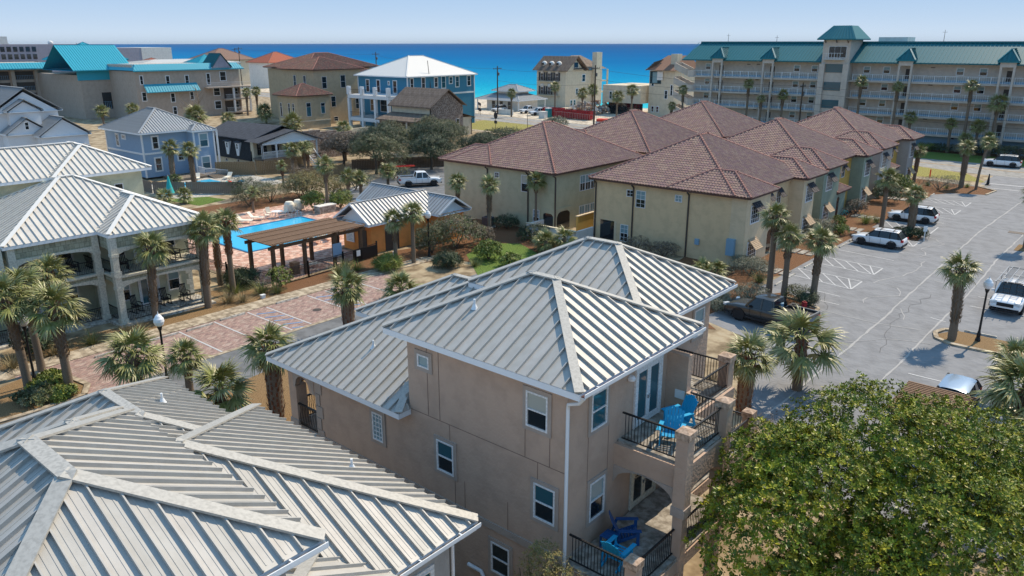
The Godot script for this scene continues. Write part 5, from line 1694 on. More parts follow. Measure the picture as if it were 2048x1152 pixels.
func ground():
	sheet("ground", "soil", 0.0, rect(-1500, 198, -2600, 1200))
	var bch := B.new()
	bch.quad(V(198, 0, -2600), V(198, 0, 1200), V(232, -3.6, 1200), V(232, -3.6, -2600), Vector3.UP)
	struct("beach", bch, M.sand)
	# sea: shallow water over white sand near the shore, deep blue further out
	var s := B.new()
	s.use_c = true
	var xs := [206, 214, 228, 250, 285, 330, 400, 520, 700, 1000, 1500, 2400, 4200, 9500]
	var cs := [Color(0.36, 0.74, 0.74), Color(0.20, 0.66, 0.70), Color(0.06, 0.55, 0.64), Color(0.03, 0.46, 0.61), Color(0.02, 0.39, 0.58), Color(0.018, 0.33, 0.55), Color(0.016, 0.275, 0.51), Color(0.014, 0.22, 0.46), Color(0.012, 0.18, 0.42), Color(0.012, 0.15, 0.38), Color(0.012, 0.13, 0.345), Color(0.012, 0.115, 0.31), Color(0.012, 0.10, 0.28), Color(0.012, 0.095, 0.26)]
	var nz := FastNoiseLite.new()
	nz.seed = 4
	nz.frequency = 0.004
	var zs := [-9500, -5000, -2800, -1800, -1300, -1000, -800, -650, -520, -420, -340, -280, -230, -190, -150, -110, -70, -20, 60, 200, 500, 1200, 3000, 9500]
	for i in xs.size() - 1:
		for k in zs.size() - 1:
			var q := []
			var cc := []
			for e in [[i, k], [i + 1, k], [i + 1, k + 1], [i, k + 1]]:
				q.append(V(xs[e[0]], -2.5, zs[e[1]]))
				var g: float = 1.0 + 0.16 * nz.get_noise_2d(float(xs[e[0]]) * 3.0, float(zs[e[1]]))
				var c0: Color = cs[e[0]]
				cc.append(Color(c0.r * g, c0.g * g, c0.b * (1.0 + (g - 1.0) * 0.5)))
			for t in [[0, 1, 2], [0, 2, 3]]:
				var pn := Vector3.UP
				var order: Array = t
				if (q[t[2]] - q[t[0]]).cross(q[t[1]] - q[t[0]]).y < 0: order = [t[0], t[2], t[1]]
				for w in order:
					s.v.append(q[w]); s.n.append(pn); s.c.append(cc[w])
	struct("sea", s, M.sea)

	# the lot of brick pavers on the left with its asphalt lane
	sheet("lane", "asphalt_dark", 0.006, [[6, -41.75], [46, -41.75], [46, -30], [6, -30]])
	sheet("brick_paving", "paver", 0.01, [[12.5, -47.6], [39.5, -47.6], [39.5, -42.0], [16.5, -42.0], [14.0, -40.0], [10, -34], [6, -34], [6, -41.5], [13.5, -41.6]])
	var b := B.new()
	b.bb(16.5, 40, -0.05, 0.03, -42.05, -41.75)
	struct("curb_strip", b, M.concrete)
	slab_row("sidewalk", [[-4, -46.0], [6, -46.4], [12.5, -48.35], [40, -48.35], [44.5, -48.2], [47.5, -47.2]], 1.5, 1.5, 0.05)
	b = B.new()
	for q in [[22.1, 0], [24.57, 0], [27.1, 0], [32.08, 0], [33.65, 0], [36.6, 0]]: stripe(b, [q[0], -47.4], [q[0], -42.1], 0.11)
	stripe(b, [28.6, -47.4], [28.6, -42.1], 0.11)
	struct("stall_lines", b, M.paint_line)
	b = B.new()
	for q in [27.3, 32.25]:
		for k in 5: stripe(b, [q, -46.6 + k * 1.05], [q + 1.15, -46.0 + k * 1.05], 0.16)
	struct("blue_hatching", b, M.paint_blue)
	b = B.new()
	b.lathe([Vector2(0.0, 0.02), Vector2(0.32, 0.02)], V(30.6, 0, -44.2), 14)
	struct("manhole_cover", b, M.brown_metal)
	# planting beds
	sheet("straw_bed", "straw", 0.012, [[-4, -53.2], [-4, -47.2], [6, -47.6], [12, -49.2], [31, -49.12], [31, -53.4], [27.6, -54], [27.4, -51.2], [8, -51.3]])
	sheet("mulch_bed", "mulch", 0.014, [[31, -49.12], [40.5, -49.1], [44, -49.0], [44, -52.5], [31, -51.2]])
	sheet("mulch_bed", "mulch", 0.016, [[44, -52.5], [44, -47.4], [46.5, -46.6], [47, -40.5], [56.6, -38.2], [60.2, -38.0], [60.2, -56], [53.4, -57], [53.2, -51.0]])
	sheet("lawn", "grass", 0.02, [[48.3, -46.6], [52.8, -47.6], [54.4, -45.5], [52.8, -42.2], [50, -37], [44.5, -36.0], [43.5, -40.5]])
	sheet("island_bed", "straw", 0.03, [[4, -43.6], [13.2, -47.2], [14.35, -45.5], [14.7, -43.4], [14.1, -42.2], [11.5, -42.0], [4, -42.4]])
	ring_curb("island_curb", [[4, -42.3], [11.5, -41.9], [14.1, -42.1], [14.75, -43.3], [14.45, -45.5], [13.4, -47.4]], 0.3, 0.1)
	sheet("mulch_bed", "straw", 0.013, [[-2, -41], [12.5, -41.2], [13.8, -38], [13, -33], [-2, -33]])
	sheet("pine_straw", "straw", 0.008, [[15, -36.5], [36, -39.5], [36, -30], [15, -28]])

	# pool terrace
	sheet("pool_terrace", "pool_deck", 0.012, [[30.5, -78], [56, -79], [56, -62.9], [49.4, -62.9], [49.4, -57.4], [42.4, -57.4], [42.4, -53.2], [31.3, -51.3]])
	b = B.new()
	b.bb(36.2, 47.95, 0.0, 0.03, -70.9, -62.0)
	struct("pool_water", b, M.pool_water)
	b = B.new()
	for q in [[36.0, 48.15, -71.1, -70.9], [36.0, 48.15, -62.0, -61.8], [36.0, 36.2, -70.9, -62.0], [47.95, 48.15, -70.9, -62.0]]: b.bb(q[0], q[1], 0, 0.07, q[2], q[3])
	struct("pool_coping", b, M.pool_tile)
	sheet("terrace_bed", "mulch", 0.014, [[30.5, -84], [56, -84], [56, -78.2], [30.5, -77.4]])

	# the asphalt car park on the right
	sheet("car_park", "asphalt", 0.008, [[46.5, -22.7], [118.2, -22.7], [118.2, -19.6], [128, -19.6], [128, 14], [30, 14], [30, -10.2], [33.5, -12], [36.5, -15], [41, -17.2], [45.2, -19.2]])
	b = B.new()
	for q in [[[74.6, -22.4], [74.0, -17.2]], [[71.5, -22.0], [70.8, -17.1]], [[106.6, -22.3], [106.5, -17.8]], [[92.9, -19.6], [92.4, -17.4]], [[90.2, -19.6], [89.6, -17.4]], [[58.3, -22.2], [57.6, -17.2]], [[55.9, -20.4], [55.6, -16.6]]]: stripe(b, q[0], q[1], 0.11)
	for hpoly in [[[68.3, -22.4], [67.6, -17.1], [65.2, -17.1], [65.8, -22.3]], [[63.1, -22.5], [62.6, -17.2], [60.0, -17.2], [60.9, -22.4]], [[79.4, -22.4], [79.3, -17.2], [77.1, -17.2], [77.2, -22.4]], [[87.3, -22.6], [87.2, -17.4], [82.9, -17.3], [84.0, -22.5]], [[98.4, -22.4], [98.0, -17.6], [95.1, -17.6], [95.4, -22.4]], [[103.3, -22.5], [103.8, -17.7], [100.8, -17.7], [101.2, -22.4]]]:
		var p: Array = []
		for e in hpoly: p.append(Vector2(e[0], e[1]))
		for e in [[0, 1], [1, 2], [2, 3]]: stripe(b, [p[e[0]].x, p[e[0]].y], [p[e[1]].x, p[e[1]].y], 0.11)
		for k in 5:
			var t := k / 5.0
			var a: Vector2 = p[0].lerp(p[1], t)
			var c: Vector2 = p[3].lerp(p[2], minf(1.0, t + 0.36))
			stripe(b, [a.x, a.y], [c.x, c.y], 0.1, 0.026)
	# right-hand row
	for q in [[61.4, 0], [64.2, 0], [67.0, 0], [69.8, 0], [45.75, 0], [72.6, 0]]: stripe(b, [q[0], -9.4], [q[0], -4.4], 0.11)
	stripe(b, [56.9, -10.9], [56.6, -9.9], 0.1)
	for q in [[50.6, -5.5], [52.6, -5.4]]: stripe(b, q, [q[0] + 0.2, -1.0], 0.11)
	for k in 4: stripe(b, [50.7, -4.8 + k], [52.7, -4.4 + k], 0.1)
	struct("stall_lines", b, M.paint_line)
	var r := RandomNumberGenerator.new()
	r.seed = 3
	b = B.new()
	wiggle(b, [[30, -13.4], [53.3, -13.3], [70.7, -13.6], [88, -13.8], [112, -13.2]], 0.13, r, 0.019, 0.05)
	wiggle(b, [[38, -10.3], [52, -10.2], [64.2, -10.1], [76.9, -10.4], [110, -10.0]], 0.12, r, 0.0195, 0.05)
	wiggle(b, [[53.9, -18.6], [53.6, -16.6], [53.3, -13.3], [53.8, -10.9]], 0.09, r, 0.02, 0.1)
	wiggle(b, [[63.0, -16.2], [62.6, -14.6], [60.6, -13.9], [58.6, -15.6], [57.2, -15.4]], 0.09, r, 0.0205, 0.2)
	wiggle(b, [[72.2, -15.0], [68.0, -14.9], [65.5, -15.6], [62.8, -16.4]], 0.09, r, 0.021, 0.2)
	wiggle(b, [[82, -17.0], [80, -15.2], [76.5, -16.4], [74.5, -15.5], [71.5, -16.8]], 0.08, r, 0.0215, 0.25)
	wiggle(b, [[66.8, -13.8], [66.2, -12.0], [65.2, -11.4]], 0.08, r, 0.022, 0.15)
	wiggle(b, [[57.6, -13.0], [55.2, -12.2]], 0.07, r, 0.0225, 0.15)
	wiggle(b, [[47, -14.8], [50.5, -12.2], [51.5, -9.6]], 0.06, r, 0.0227, 0.15)
	wiggle(b, [[92, -16.8], [91.0, -13.6], [90.2, -10.2]], 0.07, r, 0.0229, 0.12)
	struct("seam_sealant", b, M.sealant)
	b = B.new()
	wiggle(b, [[58, -18.5], [54, -16.9], [49, -16.4]], 0.035, r, 0.017, 0.2)
	wiggle(b, [[101, -16.9], [101.8, -12.0], [102.5, -6]], 0.06, r, 0.0175, 0.12)
	wiggle(b, [[62.5, -12.2], [58.0, -12.6], [53.0, -12.4], [48.0, -11.6]], 0.03, r, 0.018, 0.25)
	struct("asphalt_cracks", b, M.crack)
	b = B.new()
	b.bb(89.2, 90.1, 0.0, 0.03, -11.6, -9.4)
	struct("drain_grate", b, M.brown_metal)
	sheet("mulch_bed", "mulch", 0.012, [[56.6, -26.2], [112, -27.6], [118, -28.4], [116.3, -19.5], [114.2, -17.2], [110.5, -17.5], [109, -21.0], [106.5, -22.4], [60.2, -22.75], [58.0, -23.5], [53.8, -22.0], [56.3, -20.6], [53.6, -17.6], [52.3, -17.3], [51.5, -18.6], [50.4, -22.4], [46.8, -22.9], [45.2, -21.0], [44.2, -26], [50, -29.5], [60.2, -31.5], [60.2, -26.3]])
	ring_curb("bed_curb", [[110.4, -17.4], [114.2, -17.0], [116.3, -19.4]], 0.25, 0.12)
	ring_curb("bed_curb", [[51.4, -18.6], [52.2, -17.2], [53.7, -17.4], [54.6, -18.6], [54.8, -20.2]], 0.25, 0.12)
	sheet("island_bed", "mulch", 0.012, [[76.6, -22.6], [82.9, -22.6], [81.8, -17.6], [79.6, -17.4], [79.2, -18.6], [79.0, -22.0]])
	sheet("island_bed", "straw", 0.03, [[52.4, -9.2], [53.6, -9.8], [55.2, -9.0], [55.1, -5.2], [52.6, -4.6], [52.2, -7.0]])
	ring_curb("island_curb", [[52.3, -4.6], [52.2, -8.6], [52.8, -9.6], [53.8, -9.9], [54.8, -9.6], [55.3, -8.9]], 0.28, 0.13)
	sheet("island_bed", "straw", 0.03, [[81.6, -9.9], [84.4, -9.9], [84.4, -4], [81.6, -4]])
	# stepping slabs to each door
	for q in [[[61.4, -23.8], [63.2, -22.9], 0], [[68.7, -24.6], [68.0, -23.0], 0]]: pass
	for w in [[61.0, -24.6], [68.4, -25.2], [80.6, -24.9], [87.4, -25.3], [100.6, -25.4], [106.8, -25.6]]:
		for k in 4:
			var sb := B.new()
			sb.bb(w[0] - 0.75, w[0] + 0.75, 0.02, 0.12 - k * 0.015, w[1] - 0.6 + k * 0.72, w[1] - 0.05 + k * 0.72)
			struct("stepping_slab", sb, M.deck_floor)
	b = B.new()
	b.bb(62.5, 69.5, 0, 0.1, -27.5, -26.2)
	struct("front_walk", b, M.concrete)

	# coast road, verge and pavement
	var near := [[127.4, 14], [127.6, -19.5], [128.6, -24.8], [131, -31], [137.2, -80], [142.2, -130], [150, -200], [165, -330], [190, -560]]
	var far := [[139, 14], [139.6, -18], [139.9, -33], [146.2, -85], [152.6, -132], [160, -200], [176, -330], [201, -560]]
	var fr := far.duplicate()
	fr.reverse()
	sheet("road", "road", 0.007, near + fr)
	b = B.new()
	for i in range(1, near.size() - 1):
		stripe(b, [near[i][0] + 0.9, near[i][1]], [near[i + 1][0] + 0.9, near[i + 1][1]], 0.16)
	for i in range(1, far.size() - 1): stripe(b, [far[i][0] - 1.0, far[i][1]], [far[i + 1][0] - 1.0, far[i + 1][1]], 0.16)
	stripe(b, [120.1, -18.8], [119.9, -6.0], 0.4)
	stripe(b, [116.3, -18.0], [116.4, -6.0], 0.3)
	struct("edge_lines", b, M.paint_line)
	b = B.new()
	var mid := [[133.4, 14], [133.7, -19], [135.2, -32], [141.6, -84], [147.6, -132], [155, -200], [170.5, -330]]
	for i in mid.size() - 1:
		for s2 in [-0.16, 0.16]: stripe(b, [mid[i][0] + s2, mid[i][1]], [mid[i + 1][0] + s2, mid[i + 1][1]], 0.12)
	struct("centre_lines", b, M.paint_yellow)
	sheet("verge", "dry_grass", 0.009, [[120.6, -19.2], [127.2, -22.8], [130.7, -31], [136.8, -80], [141.8, -130], [126, -128], [122, -80], [120.4, -29]])
	sheet("verge", "grass", 0.009, [[140.2, 14], [140.2, -33], [146.6, -84], [149.5, -84], [149.5, 14]])
	sheet("verge", "mulch", 0.0085, [[149.4, 14], [149.4, -84], [153.8, -84], [153.8, 14]])
	slab_row("pavement", [[117.4, -18.6], [118.7, -28], [121.2, -80], [124.6, -126]], 1.5, 3.0, 0.04)
	sheet("sandy_lot", "sand", 0.006, [[153.2, -132], [146.8, -85], [151, -84], [198, -84], [198, -330], [178, -330], [162, -200]])
	sheet("rear_car_park", "asphalt_dark", 0.006, [[57, -79], [57, -62], [90, -62], [90, -92], [70, -84]])
	b = B.new()
	for k in 6: stripe(b, [60 + k * 2.9, -78.6 - k * 1.1], [62.4 + k * 2.9, -73.4 - k * 1.1], 0.11)
	stripe(b, [58.2, -77.5], [66, -82.0], 0.3)
	struct("stall_lines", b, M.paint_line)
	sheet("yard_terrace", "concrete_new", 0.012, [[44, -104], [60, -104], [60, -91], [44, -89]])
	b = B.new()
	b.bb(48.2, 54.2, 0, 0.05, -101.0, -96.4)
	struct("pool_water", b, M.pool_water)
	sheet("lawn", "grass", 0.013, [[43, -92], [47.5, -89.5], [48, -86], [44, -85]])

# ------------------------------------------------------------------ pool house, pergola, fences
func clubhouse():
	var h := thing("pool_house", "orange stucco pool house with crossed grey metal gable roofs and a dark double door", "pool house")
	block(h, "wall", "stucco_orange", 42.9, 50.0, 0, 2.75, -56.9, -53.0)
	block(h, "wall", "stucco_orange", 49.8, 53.1, 0, 2.74, -62.4, -51.5)
	var b := B.new()
	b.prism([V(42.88, 2.7, -57.0), V(42.88, 2.7, -52.9), V(42.88, 4.1, -54.95)], V(0.2, 0, 0))
	b.prism([V(49.7, 2.7, -51.48), V(53.2, 2.7, -51.48), V(51.45, 3.85, -51.48)], V(0, 0, -0.2))
	obj("gable", b, M.white_gutter, h)
	metal_roof(h, 42.25, 51.4, -57.4, -52.5, 2.82, 0.64, {"mat": "steel", "cap": "cap_steel", "shape": "gable_x", "seam": 0.42, "pieces": "+z", "cw": 0.2})
	metal_roof(h, 49.3, 53.6, -63.0, -50.9, 2.815, 0.62, {"mat": "steel", "cap": "cap_steel", "shape": "gable_z", "seam": 0.42, "pieces": "-x", "cw": 0.2})
	for q in [[V(42.24, 2.8, -57.4), V(42.24, 4.37, -54.95)], [V(42.24, 2.8, -52.5), V(42.24, 4.37, -54.95)], [V(49.3, 2.8, -50.88), V(51.45, 4.13, -50.88)], [V(53.6, 2.8, -50.88), V(51.45, 4.13, -50.88)]]:
		b = B.new()
		b.bar(q[0], q[1], 0.05, 0.16)
		obj("rake_board", b, M.white_gutter, h)
	b = B.new()
	b.bb(44.5, 46.1, 0, 2.15, -53.0, -52.95)
	var d := obj("door", b, M.brown_metal, h)
	block(d, "handle", "chrome", 45.25, 45.3, 1.0, 1.15, -52.94, -52.9)
	block(h, "door", "brown_metal", 42.84, 42.9, 0, 2.1, -54.6, -53.6)
	block(h, "rules_board", "sign_white", 42.8, 42.86, 0.75, 2.15, -56.4, -55.3)
	var t := B.new()
	for k in 9: t.bb(42.79, 42.8, 0.9 + k * 0.13, 0.94 + k * 0.13, -56.3, -55.45 - (k % 3) * 0.1)
	obj("rules_text", t, M.box_blue, h)
	var p := thing("pergola", "brown timber slatted pergola on posts beside the pool", "pergola")
	for x in [32.6, 35.5, 38.4, 41.2]:
		for z in [-52.35, -55.6]:
			b = B.new()
			b.bb(x - 0.13, x + 0.13, 0, 2.6, z - 0.13, z + 0.13)
			obj("post", b, M.wood_brown, p)
	for z in [-52.3, -55.6]: block(p, "beam", "wood_brown", 32.2, 41.7, 2.6, 2.85, z - 0.08, z + 0.08)
	for x in [32.6, 35.5, 38.4, 41.2]: block(p, "rafter", "wood_brown", x - 0.05, x + 0.05, 2.85, 3.02, -56.9, -51.8)
	for k in 46:
		b = B.new()
		b.box(V(32.3 + k * 0.2, 3.05, -54.35), Vector3(0.12, 0.05, 5.0))
		obj("slat", b, M.wood_slat, p)
	for z in [-52.1, -53.4, -54.7, -56.0]: block(p, "batten", "wood_slat", 32.2, 41.6, 3.08, 3.13, z - 0.05, z + 0.05)
	block(p, "notice_board", "sign_blue", 38.1, 39.0, 0.9, 2.0, -52.16, -52.12)
	# black fence round the pool terrace
	var f := thing("pool_fence", "black metal picket fence along the pool terrace facing the brick lot", "fence")
	for q in [[V(31.6, 0, -51.15), V(35.0, 0, -51.3)], [V(35.0, 0, -51.3), V(38.6, 0, -51.5)], [V(38.6, 0, -51.5), V(42.8, 0, -52.2)], [V(31.6, 0, -51.15), V(30.6, 0, -56)], [V(30.6, 0, -56), V(30.4, 0, -63)], [V(30.4, 0, -63), V(30.3, 0, -74)]]:
		railing(f, q[0], q[1], 1.2, {"pw": 0.025, "rw": 0.045, "sp": 0.13})
		b = B.new()
		b.bar(q[0] + V(0, 1.02, 0), q[1] + V(0, 1.02, 0), 0.03, 0.03)
		obj("mid_rail", b, M.black_metal, f)
		for e in q:
			b = B.new()
			b.bb(e.x - 0.05, e.x + 0.05, 0, 1.4, e.z - 0.05, e.z + 0.05)
			obj("post", b, M.black_metal, f)
	block(f, "gate_sign", "sign_white", 40.2, 40.6, 0.6, 1.1, -51.72, -51.7)
	block(f, "gate_panel", "black_metal", 40.0, 42.6, 0.1, 1.15, -51.95, -51.9)

func board_fence(label: String, pts: Array, h: float, mat: String):
	var f := thing("board_fence", label, "fence")
	for i in pts.size() - 1:
		var a := V(pts[i][0], 0, pts[i][1])
		var c := V(pts[i + 1][0], 0, pts[i + 1][1])
		var n := int((c - a).length() / 0.24)
		var d := (c - a).normalized()
		var r := RandomNumberGenerator.new()
		r.seed = i + 17
		for k in n:
			var b := B.new()
			b.box(a + d * (k + 0.5) * 0.24 + V(0, h * 0.5 + r.randf_range(-0.04, 0.04), 0), Vector3(0.025, h, 0.225), Basis(V(d.z, 0, -d.x), Vector3.UP, d))
			obj("board", b, M[mat], f)
		var rb := B.new()
		rb.bar(a + V(0, h * 0.3, 0) + V(d.z, 0, -d.x) * 0.04, c + V(0, h * 0.3, 0) + V(d.z, 0, -d.x) * 0.04, 0.05, 0.09)
		rb.bar(a + V(0, h * 0.8, 0) + V(d.z, 0, -d.x) * 0.04, c + V(0, h * 0.8, 0) + V(d.z, 0, -d.x) * 0.04, 0.05, 0.09)
		obj("rail", rb, M[mat], f)

func fences():
	board_fence("weathered board fence between the small pool yard and the cream house", [[56.6, -103.5], [60.6, -99.5], [66.0, -97.0]], 1.9, "wood_fence")
	board_fence("long grey board fence running behind the pool terrace palms", [[43.6, -103.4], [44.2, -96.5], [46.8, -93.2], [51.5, -88.0]], 1.5, "wood_grey")
	board_fence("brown board fence under the pale terrace with three palms", [[60.0, -90.5], [68.2, -89.0]], 1.7, "wood_fence")
	board_fence("low brown timber wall at the back of the rear car park", [[72, -92.5], [84, -84.5]], 1.6, "wood_brown")

# ------------------------------------------------------------------ plants
var frond_meshes := []
var dead_fronds := []
var leaf_meshes := {}

func blade(b: B, root: Vector3, dir: Vector3, side: Vector3, L: float, w: float, droop: float, c0: Color, c1: Color, seg := 3):
	var p := root
	var d := dir
	var ww := w
	for i in seg:
		var t1 := float(i + 1) / seg
		var nd := (d + V(0, -droop * (0.4 + t1), 0)).normalized()
		var q := p + nd * L / seg
		var w2 := w * (1.0 - t1 * t1) if i < seg - 1 else 0.0
		if i == 0: w2 = w
		b.col = c0.lerp(c1, t1 * 0.8)
		var s0 := side * ww * 0.5
		var s1 := side * w2 * 0.5
		b.tri(p - s0, q - s1, q + s1, Vector3.UP)
		b.tri(p - s0, q + s1, p + s0, Vector3.UP)
		p = q
		d = nd
		ww = w2

func make_frond(seed_: int, green: Color, tip: Color, droop: float, n := 22) -> Mesh:
	# unit: stalk 0.75 then fan of blades about 0.85 long, pointing along +z
	var r := RandomNumberGenerator.new()
	r.seed = seed_
	var b := B.new()
	b.use_c = true
	b.col = Color(0.16, 0.2, 0.06)
	b.bar(V(0, 0, 0), V(0, 0.05, 0.42), 0.035, 0.025)
	b.bar(V(0, 0.05, 0.42), V(0, -0.02, 0.8), 0.028, 0.02)
	for i in n:
		var t := (i + 0.5) / n * 2.0 - 1.0
		var a := t * 1.95 + r.randf_range(-0.05, 0.05)
		var dir := V(sin(a), 0.22 - 0.38 * absf(t) + r.randf_range(-0.08, 0.08), cos(a)).normalized()
		var side := V(cos(a), r.randf_range(-0.35, 0.35), -sin(a)).normalized()
		var L := lerpf(0.98, 0.6, absf(t)) * r.randf_range(0.85, 1.08)
		var g := r.randf_range(0.7, 1.3)
		var c := Color(green.r * g, green.g * g, green.b * g)
		var tc := c.lerp(tip, r.randf_range(0.1, 1.0))
		var root := V(0, -0.02, 0.72 + 0.1 * (1.0 - absf(t)))
		blade(b, root, dir, side, L, 0.085, droop * r.randf_range(0.5, 1.6), c, tc, 4)
	return b.mesh()

func make_plants():
	for i in 4: frond_meshes.append(make_frond(40 + i, Color(0.155, 0.18, 0.045), Color(0.46, 0.40, 0.2), 0.16 + 0.05 * i))
	for i in 2: frond_meshes.append(make_frond(60 + i, Color(0.17, 0.20, 0.05), Color(0.46, 0.40, 0.2), 0.2))
	for i in 2: dead_fronds.append(make_frond(70 + i, Color(0.26, 0.19, 0.1), Color(0.36, 0.27, 0.16), 0.5, 14))
	# leaf tufts
	for kind in ["broad", "fine", "spiky"]:
		var list := []
		for vv in 2:
			var r := RandomNumberGenerator.new()
			r.seed = 200 + vv
			var b := B.new()
			var n: int = {"broad": 7, "fine": 9, "spiky": 9}[kind]
			for i in n:
				var a := TAU * i / n + r.randf() * 0.5
				var el := r.randf_range(-0.1, 0.9)
				var d := V(cos(a) * cos(el), sin(el), sin(a) * cos(el))
				var s := d.cross(Vector3.UP).normalized()
				s = (s + d.cross(s) * r.randf_range(-0.6, 0.6)).normalized()
				var L := r.randf_range(0.7, 1.1)
				if kind == "broad":
					var m := d * L * 0.55
					b.tri(d * 0.08, m + s * 0.2 * L, d * L, d.cross(s))
					b.tri(d * 0.08, d * L, m - s * 0.2 * L, d.cross(s))
				elif kind == "fine":
					var o := V(r.randf() - 0.5, r.randf() - 0.5, r.randf() - 0.5)
					var m := o + d * L * 0.3
					b.tri(o, m + s * 0.12, o + d * L * 0.6, d.cross(s))
					b.tri(o, o + d * L * 0.6, m - s * 0.12, d.cross(s))
				else:
					b.tri(d * 0.05 - s * 0.05, d * 0.05 + s * 0.05, d * L * 1.3 - V(0, 0.25 * L, 0), d.cross(s))
			list.append(b.mesh())
		leaf_meshes[kind] = list

# palm: base, height of crown, crown radius; lean = offset of the crown from the base
func palm(label: String, x, z, hgt: float, R: float, o := {}) -> Node3D:
	var p := thing("palm_tree", label, "palm tree", V(x, 0, z), 0, o.get("group", "fan palms"))
	var r := RandomNumberGenerator.new()
	r.seed = int(absf(x * 131.7 + z * 37.3)) + 5
	var lean: Vector3 = o.get("lean", V(r.randf_range(-0.1, 0.1), 0, r.randf_range(-0.1, 0.1)))
	var top: Vector3 = lean + V(0, hgt, 0)
	var rb: float = o.get("r", 0.19)
	var b := B.new()
	var pts := []
	var rad := []
	var n := 12
	var booted: float = o.get("booted", 0.45)
	for i in n + 1:
		var t := float(i) / n
		pts.append(V(lean.x * t * t, hgt * t, lean.z * t * t))
		var bulge := 0.35 * smoothstep(1.0 - booted - 0.1, 1.0 - booted * 0.5, t) * (1.0 - smoothstep(0.85, 1.0, t)) if booted > 0 else 0.0
		rad.append(rb * (lerpf(1.18, 0.86, t) + bulge) * r.randf_range(0.94, 1.06))
	if hgt > 0.3:
		b.tube(pts, rad, 9, false)
		obj("trunk", b, M.trunk_palm, p)
	# leaf-base stubs
	if booted > 0 and hgt > 0.6:
		b = B.new()
		var y := hgt * (1.0 - booted)
		var k := 0
		while y < hgt - 0.05:
			var t := y / hgt
			var c := V(lean.x * t * t, y, lean.z * t * t)
			for j in 5:
				var a := k * 0.62 + TAU * j / 5.0 + r.randf_range(-0.15, 0.15)
				var d := V(cos(a), 0, sin(a))
				var rr := rb * 1.1
				var L := r.randf_range(0.13, 0.3)
				var q := c + d * rr + V(0, -0.04, 0)
				var s := V(-d.z, 0, d.x) * 0.06
				var tip := q + d * L * 0.55 + V(0, L, 0)
				b.tri(q - s, q + s, tip + s * 0.5, d)
				b.tri(q - s, tip + s * 0.5, tip - s * 0.5, d)
				b.tri(q - s + d * 0.06, tip, q + s + d * 0.06, d)
			y += 0.13
			k += 1
		obj("boots", b, M[o.get("boot", "boot")], p)
	var cnt: int = o.get("n", 34)
	var sc := R / 1.62
	var xfs := []
	var ms := []
	for i in cnt:
		var t := (i + 0.5) / cnt
		var az := i * 2.39996 + r.randf_range(-0.3, 0.3)
		var el := lerpf(1.35, o.get("low", -0.75), pow(t, 0.8)) + r.randf_range(-0.15, 0.15)
		var s := sc * r.randf_range(0.85, 1.1) * lerpf(0.8, 1.0, minf(1.0, t * 2.0))
		var bs := Basis(Vector3.UP, az) * Basis(Vector3.RIGHT, -el) * Basis(Vector3.BACK, r.randf_range(-0.5, 0.5))
		xfs.append(Transform3D(bs.scaled_local(Vector3(s, s, s)), top + V(0, -0.25 * t * sc, 0)))
		ms.append(frond_meshes[r.randi() % frond_meshes.size()])
	var dead: int = o.get("dead", 3)
	for i in dead:
		var bs := Basis(Vector3.UP, r.randf() * TAU) * Basis(Vector3.RIGHT, r.randf_range(0.9, 1.3))
		var s := sc * r.randf_range(0.6, 0.85)
		xfs.append(Transform3D(bs.scaled_local(Vector3(s, s, s)), top + V(0, -0.3 * sc, 0)))
		ms.append(dead_fronds[i % 2])
	if o.get("far", false):
		# crown too small in the photograph to tell its fronds apart: joined
		stuff(multi("crown", frond_meshes[r.randi() % 4], M.palm_leaf, xfs, [], p))
	else:
		for i in xfs.size(): put("frond", ms[i], M.palm_leaf, p, xfs[i])
	return p

# shrub or tree crown: lumps = [[centre, radii], ...]
func foliage(parent: Node, lumps: Array, count: int, size: float, kind: String, pal: Array, seed_: int, mat := "leaf", shell := 0.55) -> Node:
	var r := RandomNumberGenerator.new()
	r.seed = seed_
	var nz := FastNoiseLite.new()
	nz.seed = seed_
	nz.frequency = 0.35
	var total := 0.0
	for l in lumps: total += l[1].x * l[1].y + l[1].z * l[1].y
	var xfs := []
	var cols := []
	for l in lumps:
		var m := int(count * (l[1].x * l[1].y + l[1].z * l[1].y) / total)
		for i in m:
			var d := V(r.randfn(), r.randfn(), r.randfn()).normalized()
			if d.y < -0.55: d.y = -d.y
			var f := lerpf(shell, 1.0, pow(r.randf(), 0.45))
			var p: Vector3 = l[0] + d * l[1] * f * (1.0 + 0.42 * nz.get_noise_3dv((l[0] + d * l[1]) * 2.2))
			if p.y < 0.03: p.y = r.randf_range(0.03, 0.2)
			var up := (d + V(r.randf() - 0.5, r.randf() * 0.8, r.randf() - 0.5)).normalized()
			var x := up.cross(V(r.randf() - 0.5, 0.01, r.randf() - 0.5).normalized()).normalized()
			var s := size * r.randf_range(0.6, 1.3)
			xfs.append(Transform3D(Basis(x, up, x.cross(up)).scaled_local(Vector3(s, s, s)), p))
			var c: Color = pal[r.randi() % pal.size()]
			var g := r.randf_range(0.65, 1.35) * (1.0 + 0.35 * nz.get_noise_3dv(p * 3.0))
			cols.append(Color(c.r * g, c.g * g, c.b * g))
	return stuff(multi("foliage", leaf_meshes[kind][seed_ % 2], M[mat], xfs, cols, parent))

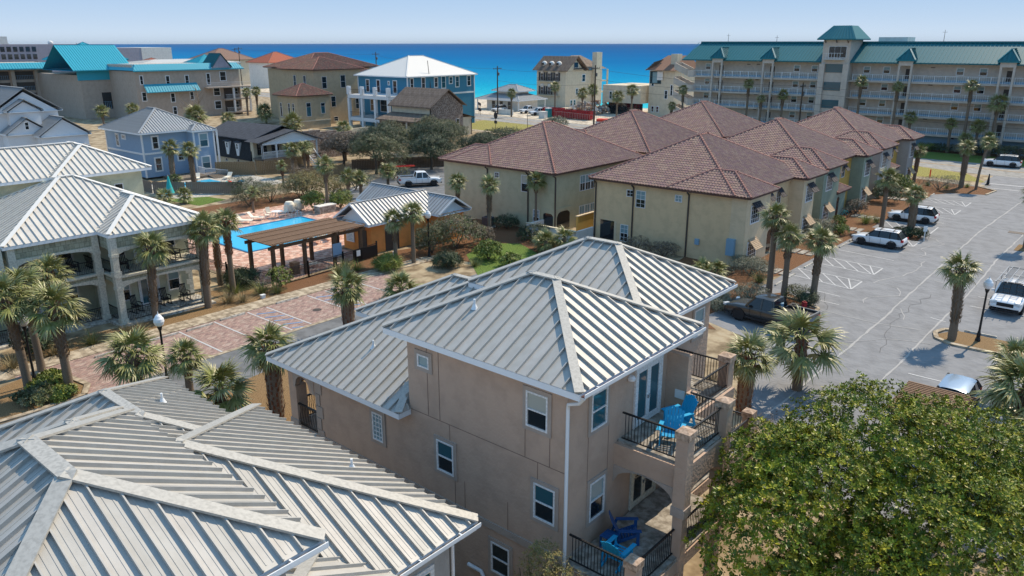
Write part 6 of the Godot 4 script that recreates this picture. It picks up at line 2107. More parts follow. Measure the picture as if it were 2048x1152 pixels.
const OLIVE := [Color(0.10, 0.12, 0.05), Color(0.13, 0.14, 0.06), Color(0.08, 0.10, 0.045), Color(0.16, 0.15, 0.08)]
const DARK := [Color(0.045, 0.07, 0.03), Color(0.06, 0.085, 0.035), Color(0.035, 0.055, 0.028)]
const GREY := [Color(0.17, 0.18, 0.12), Color(0.21, 0.21, 0.15), Color(0.13, 0.15, 0.1)]
const LIME := [Color(0.16, 0.2, 0.035), Color(0.2, 0.22, 0.04), Color(0.1, 0.15, 0.03)]
const GOLD := [Color(0.22, 0.19, 0.07), Color(0.26, 0.2, 0.06), Color(0.16, 0.16, 0.06)]
const MIXED := [Color(0.12, 0.15, 0.05), Color(0.2, 0.18, 0.11), Color(0.09, 0.12, 0.04), Color(0.24, 0.19, 0.13)]
const GLOSS := [Color(0.12, 0.17, 0.015), Color(0.19, 0.22, 0.016), Color(0.07, 0.11, 0.014), Color(0.28, 0.27, 0.02)]
const BROWN := [Color(0.16, 0.12, 0.085), Color(0.2, 0.16, 0.12), Color(0.12, 0.1, 0.07)]

func shrub(label: String, x, z, rx: float, ry: float, count: int, size: float, kind: String, pal: Array, category := "shrub", seed_ := 0) -> Node3D:
	var s := thing("shrub", label, category, V(x, 0, z), 0)
	var sd: int = seed_ if seed_ != 0 else int(absf(x * 71.3 + z * 13.7)) + 3
	var r := RandomNumberGenerator.new()
	r.seed = sd
	var lumps := [[V(0, ry * 0.52, 0), V(rx, ry * 0.55, rx)]]
	for i in 4:
		var a := TAU * i / 4.0 + r.randf()
		var k := r.randf_range(0.45, 0.65)
		lumps.append([V(cos(a) * rx * 0.6, ry * r.randf_range(0.35, 0.75), sin(a) * rx * 0.6), V(rx * k, ry * 0.36, rx * k)])
	foliage(s, lumps, count, size, kind, pal, sd)
	var b := B.new()
	for i in 5:
		var a := TAU * i / 5.0 + r.randf()
		b.tube([V(0, 0, 0), V(cos(a) * rx * 0.3, ry * 0.4, sin(a) * rx * 0.3), V(cos(a) * rx * 0.62, ry * 0.75, sin(a) * rx * 0.62)], [0.05, 0.035, 0.015], 5, false)
	obj("stem", b, M.bark, s)
	return s

func tree(label: String, x, z, hgt: float, R: float, count: int, size: float, kind: String, pal: Array, mat := "leaf", flat := 0.6) -> Node3D:
	var s := thing("tree", label, "tree", V(x, 0, z), 0)
	var sd := int(absf(x * 51.3 + z * 23.7)) + 9
	var r := RandomNumberGenerator.new()
	r.seed = sd
	var lumps := []
	var b := B.new()
	var th := hgt * 0.4
	b.tube([V(0, 0, 0), V(0.1, th * 0.5, 0.05), V(0, th, 0)], [0.22, 0.18, 0.15], 8, false)
	for i in 9:
		var a := i * 2.4 + r.randf() * 0.6
		var rr := R * sqrt((i + 0.3) / 9.0) * 0.68
		var c := V(cos(a) * rr, hgt * lerpf(0.8, 0.45, (i / 9.0)) + r.randf_range(-0.2, 0.2) * hgt * 0.3, sin(a) * rr)
		var k := R * r.randf_range(0.34, 0.5)
		lumps.append([c, V(k, k * flat * 1.1, k)])
		b.tube([V(0, th, 0), V(c.x * 0.5, lerpf(th, c.y, 0.6), c.z * 0.5), c], [0.11, 0.06, 0.02], 5, false)
	obj("trunk", b, M.bark, s)
	foliage(s, lumps, count, size, kind, pal, sd, mat, 0.5)
	return s

func grass_mesh(seed_: int, c0: Color, c1: Color, n := 90) -> Mesh:
	var r := RandomNumberGenerator.new()
	r.seed = seed_
	var b := B.new()
	b.use_c = true
	for i in n:
		var a := r.randf() * TAU
		var el := r.randf_range(0.55, 1.45)
		var d := V(cos(a) * cos(el), sin(el), sin(a) * cos(el))
		var g := r.randf_range(0.6, 1.3)
		var c := Color(c0.r * g, c0.g * g, c0.b * g)
		blade(b, V(cos(a), 0, sin(a)) * r.randf() * 0.18, d, V(-sin(a), 0, cos(a)), r.randf_range(0.6, 1.05), 0.022, 0.22, c, c.lerp(c1, r.randf()), 3)
	return b.mesh()

var grass_kinds := {}
func tuft(label: String, x, z, s: float, kind := "green", sy := 1.0) -> Node:
	if grass_kinds.is_empty():
		grass_kinds.green = grass_mesh(301, Color(0.14, 0.17, 0.05), Color(0.32, 0.28, 0.14), 150)
		grass_kinds.straw = grass_mesh(302, Color(0.24, 0.2, 0.1), Color(0.38, 0.3, 0.18), 150)
		grass_kinds.lime = grass_mesh(303, Color(0.2, 0.24, 0.05), Color(0.3, 0.3, 0.1), 150)
	var o := put("grass_clump", grass_kinds[kind], M.blade, self, Transform3D(Basis(Vector3.UP, x * 3.1).scaled_local(Vector3(s, s * sy, s)), V(x, 0.0, z)))
	return tag(o, label, "ornamental grass", "clumps of ornamental grass")

func planting():
	make_plants()
	# ---- palms round the brick lot
	palm("leaning palm at the left picture edge, in the island bed in front of the lamp", 12.4, -45.0, 5.5, 1.75, {"booted": 0.55, "r": 0.2, "lean": V(-0.35, 0, 0.25)})
	palm("palm right behind the left street lamp with its bare lower trunk leaning", 13.8, -47.1, 5.4, 1.65, {"lean": V(-0.3, 0, 0.2)})
	palm("palm at the tip of the curved island beside yellow green ground cover", 13.9, -43.5, 4.9, 1.9, {"booted": 0.6, "r": 0.21, "lean": V(-0.15, 0, 0.2)})
	palm("slim palm standing close to the sage house left of its twin column", 16.2, -50.7, 4.8, 1.5, {"boot": "boot_red"})
	palm("pale trunked palm at the sage house wall behind the round dark shrub", 12.4, -49.8, 4.6, 1.6, {})
	palm("single palm in front of the sage house's right hand balcony", 21.9, -50.0, 5.3, 1.55, {"booted": 0.75, "lean": V(0.35, 0, 0.0)})
	palm("thick booted palm at the right corner column of the sage house", 25.9, -50.5, 5.8, 1.6, {"booted": 0.7, "r": 0.23, "lean": V(0.3, 0, 0.0)})
	palm("reddish trunked palm between the sage house corner and the pool", 29.3, -54.8, 4.8, 1.3, {"boot": "boot_red", "booted": 0.7})
	palm("slender palm by the fence corner in front of the pool's near end", 28.8, -52.1, 5.6, 1.45, {"booted": 0.45, "boot": "boot_red"})
	palm("wide low palm over the brick drive above the grey metal roof", 15.8, -39.4, 2.6, 2.05, {"dead": 5, "booted": 0.8, "r": 0.25})
	palm("small palm at the lane edge right of the wide low palm", 17.6, -37.4, 2.5, 1.3, {"dead": 5})
	palm("bushy palm directly beyond the near grey roof corner, fronds hanging", 17.2, -33.4, 2.0, 1.9, {"dead": 9, "booted": 0.8})
	palm("palm with fat booted trunk between the near roof and the pink house porch", 19.0, -31.5, 4.2, 1.6, {"booted": 0.9, "r": 0.3, "boot": "boot_red", "dead": 5, "low": -1.0})
	palm("palm with fat pineapple trunk at the end of the brick lot by the lane", 29.1, -38.7, 3.2, 1.6, {"booted": 0.95, "r": 0.31, "boot": "boot_red"})
	palm("trunkless low palm beside the walk to the pool house", 36.0, -41.3, 1.0, 1.75, {"booted": 0.0, "n": 40})
	# ---- pool house and olive townhouse
	palm("left palm of the pair at the dark pool house door, with a shaggy collar", 42.2, -49.0, 3.9, 1.3, {"booted": 0.5, "r": 0.16})
	palm("right palm of the pair at the dark pool house door, with a smooth trunk", 43.4, -48.1, 4.5, 1.35, {"booted": 0.2, "r": 0.16})
	palm("left palm of the pair before the olive townhouse wall", 54.7, -53.8, 5.0, 1.25, {"booted": 0.35, "r": 0.14})
	palm("right palm of the pair before the olive townhouse wall, standing in the dark bed", 53.9, -48.9, 5.3, 1.3, {"booted": 0.5, "r": 0.17})
	palm("thin palm with a red collar at the olive townhouse corner", 59.0, -47.3, 5.3, 1.3, {"booted": 0.25, "r": 0.12, "boot": "boot_red"})
	for q in [[53.4, -41.6, 1.1], [54.8, -40.6, 1.3], [54.3, -42.3, 0.9]]: palm("low clumping palm by the white courtyard wall, %s of three grown together" % ("left front" if q[0] < 54 else ("tallest" if q[2] > 1.2 else "rearmost")), q[0], q[1], q[2], 1.45, {"booted": 0.0, "dead": 5, "n": 30, "group": "clump of low palms by the courtyard wall"})
	for q in [[52.4, -27.3, 0.9], [53.8, -26.5, 1.2], [55.0, -26.0, 1.1], [51.2, -28.0, 0.8]]: palm("low palm in the row below the electrical cabinet, %s" % {52.4: "second from the left", 53.8: "third from the left", 55.0: "last, at the right end", 51.2: "first at the left end"}[q[0]], q[0], q[1], q[2], 1.25, {"booted": 0.0, "dead": 4, "n": 26, "group": "row of low palms at the tan townhouse wall"})
	# ---- right car park
	palm("left and tallest of three palms in front of the tan townhouse door", 54.5, -21.4, 6.1, 1.4, {"booted": 0.25, "r": 0.21})
	palm("middle palm of the three at the pickup, partly hiding the arched door", 54.1, -20.1, 4.9, 1.35, {"booted": 0.35, "r": 0.2})
	palm("right palm of the three, nearest the striped parking bays", 55.0, -18.3, 4.7, 1.5, {"booted": 0.55, "r": 0.22})
	palm("tall palm between the two white parked cars, at the bed edge", 83.0, -21.7, 5.3, 1.5, {"booted": 0.3, "r": 0.2})
	palm("short palm with a fat trunk in the island beside the white crossover's hatch", 81.4, -18.6, 4.2, 1.3, {"booted": 0.9, "r": 0.27})
	palm("small palm at the grey end townhouse beside the verge", 114.9, -26.8, 4.2, 1.15, {"booted": 0.7, "r": 0.2, "boot": "boot_red"})
	palm("thick trunked palm in the entrance bed next to the dry verge", 114.4, -21.0, 5.3, 1.4, {"booted": 0.7, "r": 0.27})
	palm("thin curved palm with a whitened base at the car park entrance", 114.0, -19.2, 6.1, 1.25, {"booted": 0.15, "r": 0.15, "lean": V(0.1, 0, 0.5)})
	palm("solitary palm on the narrow island in the car park, casting a star shaped shadow", 53.2, -8.8, 4.8, 1.45, {"booted": 0.75, "r": 0.22, "lean": V(-0.1, 0, -0.2)})
	palm("palm cut by the right picture edge, in the second island of the car park", 83.2, -9.2, 5.1, 1.4, {"booted": 0.3, "r": 0.22})
	palm("large spreading palm behind the balconies at the car park edge", 39.5, -13.4, 3.0, 2.5, {"booted": 0.8, "r": 0.24, "n": 26, "boot": "boot_red", "dead": 2})
	palm("palm with short ragged trunk just right of the upper balcony pillars", 34.9, -14.4, 3.3, 1.6, {"booted": 0.95, "r": 0.3, "boot": "boot_red"})
	palm("low leafy palm at the pink house's far right corner", 36.5, -19.0, 1.3, 1.5, {"booted": 0.0, "n": 30, "dead": 6})
	palm("small palm left of the pickup's blue bay line", 34.0, -17.4, 1.2, 1.2, {"booted": 0.0, "n": 22, "dead": 5})
	palm("palm over the white parking hatch at the right edge", 45.2, -4.6, 2.6, 1.5, {"booted": 0.4, "n": 26})
	palm("big fan palm in the lower right corner beside the slatted pergola", 38.6, -3.2, 3.5, 2.4, {"booted": 0.5, "n": 40, "dead": 5})
	palm("second fan palm low in the right corner, behind the glossy tree", 35.6, -1.6, 2.6, 2.1, {"booted": 0.5, "n": 34, "dead": 5})
	# ---- around the small pool yard and cream house
	palm("left palm of two in front of the light blue house", 50.4, -103.6, 4.6, 1.6, {"booted": 0.9, "r": 0.27})
	palm("right palm of two in front of the light blue house, at the pool's edge", 48.5, -94.3, 5.3, 1.55, {"booted": 0.85, "r": 0.24})
	palm("low palm between the teal umbrella and the small pool", 46.4, -95.1, 1.7, 1.15, {"n": 24})
	palm("bushy young palm beside the sage house's upper wall", 40.4, -85.8, 1.5, 1.5, {"booted": 0.0, "n": 28})
	palm("bushy young palm right of the teal umbrella", 43.6, -87.6, 1.2, 1.3, {"booted": 0.0, "n": 28})
	palm("thin palm with a dark collar by the pool terrace fence", 46.0, -76.9, 2.4, 0.95, {"r": 0.12, "n": 20})
	palm("left palm of the trio on the pale terrace of the cream house", 63.2, -94.3, 3.9, 1.5, {"booted": 0.5})
	palm("middle palm of the trio on the pale terrace of the cream house", 65.6, -94.9, 3.8, 1.4, {"booted": 0.5})
	palm("right palm of the trio beside the white outside stair", 67.8, -97.2, 3.5, 1.45, {"booted": 0.6, "boot": "boot_red"})
	palm("young palm against the board fence left of the terrace trio", 57.0, -87.5, 3.0, 1.0, {"r": 0.13, "n": 22, "boot": "boot_red"})
	palm("tall palm behind the pool's far corner next to the clipped hedge", 52.2, -71.8, 5.2, 1.5, {"booted": 0.4, "r": 0.17})
	palm("left palm of two behind the pool house's back roof", 57.4, -74.7, 3.0, 1.3, {})
	palm("right palm of two behind the pool house's back roof", 59.4, -74.8, 2.5, 1.2, {"dead": 5})
	palm("palm half hiding the ladder truck", 66.6, -78.2, 2.2, 1.5, {"dead": 4, "boot": "boot_red"})
	palm("low palm below the tan villa's cream wall", 91.2, -119.1, 3.0, 2.0, {"far": true})
	palm("low spreading palm left of the villa's cream wall", 93.4, -138.1, 2.8, 2.7, {"far": true, "dead": 5})
	palm("palm in the dark scrub below the cream wall", 77.5, -101.0, 2.8, 2.1, {"far": true})
	palm("dark palm before the turquoise condo's stair tower", 72.5, -177.0, 4.2, 1.9, {"far": true})
	palm("palm between the condo tower and the light blue house", 81.0, -181.5, 3.8, 2.0, {"far": true, "dead": 5})
	palm("left palm of two at the turquoise condo's right end", 111.7, -184.8, 6.0, 1.7, {"far": true, "r": 0.25})
	palm("right palm of two at the turquoise condo's right end", 116.0, -187.0, 6.0, 1.8, {"far": true, "r": 0.25})
	palm("shaggy wide palm above the black roof", 86.5, -163.7, 3.2, 3.2, {"far": true, "dead": 12, "n": 44})
	palm("short palm between the black roof and the condo balconies", 92.0, -160.5, 2.2, 2.2, {"far": true, "dead": 4})
	palm("dark palm at the left corner of the tan villa", 103.0, -163.0, 3.0, 2.7, {"far": true, "n": 40})
	# ---- seaward palms
	for q in [["palm by the white beach pavilion", 152.7, -130.6, 6.0, 1.7], ["palm against the beige beach house's shutters", 168.7, -129.1, 7.0, 1.9], ["left palm of the pair over the red dumpsters", 164.3, -117.1, 6.0, 2.0], ["right palm of the pair over the red dumpsters", 170.5, -118.3, 6.6, 2.1], ["left palm in front of the demolished house", 155.4, -101.0, 6.4, 2.0], ["right palm in front of the demolished house", 162.5, -101.5, 7.4, 2.0], ["palm at the left end of the teal roofed condo", 149.5, -81.0, 8.8, 1.5], ["short palm beside the sea left of the teal roofed condo", 149.5, -83.6, 5.4, 1.3]]:
		palm(q[0], q[1], q[2], q[3], q[4], {"far": true, "r": 0.2, "booted": 0.3})
	for q in [["first tall palm from the left before the condo galleries", 149.5, -66.9, 10.4, 1.35], ["second palm from the left before the condo, lower than its neighbours", 149.5, -64.1, 7.7, 1.15], ["third palm from the left before the condo galleries", 149.5, -59.9, 8.6, 1.4], ["tall palm just right of the condo's tower", 149.5, -45.9, 11.5, 1.5], ["tall palm between the tower and the second pilaster pair", 149.5, -39.7, 10.8, 1.4], ["very tall thin palm in the middle of the condo's right half", 149.5, -28.3, 11.4, 1.55], ["big crowned tall palm at the condo's right pilasters", 149.5, -24.2, 8.9, 2.1], ["low palm at the condo seen over the last tiled roof", 149.5, -36.9, 5.8, 1.5], ["palm before the blue garage wall, left of the feathery one", 149.8, -30.5, 5.1, 1.4], ["feathery green palm before the blue garage wall", 149.4, -26.4, 5.0, 1.7], ["bushy palm at the road verge left of the white car", 146.0, -27.4, 3.2, 1.4], ["second bushy palm at the road verge behind the white car", 146.8, -24.2, 3.4, 1.4], ["dark cycad like palm at the right edge of the garage wall", 149.0, -18.4, 2.2, 1.5]]:
		palm(q[0], q[1], q[2], q[3], q[4], {"far": true, "r": 0.22, "booted": 0.25})
	# ---- scrub and trees
	var k := 0
	for q in [[72, -87, 5.2, 3.6, OLIVE], [77, -92, 5.6, 4.2, DARK], [82, -96, 5.4, 4.2, OLIVE], [80, -84, 4.6, 3.6, DARK], [87, -91, 5.2, 4.2, DARK], [92, -98, 5.0, 4.4, OLIVE], [98, -101, 4.4, 4.0, DARK], [74, -97, 4.6, 3.4, BROWN], [90, -83, 4.4, 3.6, DARK], [105, -106, 3.6, 3.4, OLIVE]]:
		tree(["grey green scrub oak at the left end of the thicket", "dark scrub oak under the cream driveway wall", "olive scrub oak in the middle of the thicket below the cottage porch", "dark scrub oak at the front of the thicket near the car park", "tall dark scrub oak before the stone cottage's porch", "olive scrub oak before the stone gable", "dark scrub oak at the thicket's right end", "bare brownish thicket tree behind the terrace palms", "dark scrub tree beside the olive townhouse roof", "round scrub tree right of the stone cottage's gutter"][k], q[0], q[1], q[2] * 1.08, q[3] * 1.2, 4200, 0.24, "fine", q[4])
		k += 1
	shrub("dark bush at the road just left of the olive townhouse's roof peak", 112, -97, 4.0, 2.6, 1500, 0.3, "fine", DARK)
	shrub("grey bush by the road sign behind the olive townhouse roof", 139.5, -106, 2.6, 2.3, 900, 0.3, "fine", GREY)
	# big evergreen at lower right
	var t := thing("evergreen_tree", "large glossy leaved evergreen tree filling the lower right corner", "tree", V(25.0, 0, -4.6))
	var lumps := []
	for q in [[0.3, 5.2, -1.4, 3.0, 1.8], [-3.0, 5.0, -2.0, 2.5, 1.7], [-5.2, 4.3, -2.6, 2.2, 1.7], [-3.6, 5.6, -3.0, 1.9, 1.2], [3.0, 4.2, 0.4, 2.8, 1.9], [-1.0, 3.6, 1.0, 3.1, 2.2], [-3.5, 2.4, 0.0, 2.6, 2.0], [1.5, 2.6, 2.8, 3.2, 2.2], [5.5, 3.0, 2.2, 2.4, 1.8], [-5.2, 1.8, -1.4, 2.0, 1.8]]:
		lumps.append([V(q[0], q[1], q[2]), V(q[3], q[4], q[3] * 0.85)])
	foliage(t, lumps, 24000, 0.15, "broad", GLOSS, 611, "leaf_gloss", 0.72)
	var b := B.new()
	b.tube([V(0, 0, 0), V(0.1, 1.5, 0.1), V(0, 3.0, 0)], [0.3, 0.26, 0.16], 9, false)
	for l in lumps: b.tube([V(0, 1.4, 0), l[0] * 0.6, l[0]], [0.12, 0.07, 0.02], 6, false)
	obj("trunk", b, M.bark, t)
	# olive tree by the wall
	t = thing("olive_bush", "thin golden green small tree between the near roof and the pink house deck", "tree", V(14.95, 0, -11.7))
	foliage(t, [[V(0.1, 3.6, 0), V(0.7, 0.85, 0.7)], [V(-0.4, 2.7, 0.3), V(0.95, 0.9, 0.9)], [V(0.6, 2.6, 0.5), V(0.8, 0.75, 0.85)], [V(0.0, 1.7, 0.4), V(1.2, 1.0, 1.1)]], 2400, 0.1, "fine", GOLD, 613, "leaf", 0.3)
	b = B.new()
	for a in 6: b.tube([V(0, 0, 0), V(cos(a) * 0.3, 1.3, sin(a) * 0.3), V(cos(a) * 0.6, 3.6, sin(a) * 0.6)], [0.05, 0.03, 0.01], 5, false)
	obj("trunk", b, M.bark, t)
	# bushes near the pool house
	shrub("large round flowering shrub in front of the pool house's right gable", 49.3, -48.8, 2.5, 3.0, 2600, 0.17, "fine", MIXED)
	shrub("dense shrub hugging the lamp left of the large flowering shrub", 46.6, -49.2, 1.6, 2.5, 1300, 0.17, "fine", OLIVE)
	shrub("yellow green rounded shrub at the foot of the flowering shrub", 48.4, -44.0, 1.2, 1.6, 900, 0.16, "broad", LIME)
	shrub("low yellow green shrub at the lawn's near edge", 48.0, -41.2, 0.9, 1.0, 500, 0.16, "broad", LIME)
	shrub("dark purple tinged shrub on the right of the flowering shrub", 52.0, -47.8, 1.0, 1.6, 600, 0.16, "fine", BROWN)
	shrub("dark fan leaved shrub between the door palms and flowering shrub", 44.3, -44.9, 1.1, 1.3, 420, 0.42, "spiky", DARK)
	shrub("dark green hedge at the olive townhouse wall right of the air conditioners", 58.4, -50.6, 1.4, 1.3, 800, 0.16, "fine", DARK)
	shrub("dark round bush at the white courtyard wall", 56.0, -45.3, 1.5, 1.5, 900, 0.18, "fine", DARK)
	shrub("brownish leafless shrub along the tan townhouse wall", 58.6, -35.5, 1.5, 1.4, 700, 0.15, "fine", BROWN)
	shrub("second brownish shrub along the tan townhouse wall nearer the roof", 58.9, -32.8, 1.3, 1.2, 600, 0.15, "fine", BROWN)
	shrub("clipped yellow green hedge left of the tall palm behind the pool", 50.9, -72.6, 1.2, 2.1, 1200, 0.15, "broad", LIME)
	shrub("clipped yellow green hedge right of the tall palm behind the pool", 53.8, -71.6, 1.3, 1.8, 1200, 0.15, "broad", LIME)
	for q in [[47.5, -80.2, 2.0, "left"], [50.6, -80.6, 2.2, "middle"], [54.2, -80.0, 2.0, "right"]]: shrub("dark silvery shrub behind the pool terrace, %s one of three" % q[3], q[0], q[1], q[2], 2.4, 1200, 0.17, "fine", OLIVE)
	shrub("grey leafed shrub at the end of the grey fence", 50.0, -84.5, 1.9, 2.5, 1000, 0.17, "fine", DARK)
	shrub("golden green bush left of the brown board fence palms", 55.0, -80.0, 2.2, 3.0, 1400, 0.18, "fine", GOLD)
	shrub("dry twiggy shrub in front of the brown board fence", 58.4, -86.0, 1.6, 2.8, 700, 0.13, "fine", BROWN)
	shrub("bushy golden shrub right of the tall palm behind the pool", 57.0, -77.6, 2.0, 2.6, 1300, 0.18, "fine", GOLD)
	shrub("bushy olive shrub left of the ladder truck", 62.4, -79.6, 1.9, 2.4, 1200, 0.18, "fine", MIXED)
	shrub("spreading olive shrub behind the ladder truck", 70.5, -81.6, 2.0, 2.3, 1200, 0.18, "fine", OLIVE)
	# car park side hedges: silvery mounds
	k = 0
	for q in [[52.6, -22.0, 1.4, 1.1], [50.3, -23.6, 1.2, 1.0], [49.0, -22.4, 1.0, 0.9], [51.2, -24.6, 1.1, 1.0], [58.4, -24.6, 1.8, 1.3], [60.4, -25.6, 1.4, 1.0], [74.6, -25.3, 1.6, 1.2], [76.8, -25.6, 1.4, 1.3], [110.6, -22.8, 2.4, 1.7]]:
		shrub(["silvery rounded mound shrub behind the pickup's cab", "silvery mound shrub nearest the pink house's roof corner", "low silvery shrub in front of the pickup's hood", "silvery shrub tucked behind the other mounds at the pickup", "long silvery hedge mound below the tan townhouse's front window", "end of the silvery hedge by the tan townhouse door", "silvery hedge mound in front of the green townhouse's window", "rounded end of the silvery hedge at the green townhouse", "grey round bush in the entrance bed"][k], q[0], q[1], q[2], q[3], 1500, 0.11, "fine", GREY)
		k += 1
	shrub("bright green shrub by the middle stepping slabs", 77.6, -24.0, 0.8, 0.9, 350, 0.16, "broad", LIME)
	shrub("yellow tipped small shrub at the green townhouse entrance", 82.2, -25.6, 0.7, 0.8, 300, 0.16, "broad", LIME)
	shrub("reddish flowering shrub beside the green townhouse's second door", 88.6, -26.0, 1.2, 1.5, 700, 0.15, "fine", BROWN)
	shrub("left half of the clipped bush around the short palm", 80.6, -19.2, 0.9, 0.9, 700, 0.13, "broad", DARK)
	shrub("right half of the clipped bush around the short palm", 81.0, -17.7, 0.9, 0.9, 700, 0.13, "broad", DARK)
	shrub("leafy bush at the grey townhouse's first door", 97.6, -25.4, 1.6, 2.0, 800, 0.2, "broad", OLIVE)
	shrub("taller leafy bush at the end of the townhouse row", 104.5, -26.0, 1.6, 2.3, 800, 0.2, "broad", LIME)
	shrub("dark bush in the recess between tan and green townhouses", 77.4, -25.0, 0.8, 1.0, 400, 0.16, "fine", DARK)
	shrub("green bush behind the pickup's bed", 54.6, -19.0, 1.2, 1.1, 700, 0.15, "fine", OLIVE)
	shrub("dark rounded bush at the tailgate end of the planted island", 53.9, -18.2, 0.7, 0.9, 400, 0.14, "fine", DARK)
	shrub("green leafy shrub at the pink house's right corner", 32.6, -20.2, 1.5, 1.7, 900, 0.2, "broad", LIME)
	shrub("dark twiggy bush behind the evergreen tree's crown", 30.4, -11.4, 1.2, 2.4, 500, 0.15, "fine", BROWN)
	# brick lot beds
	shrub("round dark glossy shrub by the sage house porch at left", 14.6, -50.4, 1.0, 1.4, 900, 0.16, "broad", DARK)
	k = 0
	for q in [[13.0, -44.2, 0.9, 0.7], [12.2, -43.2, 1.0, 0.7], [13.6, -45.4, 0.7, 0.5], [13.2, -42.6, 0.7, 0.6], [7.5, -47.8, 1.0, 1.6], [4.5, -43.2, 1.6, 1.2]]:
		shrub(["yellow green ground cover in the middle of the curved island", "dark green ground cover at the near side of the curved island", "yellow green ground cover at the lamp's foot", "bright ground cover at the island's curved tip", "mixed green and yellow shrub at the left picture edge", "strappy plant at the island's left end"][k], q[0], q[1], q[2], q[3], 420, 0.2, "broad", LIME if k != 1 else OLIVE)
		k += 1
	shrub("small golden leaved shrub on the pool fence's near side", 31.9, -50.6, 0.9, 1.6, 260, 0.15, "broad", LIME)
	shrub("dark sago like plant behind the fence corner", 30.2, -53.2, 1.1, 1.2, 220, 0.55, "spiky", DARK)
	shrub("bright fan leaved shrub by the pool house's near corner", 40.6, -48.2, 1.1, 1.2, 300, 0.5, "spiky", LIME)
	k = 0
	for q in [[30.2, -50.4, 1.5, "green"], [31.0, -49.7, 1.2, "green"], [27.4, -50.4, 1.3, "straw"], [28.2, -49.8, 1.1, "straw"], [36.9, -49.9, 1.4, "green"], [37.8, -50.2, 1.5, "green"], [38.8, -50.0, 1.2, "lime"], [17.5, -49.4, 1.2, "green"], [19.6, -49.6, 1.1, "straw"], [20.6, -49.4, 1.0, "straw"], [12.9, -48.9, 1.3, "straw"], [15.3, -49.4, 1.3, "straw"], [9.0, -45.2, 1.4, "green"], [41.6, -48.9, 1.2, "lime"], [57.2, -23.3, 1.3, "green"], [84.3, -23.6, 1.5, "lime"], [85.4, -22.9, 1.2, "green"], [36.9, -17.2, 0.9, "straw"], [113.0, -24.6, 0.9, "lime"], [112.2, -22.2, 0.8, "lime"], [114.9, -20.4, 0.9, "lime"], [51.6, -92.6, 1.2, "lime"], [52.6, -93.3, 1.1, "lime"], [49.9, -95.4, 0.9, "green"], [74.6, -23.6, 0.9, "green"], [78.9, -21.8, 0.7, "green"], [28.9, -52.0, 1.3, "lime"], [46.0, -43.4, 1.0, "green"]]:
		tuft(["large grass clump beside the white marker at the fence corner", "grass clump next to the mulch bed's left end", "straw coloured grass clump right of the sage house palm", "low straw coloured clump at the sidewalk right of the booted palm", "left of three grass clumps at the black pool fence", "middle of three grass clumps at the black pool fence", "right of three grass clumps at the black pool fence", "green grass clump in front of the sage house's corner column", "straw clump right of the corner column", "dry clump at the foot of the balcony palm", "straw clump behind the curved island palms", "tall straw clump right of the curved island", "arching green clump left of the street lamp", "lime clump under the shaggy collared door palm", "grass clump at the foot of the tallest of three palms", "lime grass clump left of the tall bed edge palm", "green clump in front of the white SUV's bumper", "brown spiky clump by the wooden post", "lime clump by the small entrance palm", "lime clump in the middle of the entrance bed", "lime clump at the whitened palm", "tall lime reeds at the small pool's corner", "second clump of lime reeds at the small pool", "green clump at the small pool's near edge", "green clump beside the first white car's hood", "small green clump in the striped bay island", "lime clump at the reddish palm by the pool", "dry clump by the fan leaved shrub"][k], q[0], q[1], q[2], q[3])
		k += 1
	k = 0
	for q in [[150.9, -34, 1.8, 1.2, LIME], [150.6, -31.6, 1.8, 1.3, DARK], [150.8, -28.6, 1.9, 1.4, GREY], [150.8, -25.4, 2.0, 1.5, DARK], [150.8, -22.2, 2.0, 1.7, OLIVE], [150.6, -18.8, 2.0, 1.6, BROWN]]:
		shrub("hedge shrub below the condo's blue garage wall, number %s from the left in the strip" % ["one", "two", "three", "four", "five", "six"][k], q[0], q[1], q[2], q[3], 500, 0.28, "fine", q[4])
		k += 1
	# bare winter tree in front of the turquoise condo
	t = thing("bare_tree", "leafless tree in front of the turquoise roofed condo's blank wall", "tree", V(87.5, 0, -168))
	b = B.new()
	var r := RandomNumberGenerator.new()
	r.seed = 8
	b.tube([V(0, 0, 0), V(0.2, 2.4, 0), V(-0.2, 4.2, 0.1)], [0.22, 0.17, 0.12], 6, false)
	for i in 26:
		var a := r.randf() * TAU
		var y0 := r.randf_range(2.0, 4.4)
		var L := r.randf_range(1.6, 4.2)
		var e := V(cos(a) * L * 0.8, y0 + L * r.randf_range(0.3, 0.9), sin(a) * L * 0.8)
		b.tube([V(0, y0, 0), V(0, y0, 0).lerp(e, 0.5) + V(0, -0.2, 0.2), e], [0.08, 0.045, 0.015], 4, false)
		for q in 4:
			var m := V(0, y0, 0).lerp(e, r.randf_range(0.4, 0.95))
			b.tube([m, m + V(r.randf() - 0.5, r.randf() * 0.8, r.randf() - 0.5) * 1.6], [0.03, 0.01], 3, false)
	obj("branches", b, mk("bare_wood", hx("8a7b6a"), 0.95), t)
	t = thing("bare_tree", "leafless tree by the pale wall behind the palms of the tan villa", "tree", V(97, 0, -182))
	b = B.new()
	b.tube([V(0, 0, 0), V(0.2, 4, 0), V(-0.2, 7.5, 0.1)], [0.2, 0.14, 0.08], 6, false)
	for i in 12:
		var a := r.randf() * TAU
		var y0 := r.randf_range(3.0, 7.2)
		var e := V(cos(a) * 1.6, y0 + 1.6, sin(a) * 1.6)
		b.tube([V(0, y0, 0), e], [0.06, 0.015], 4, false)
	obj("branches", b, M.bare_wood, t)

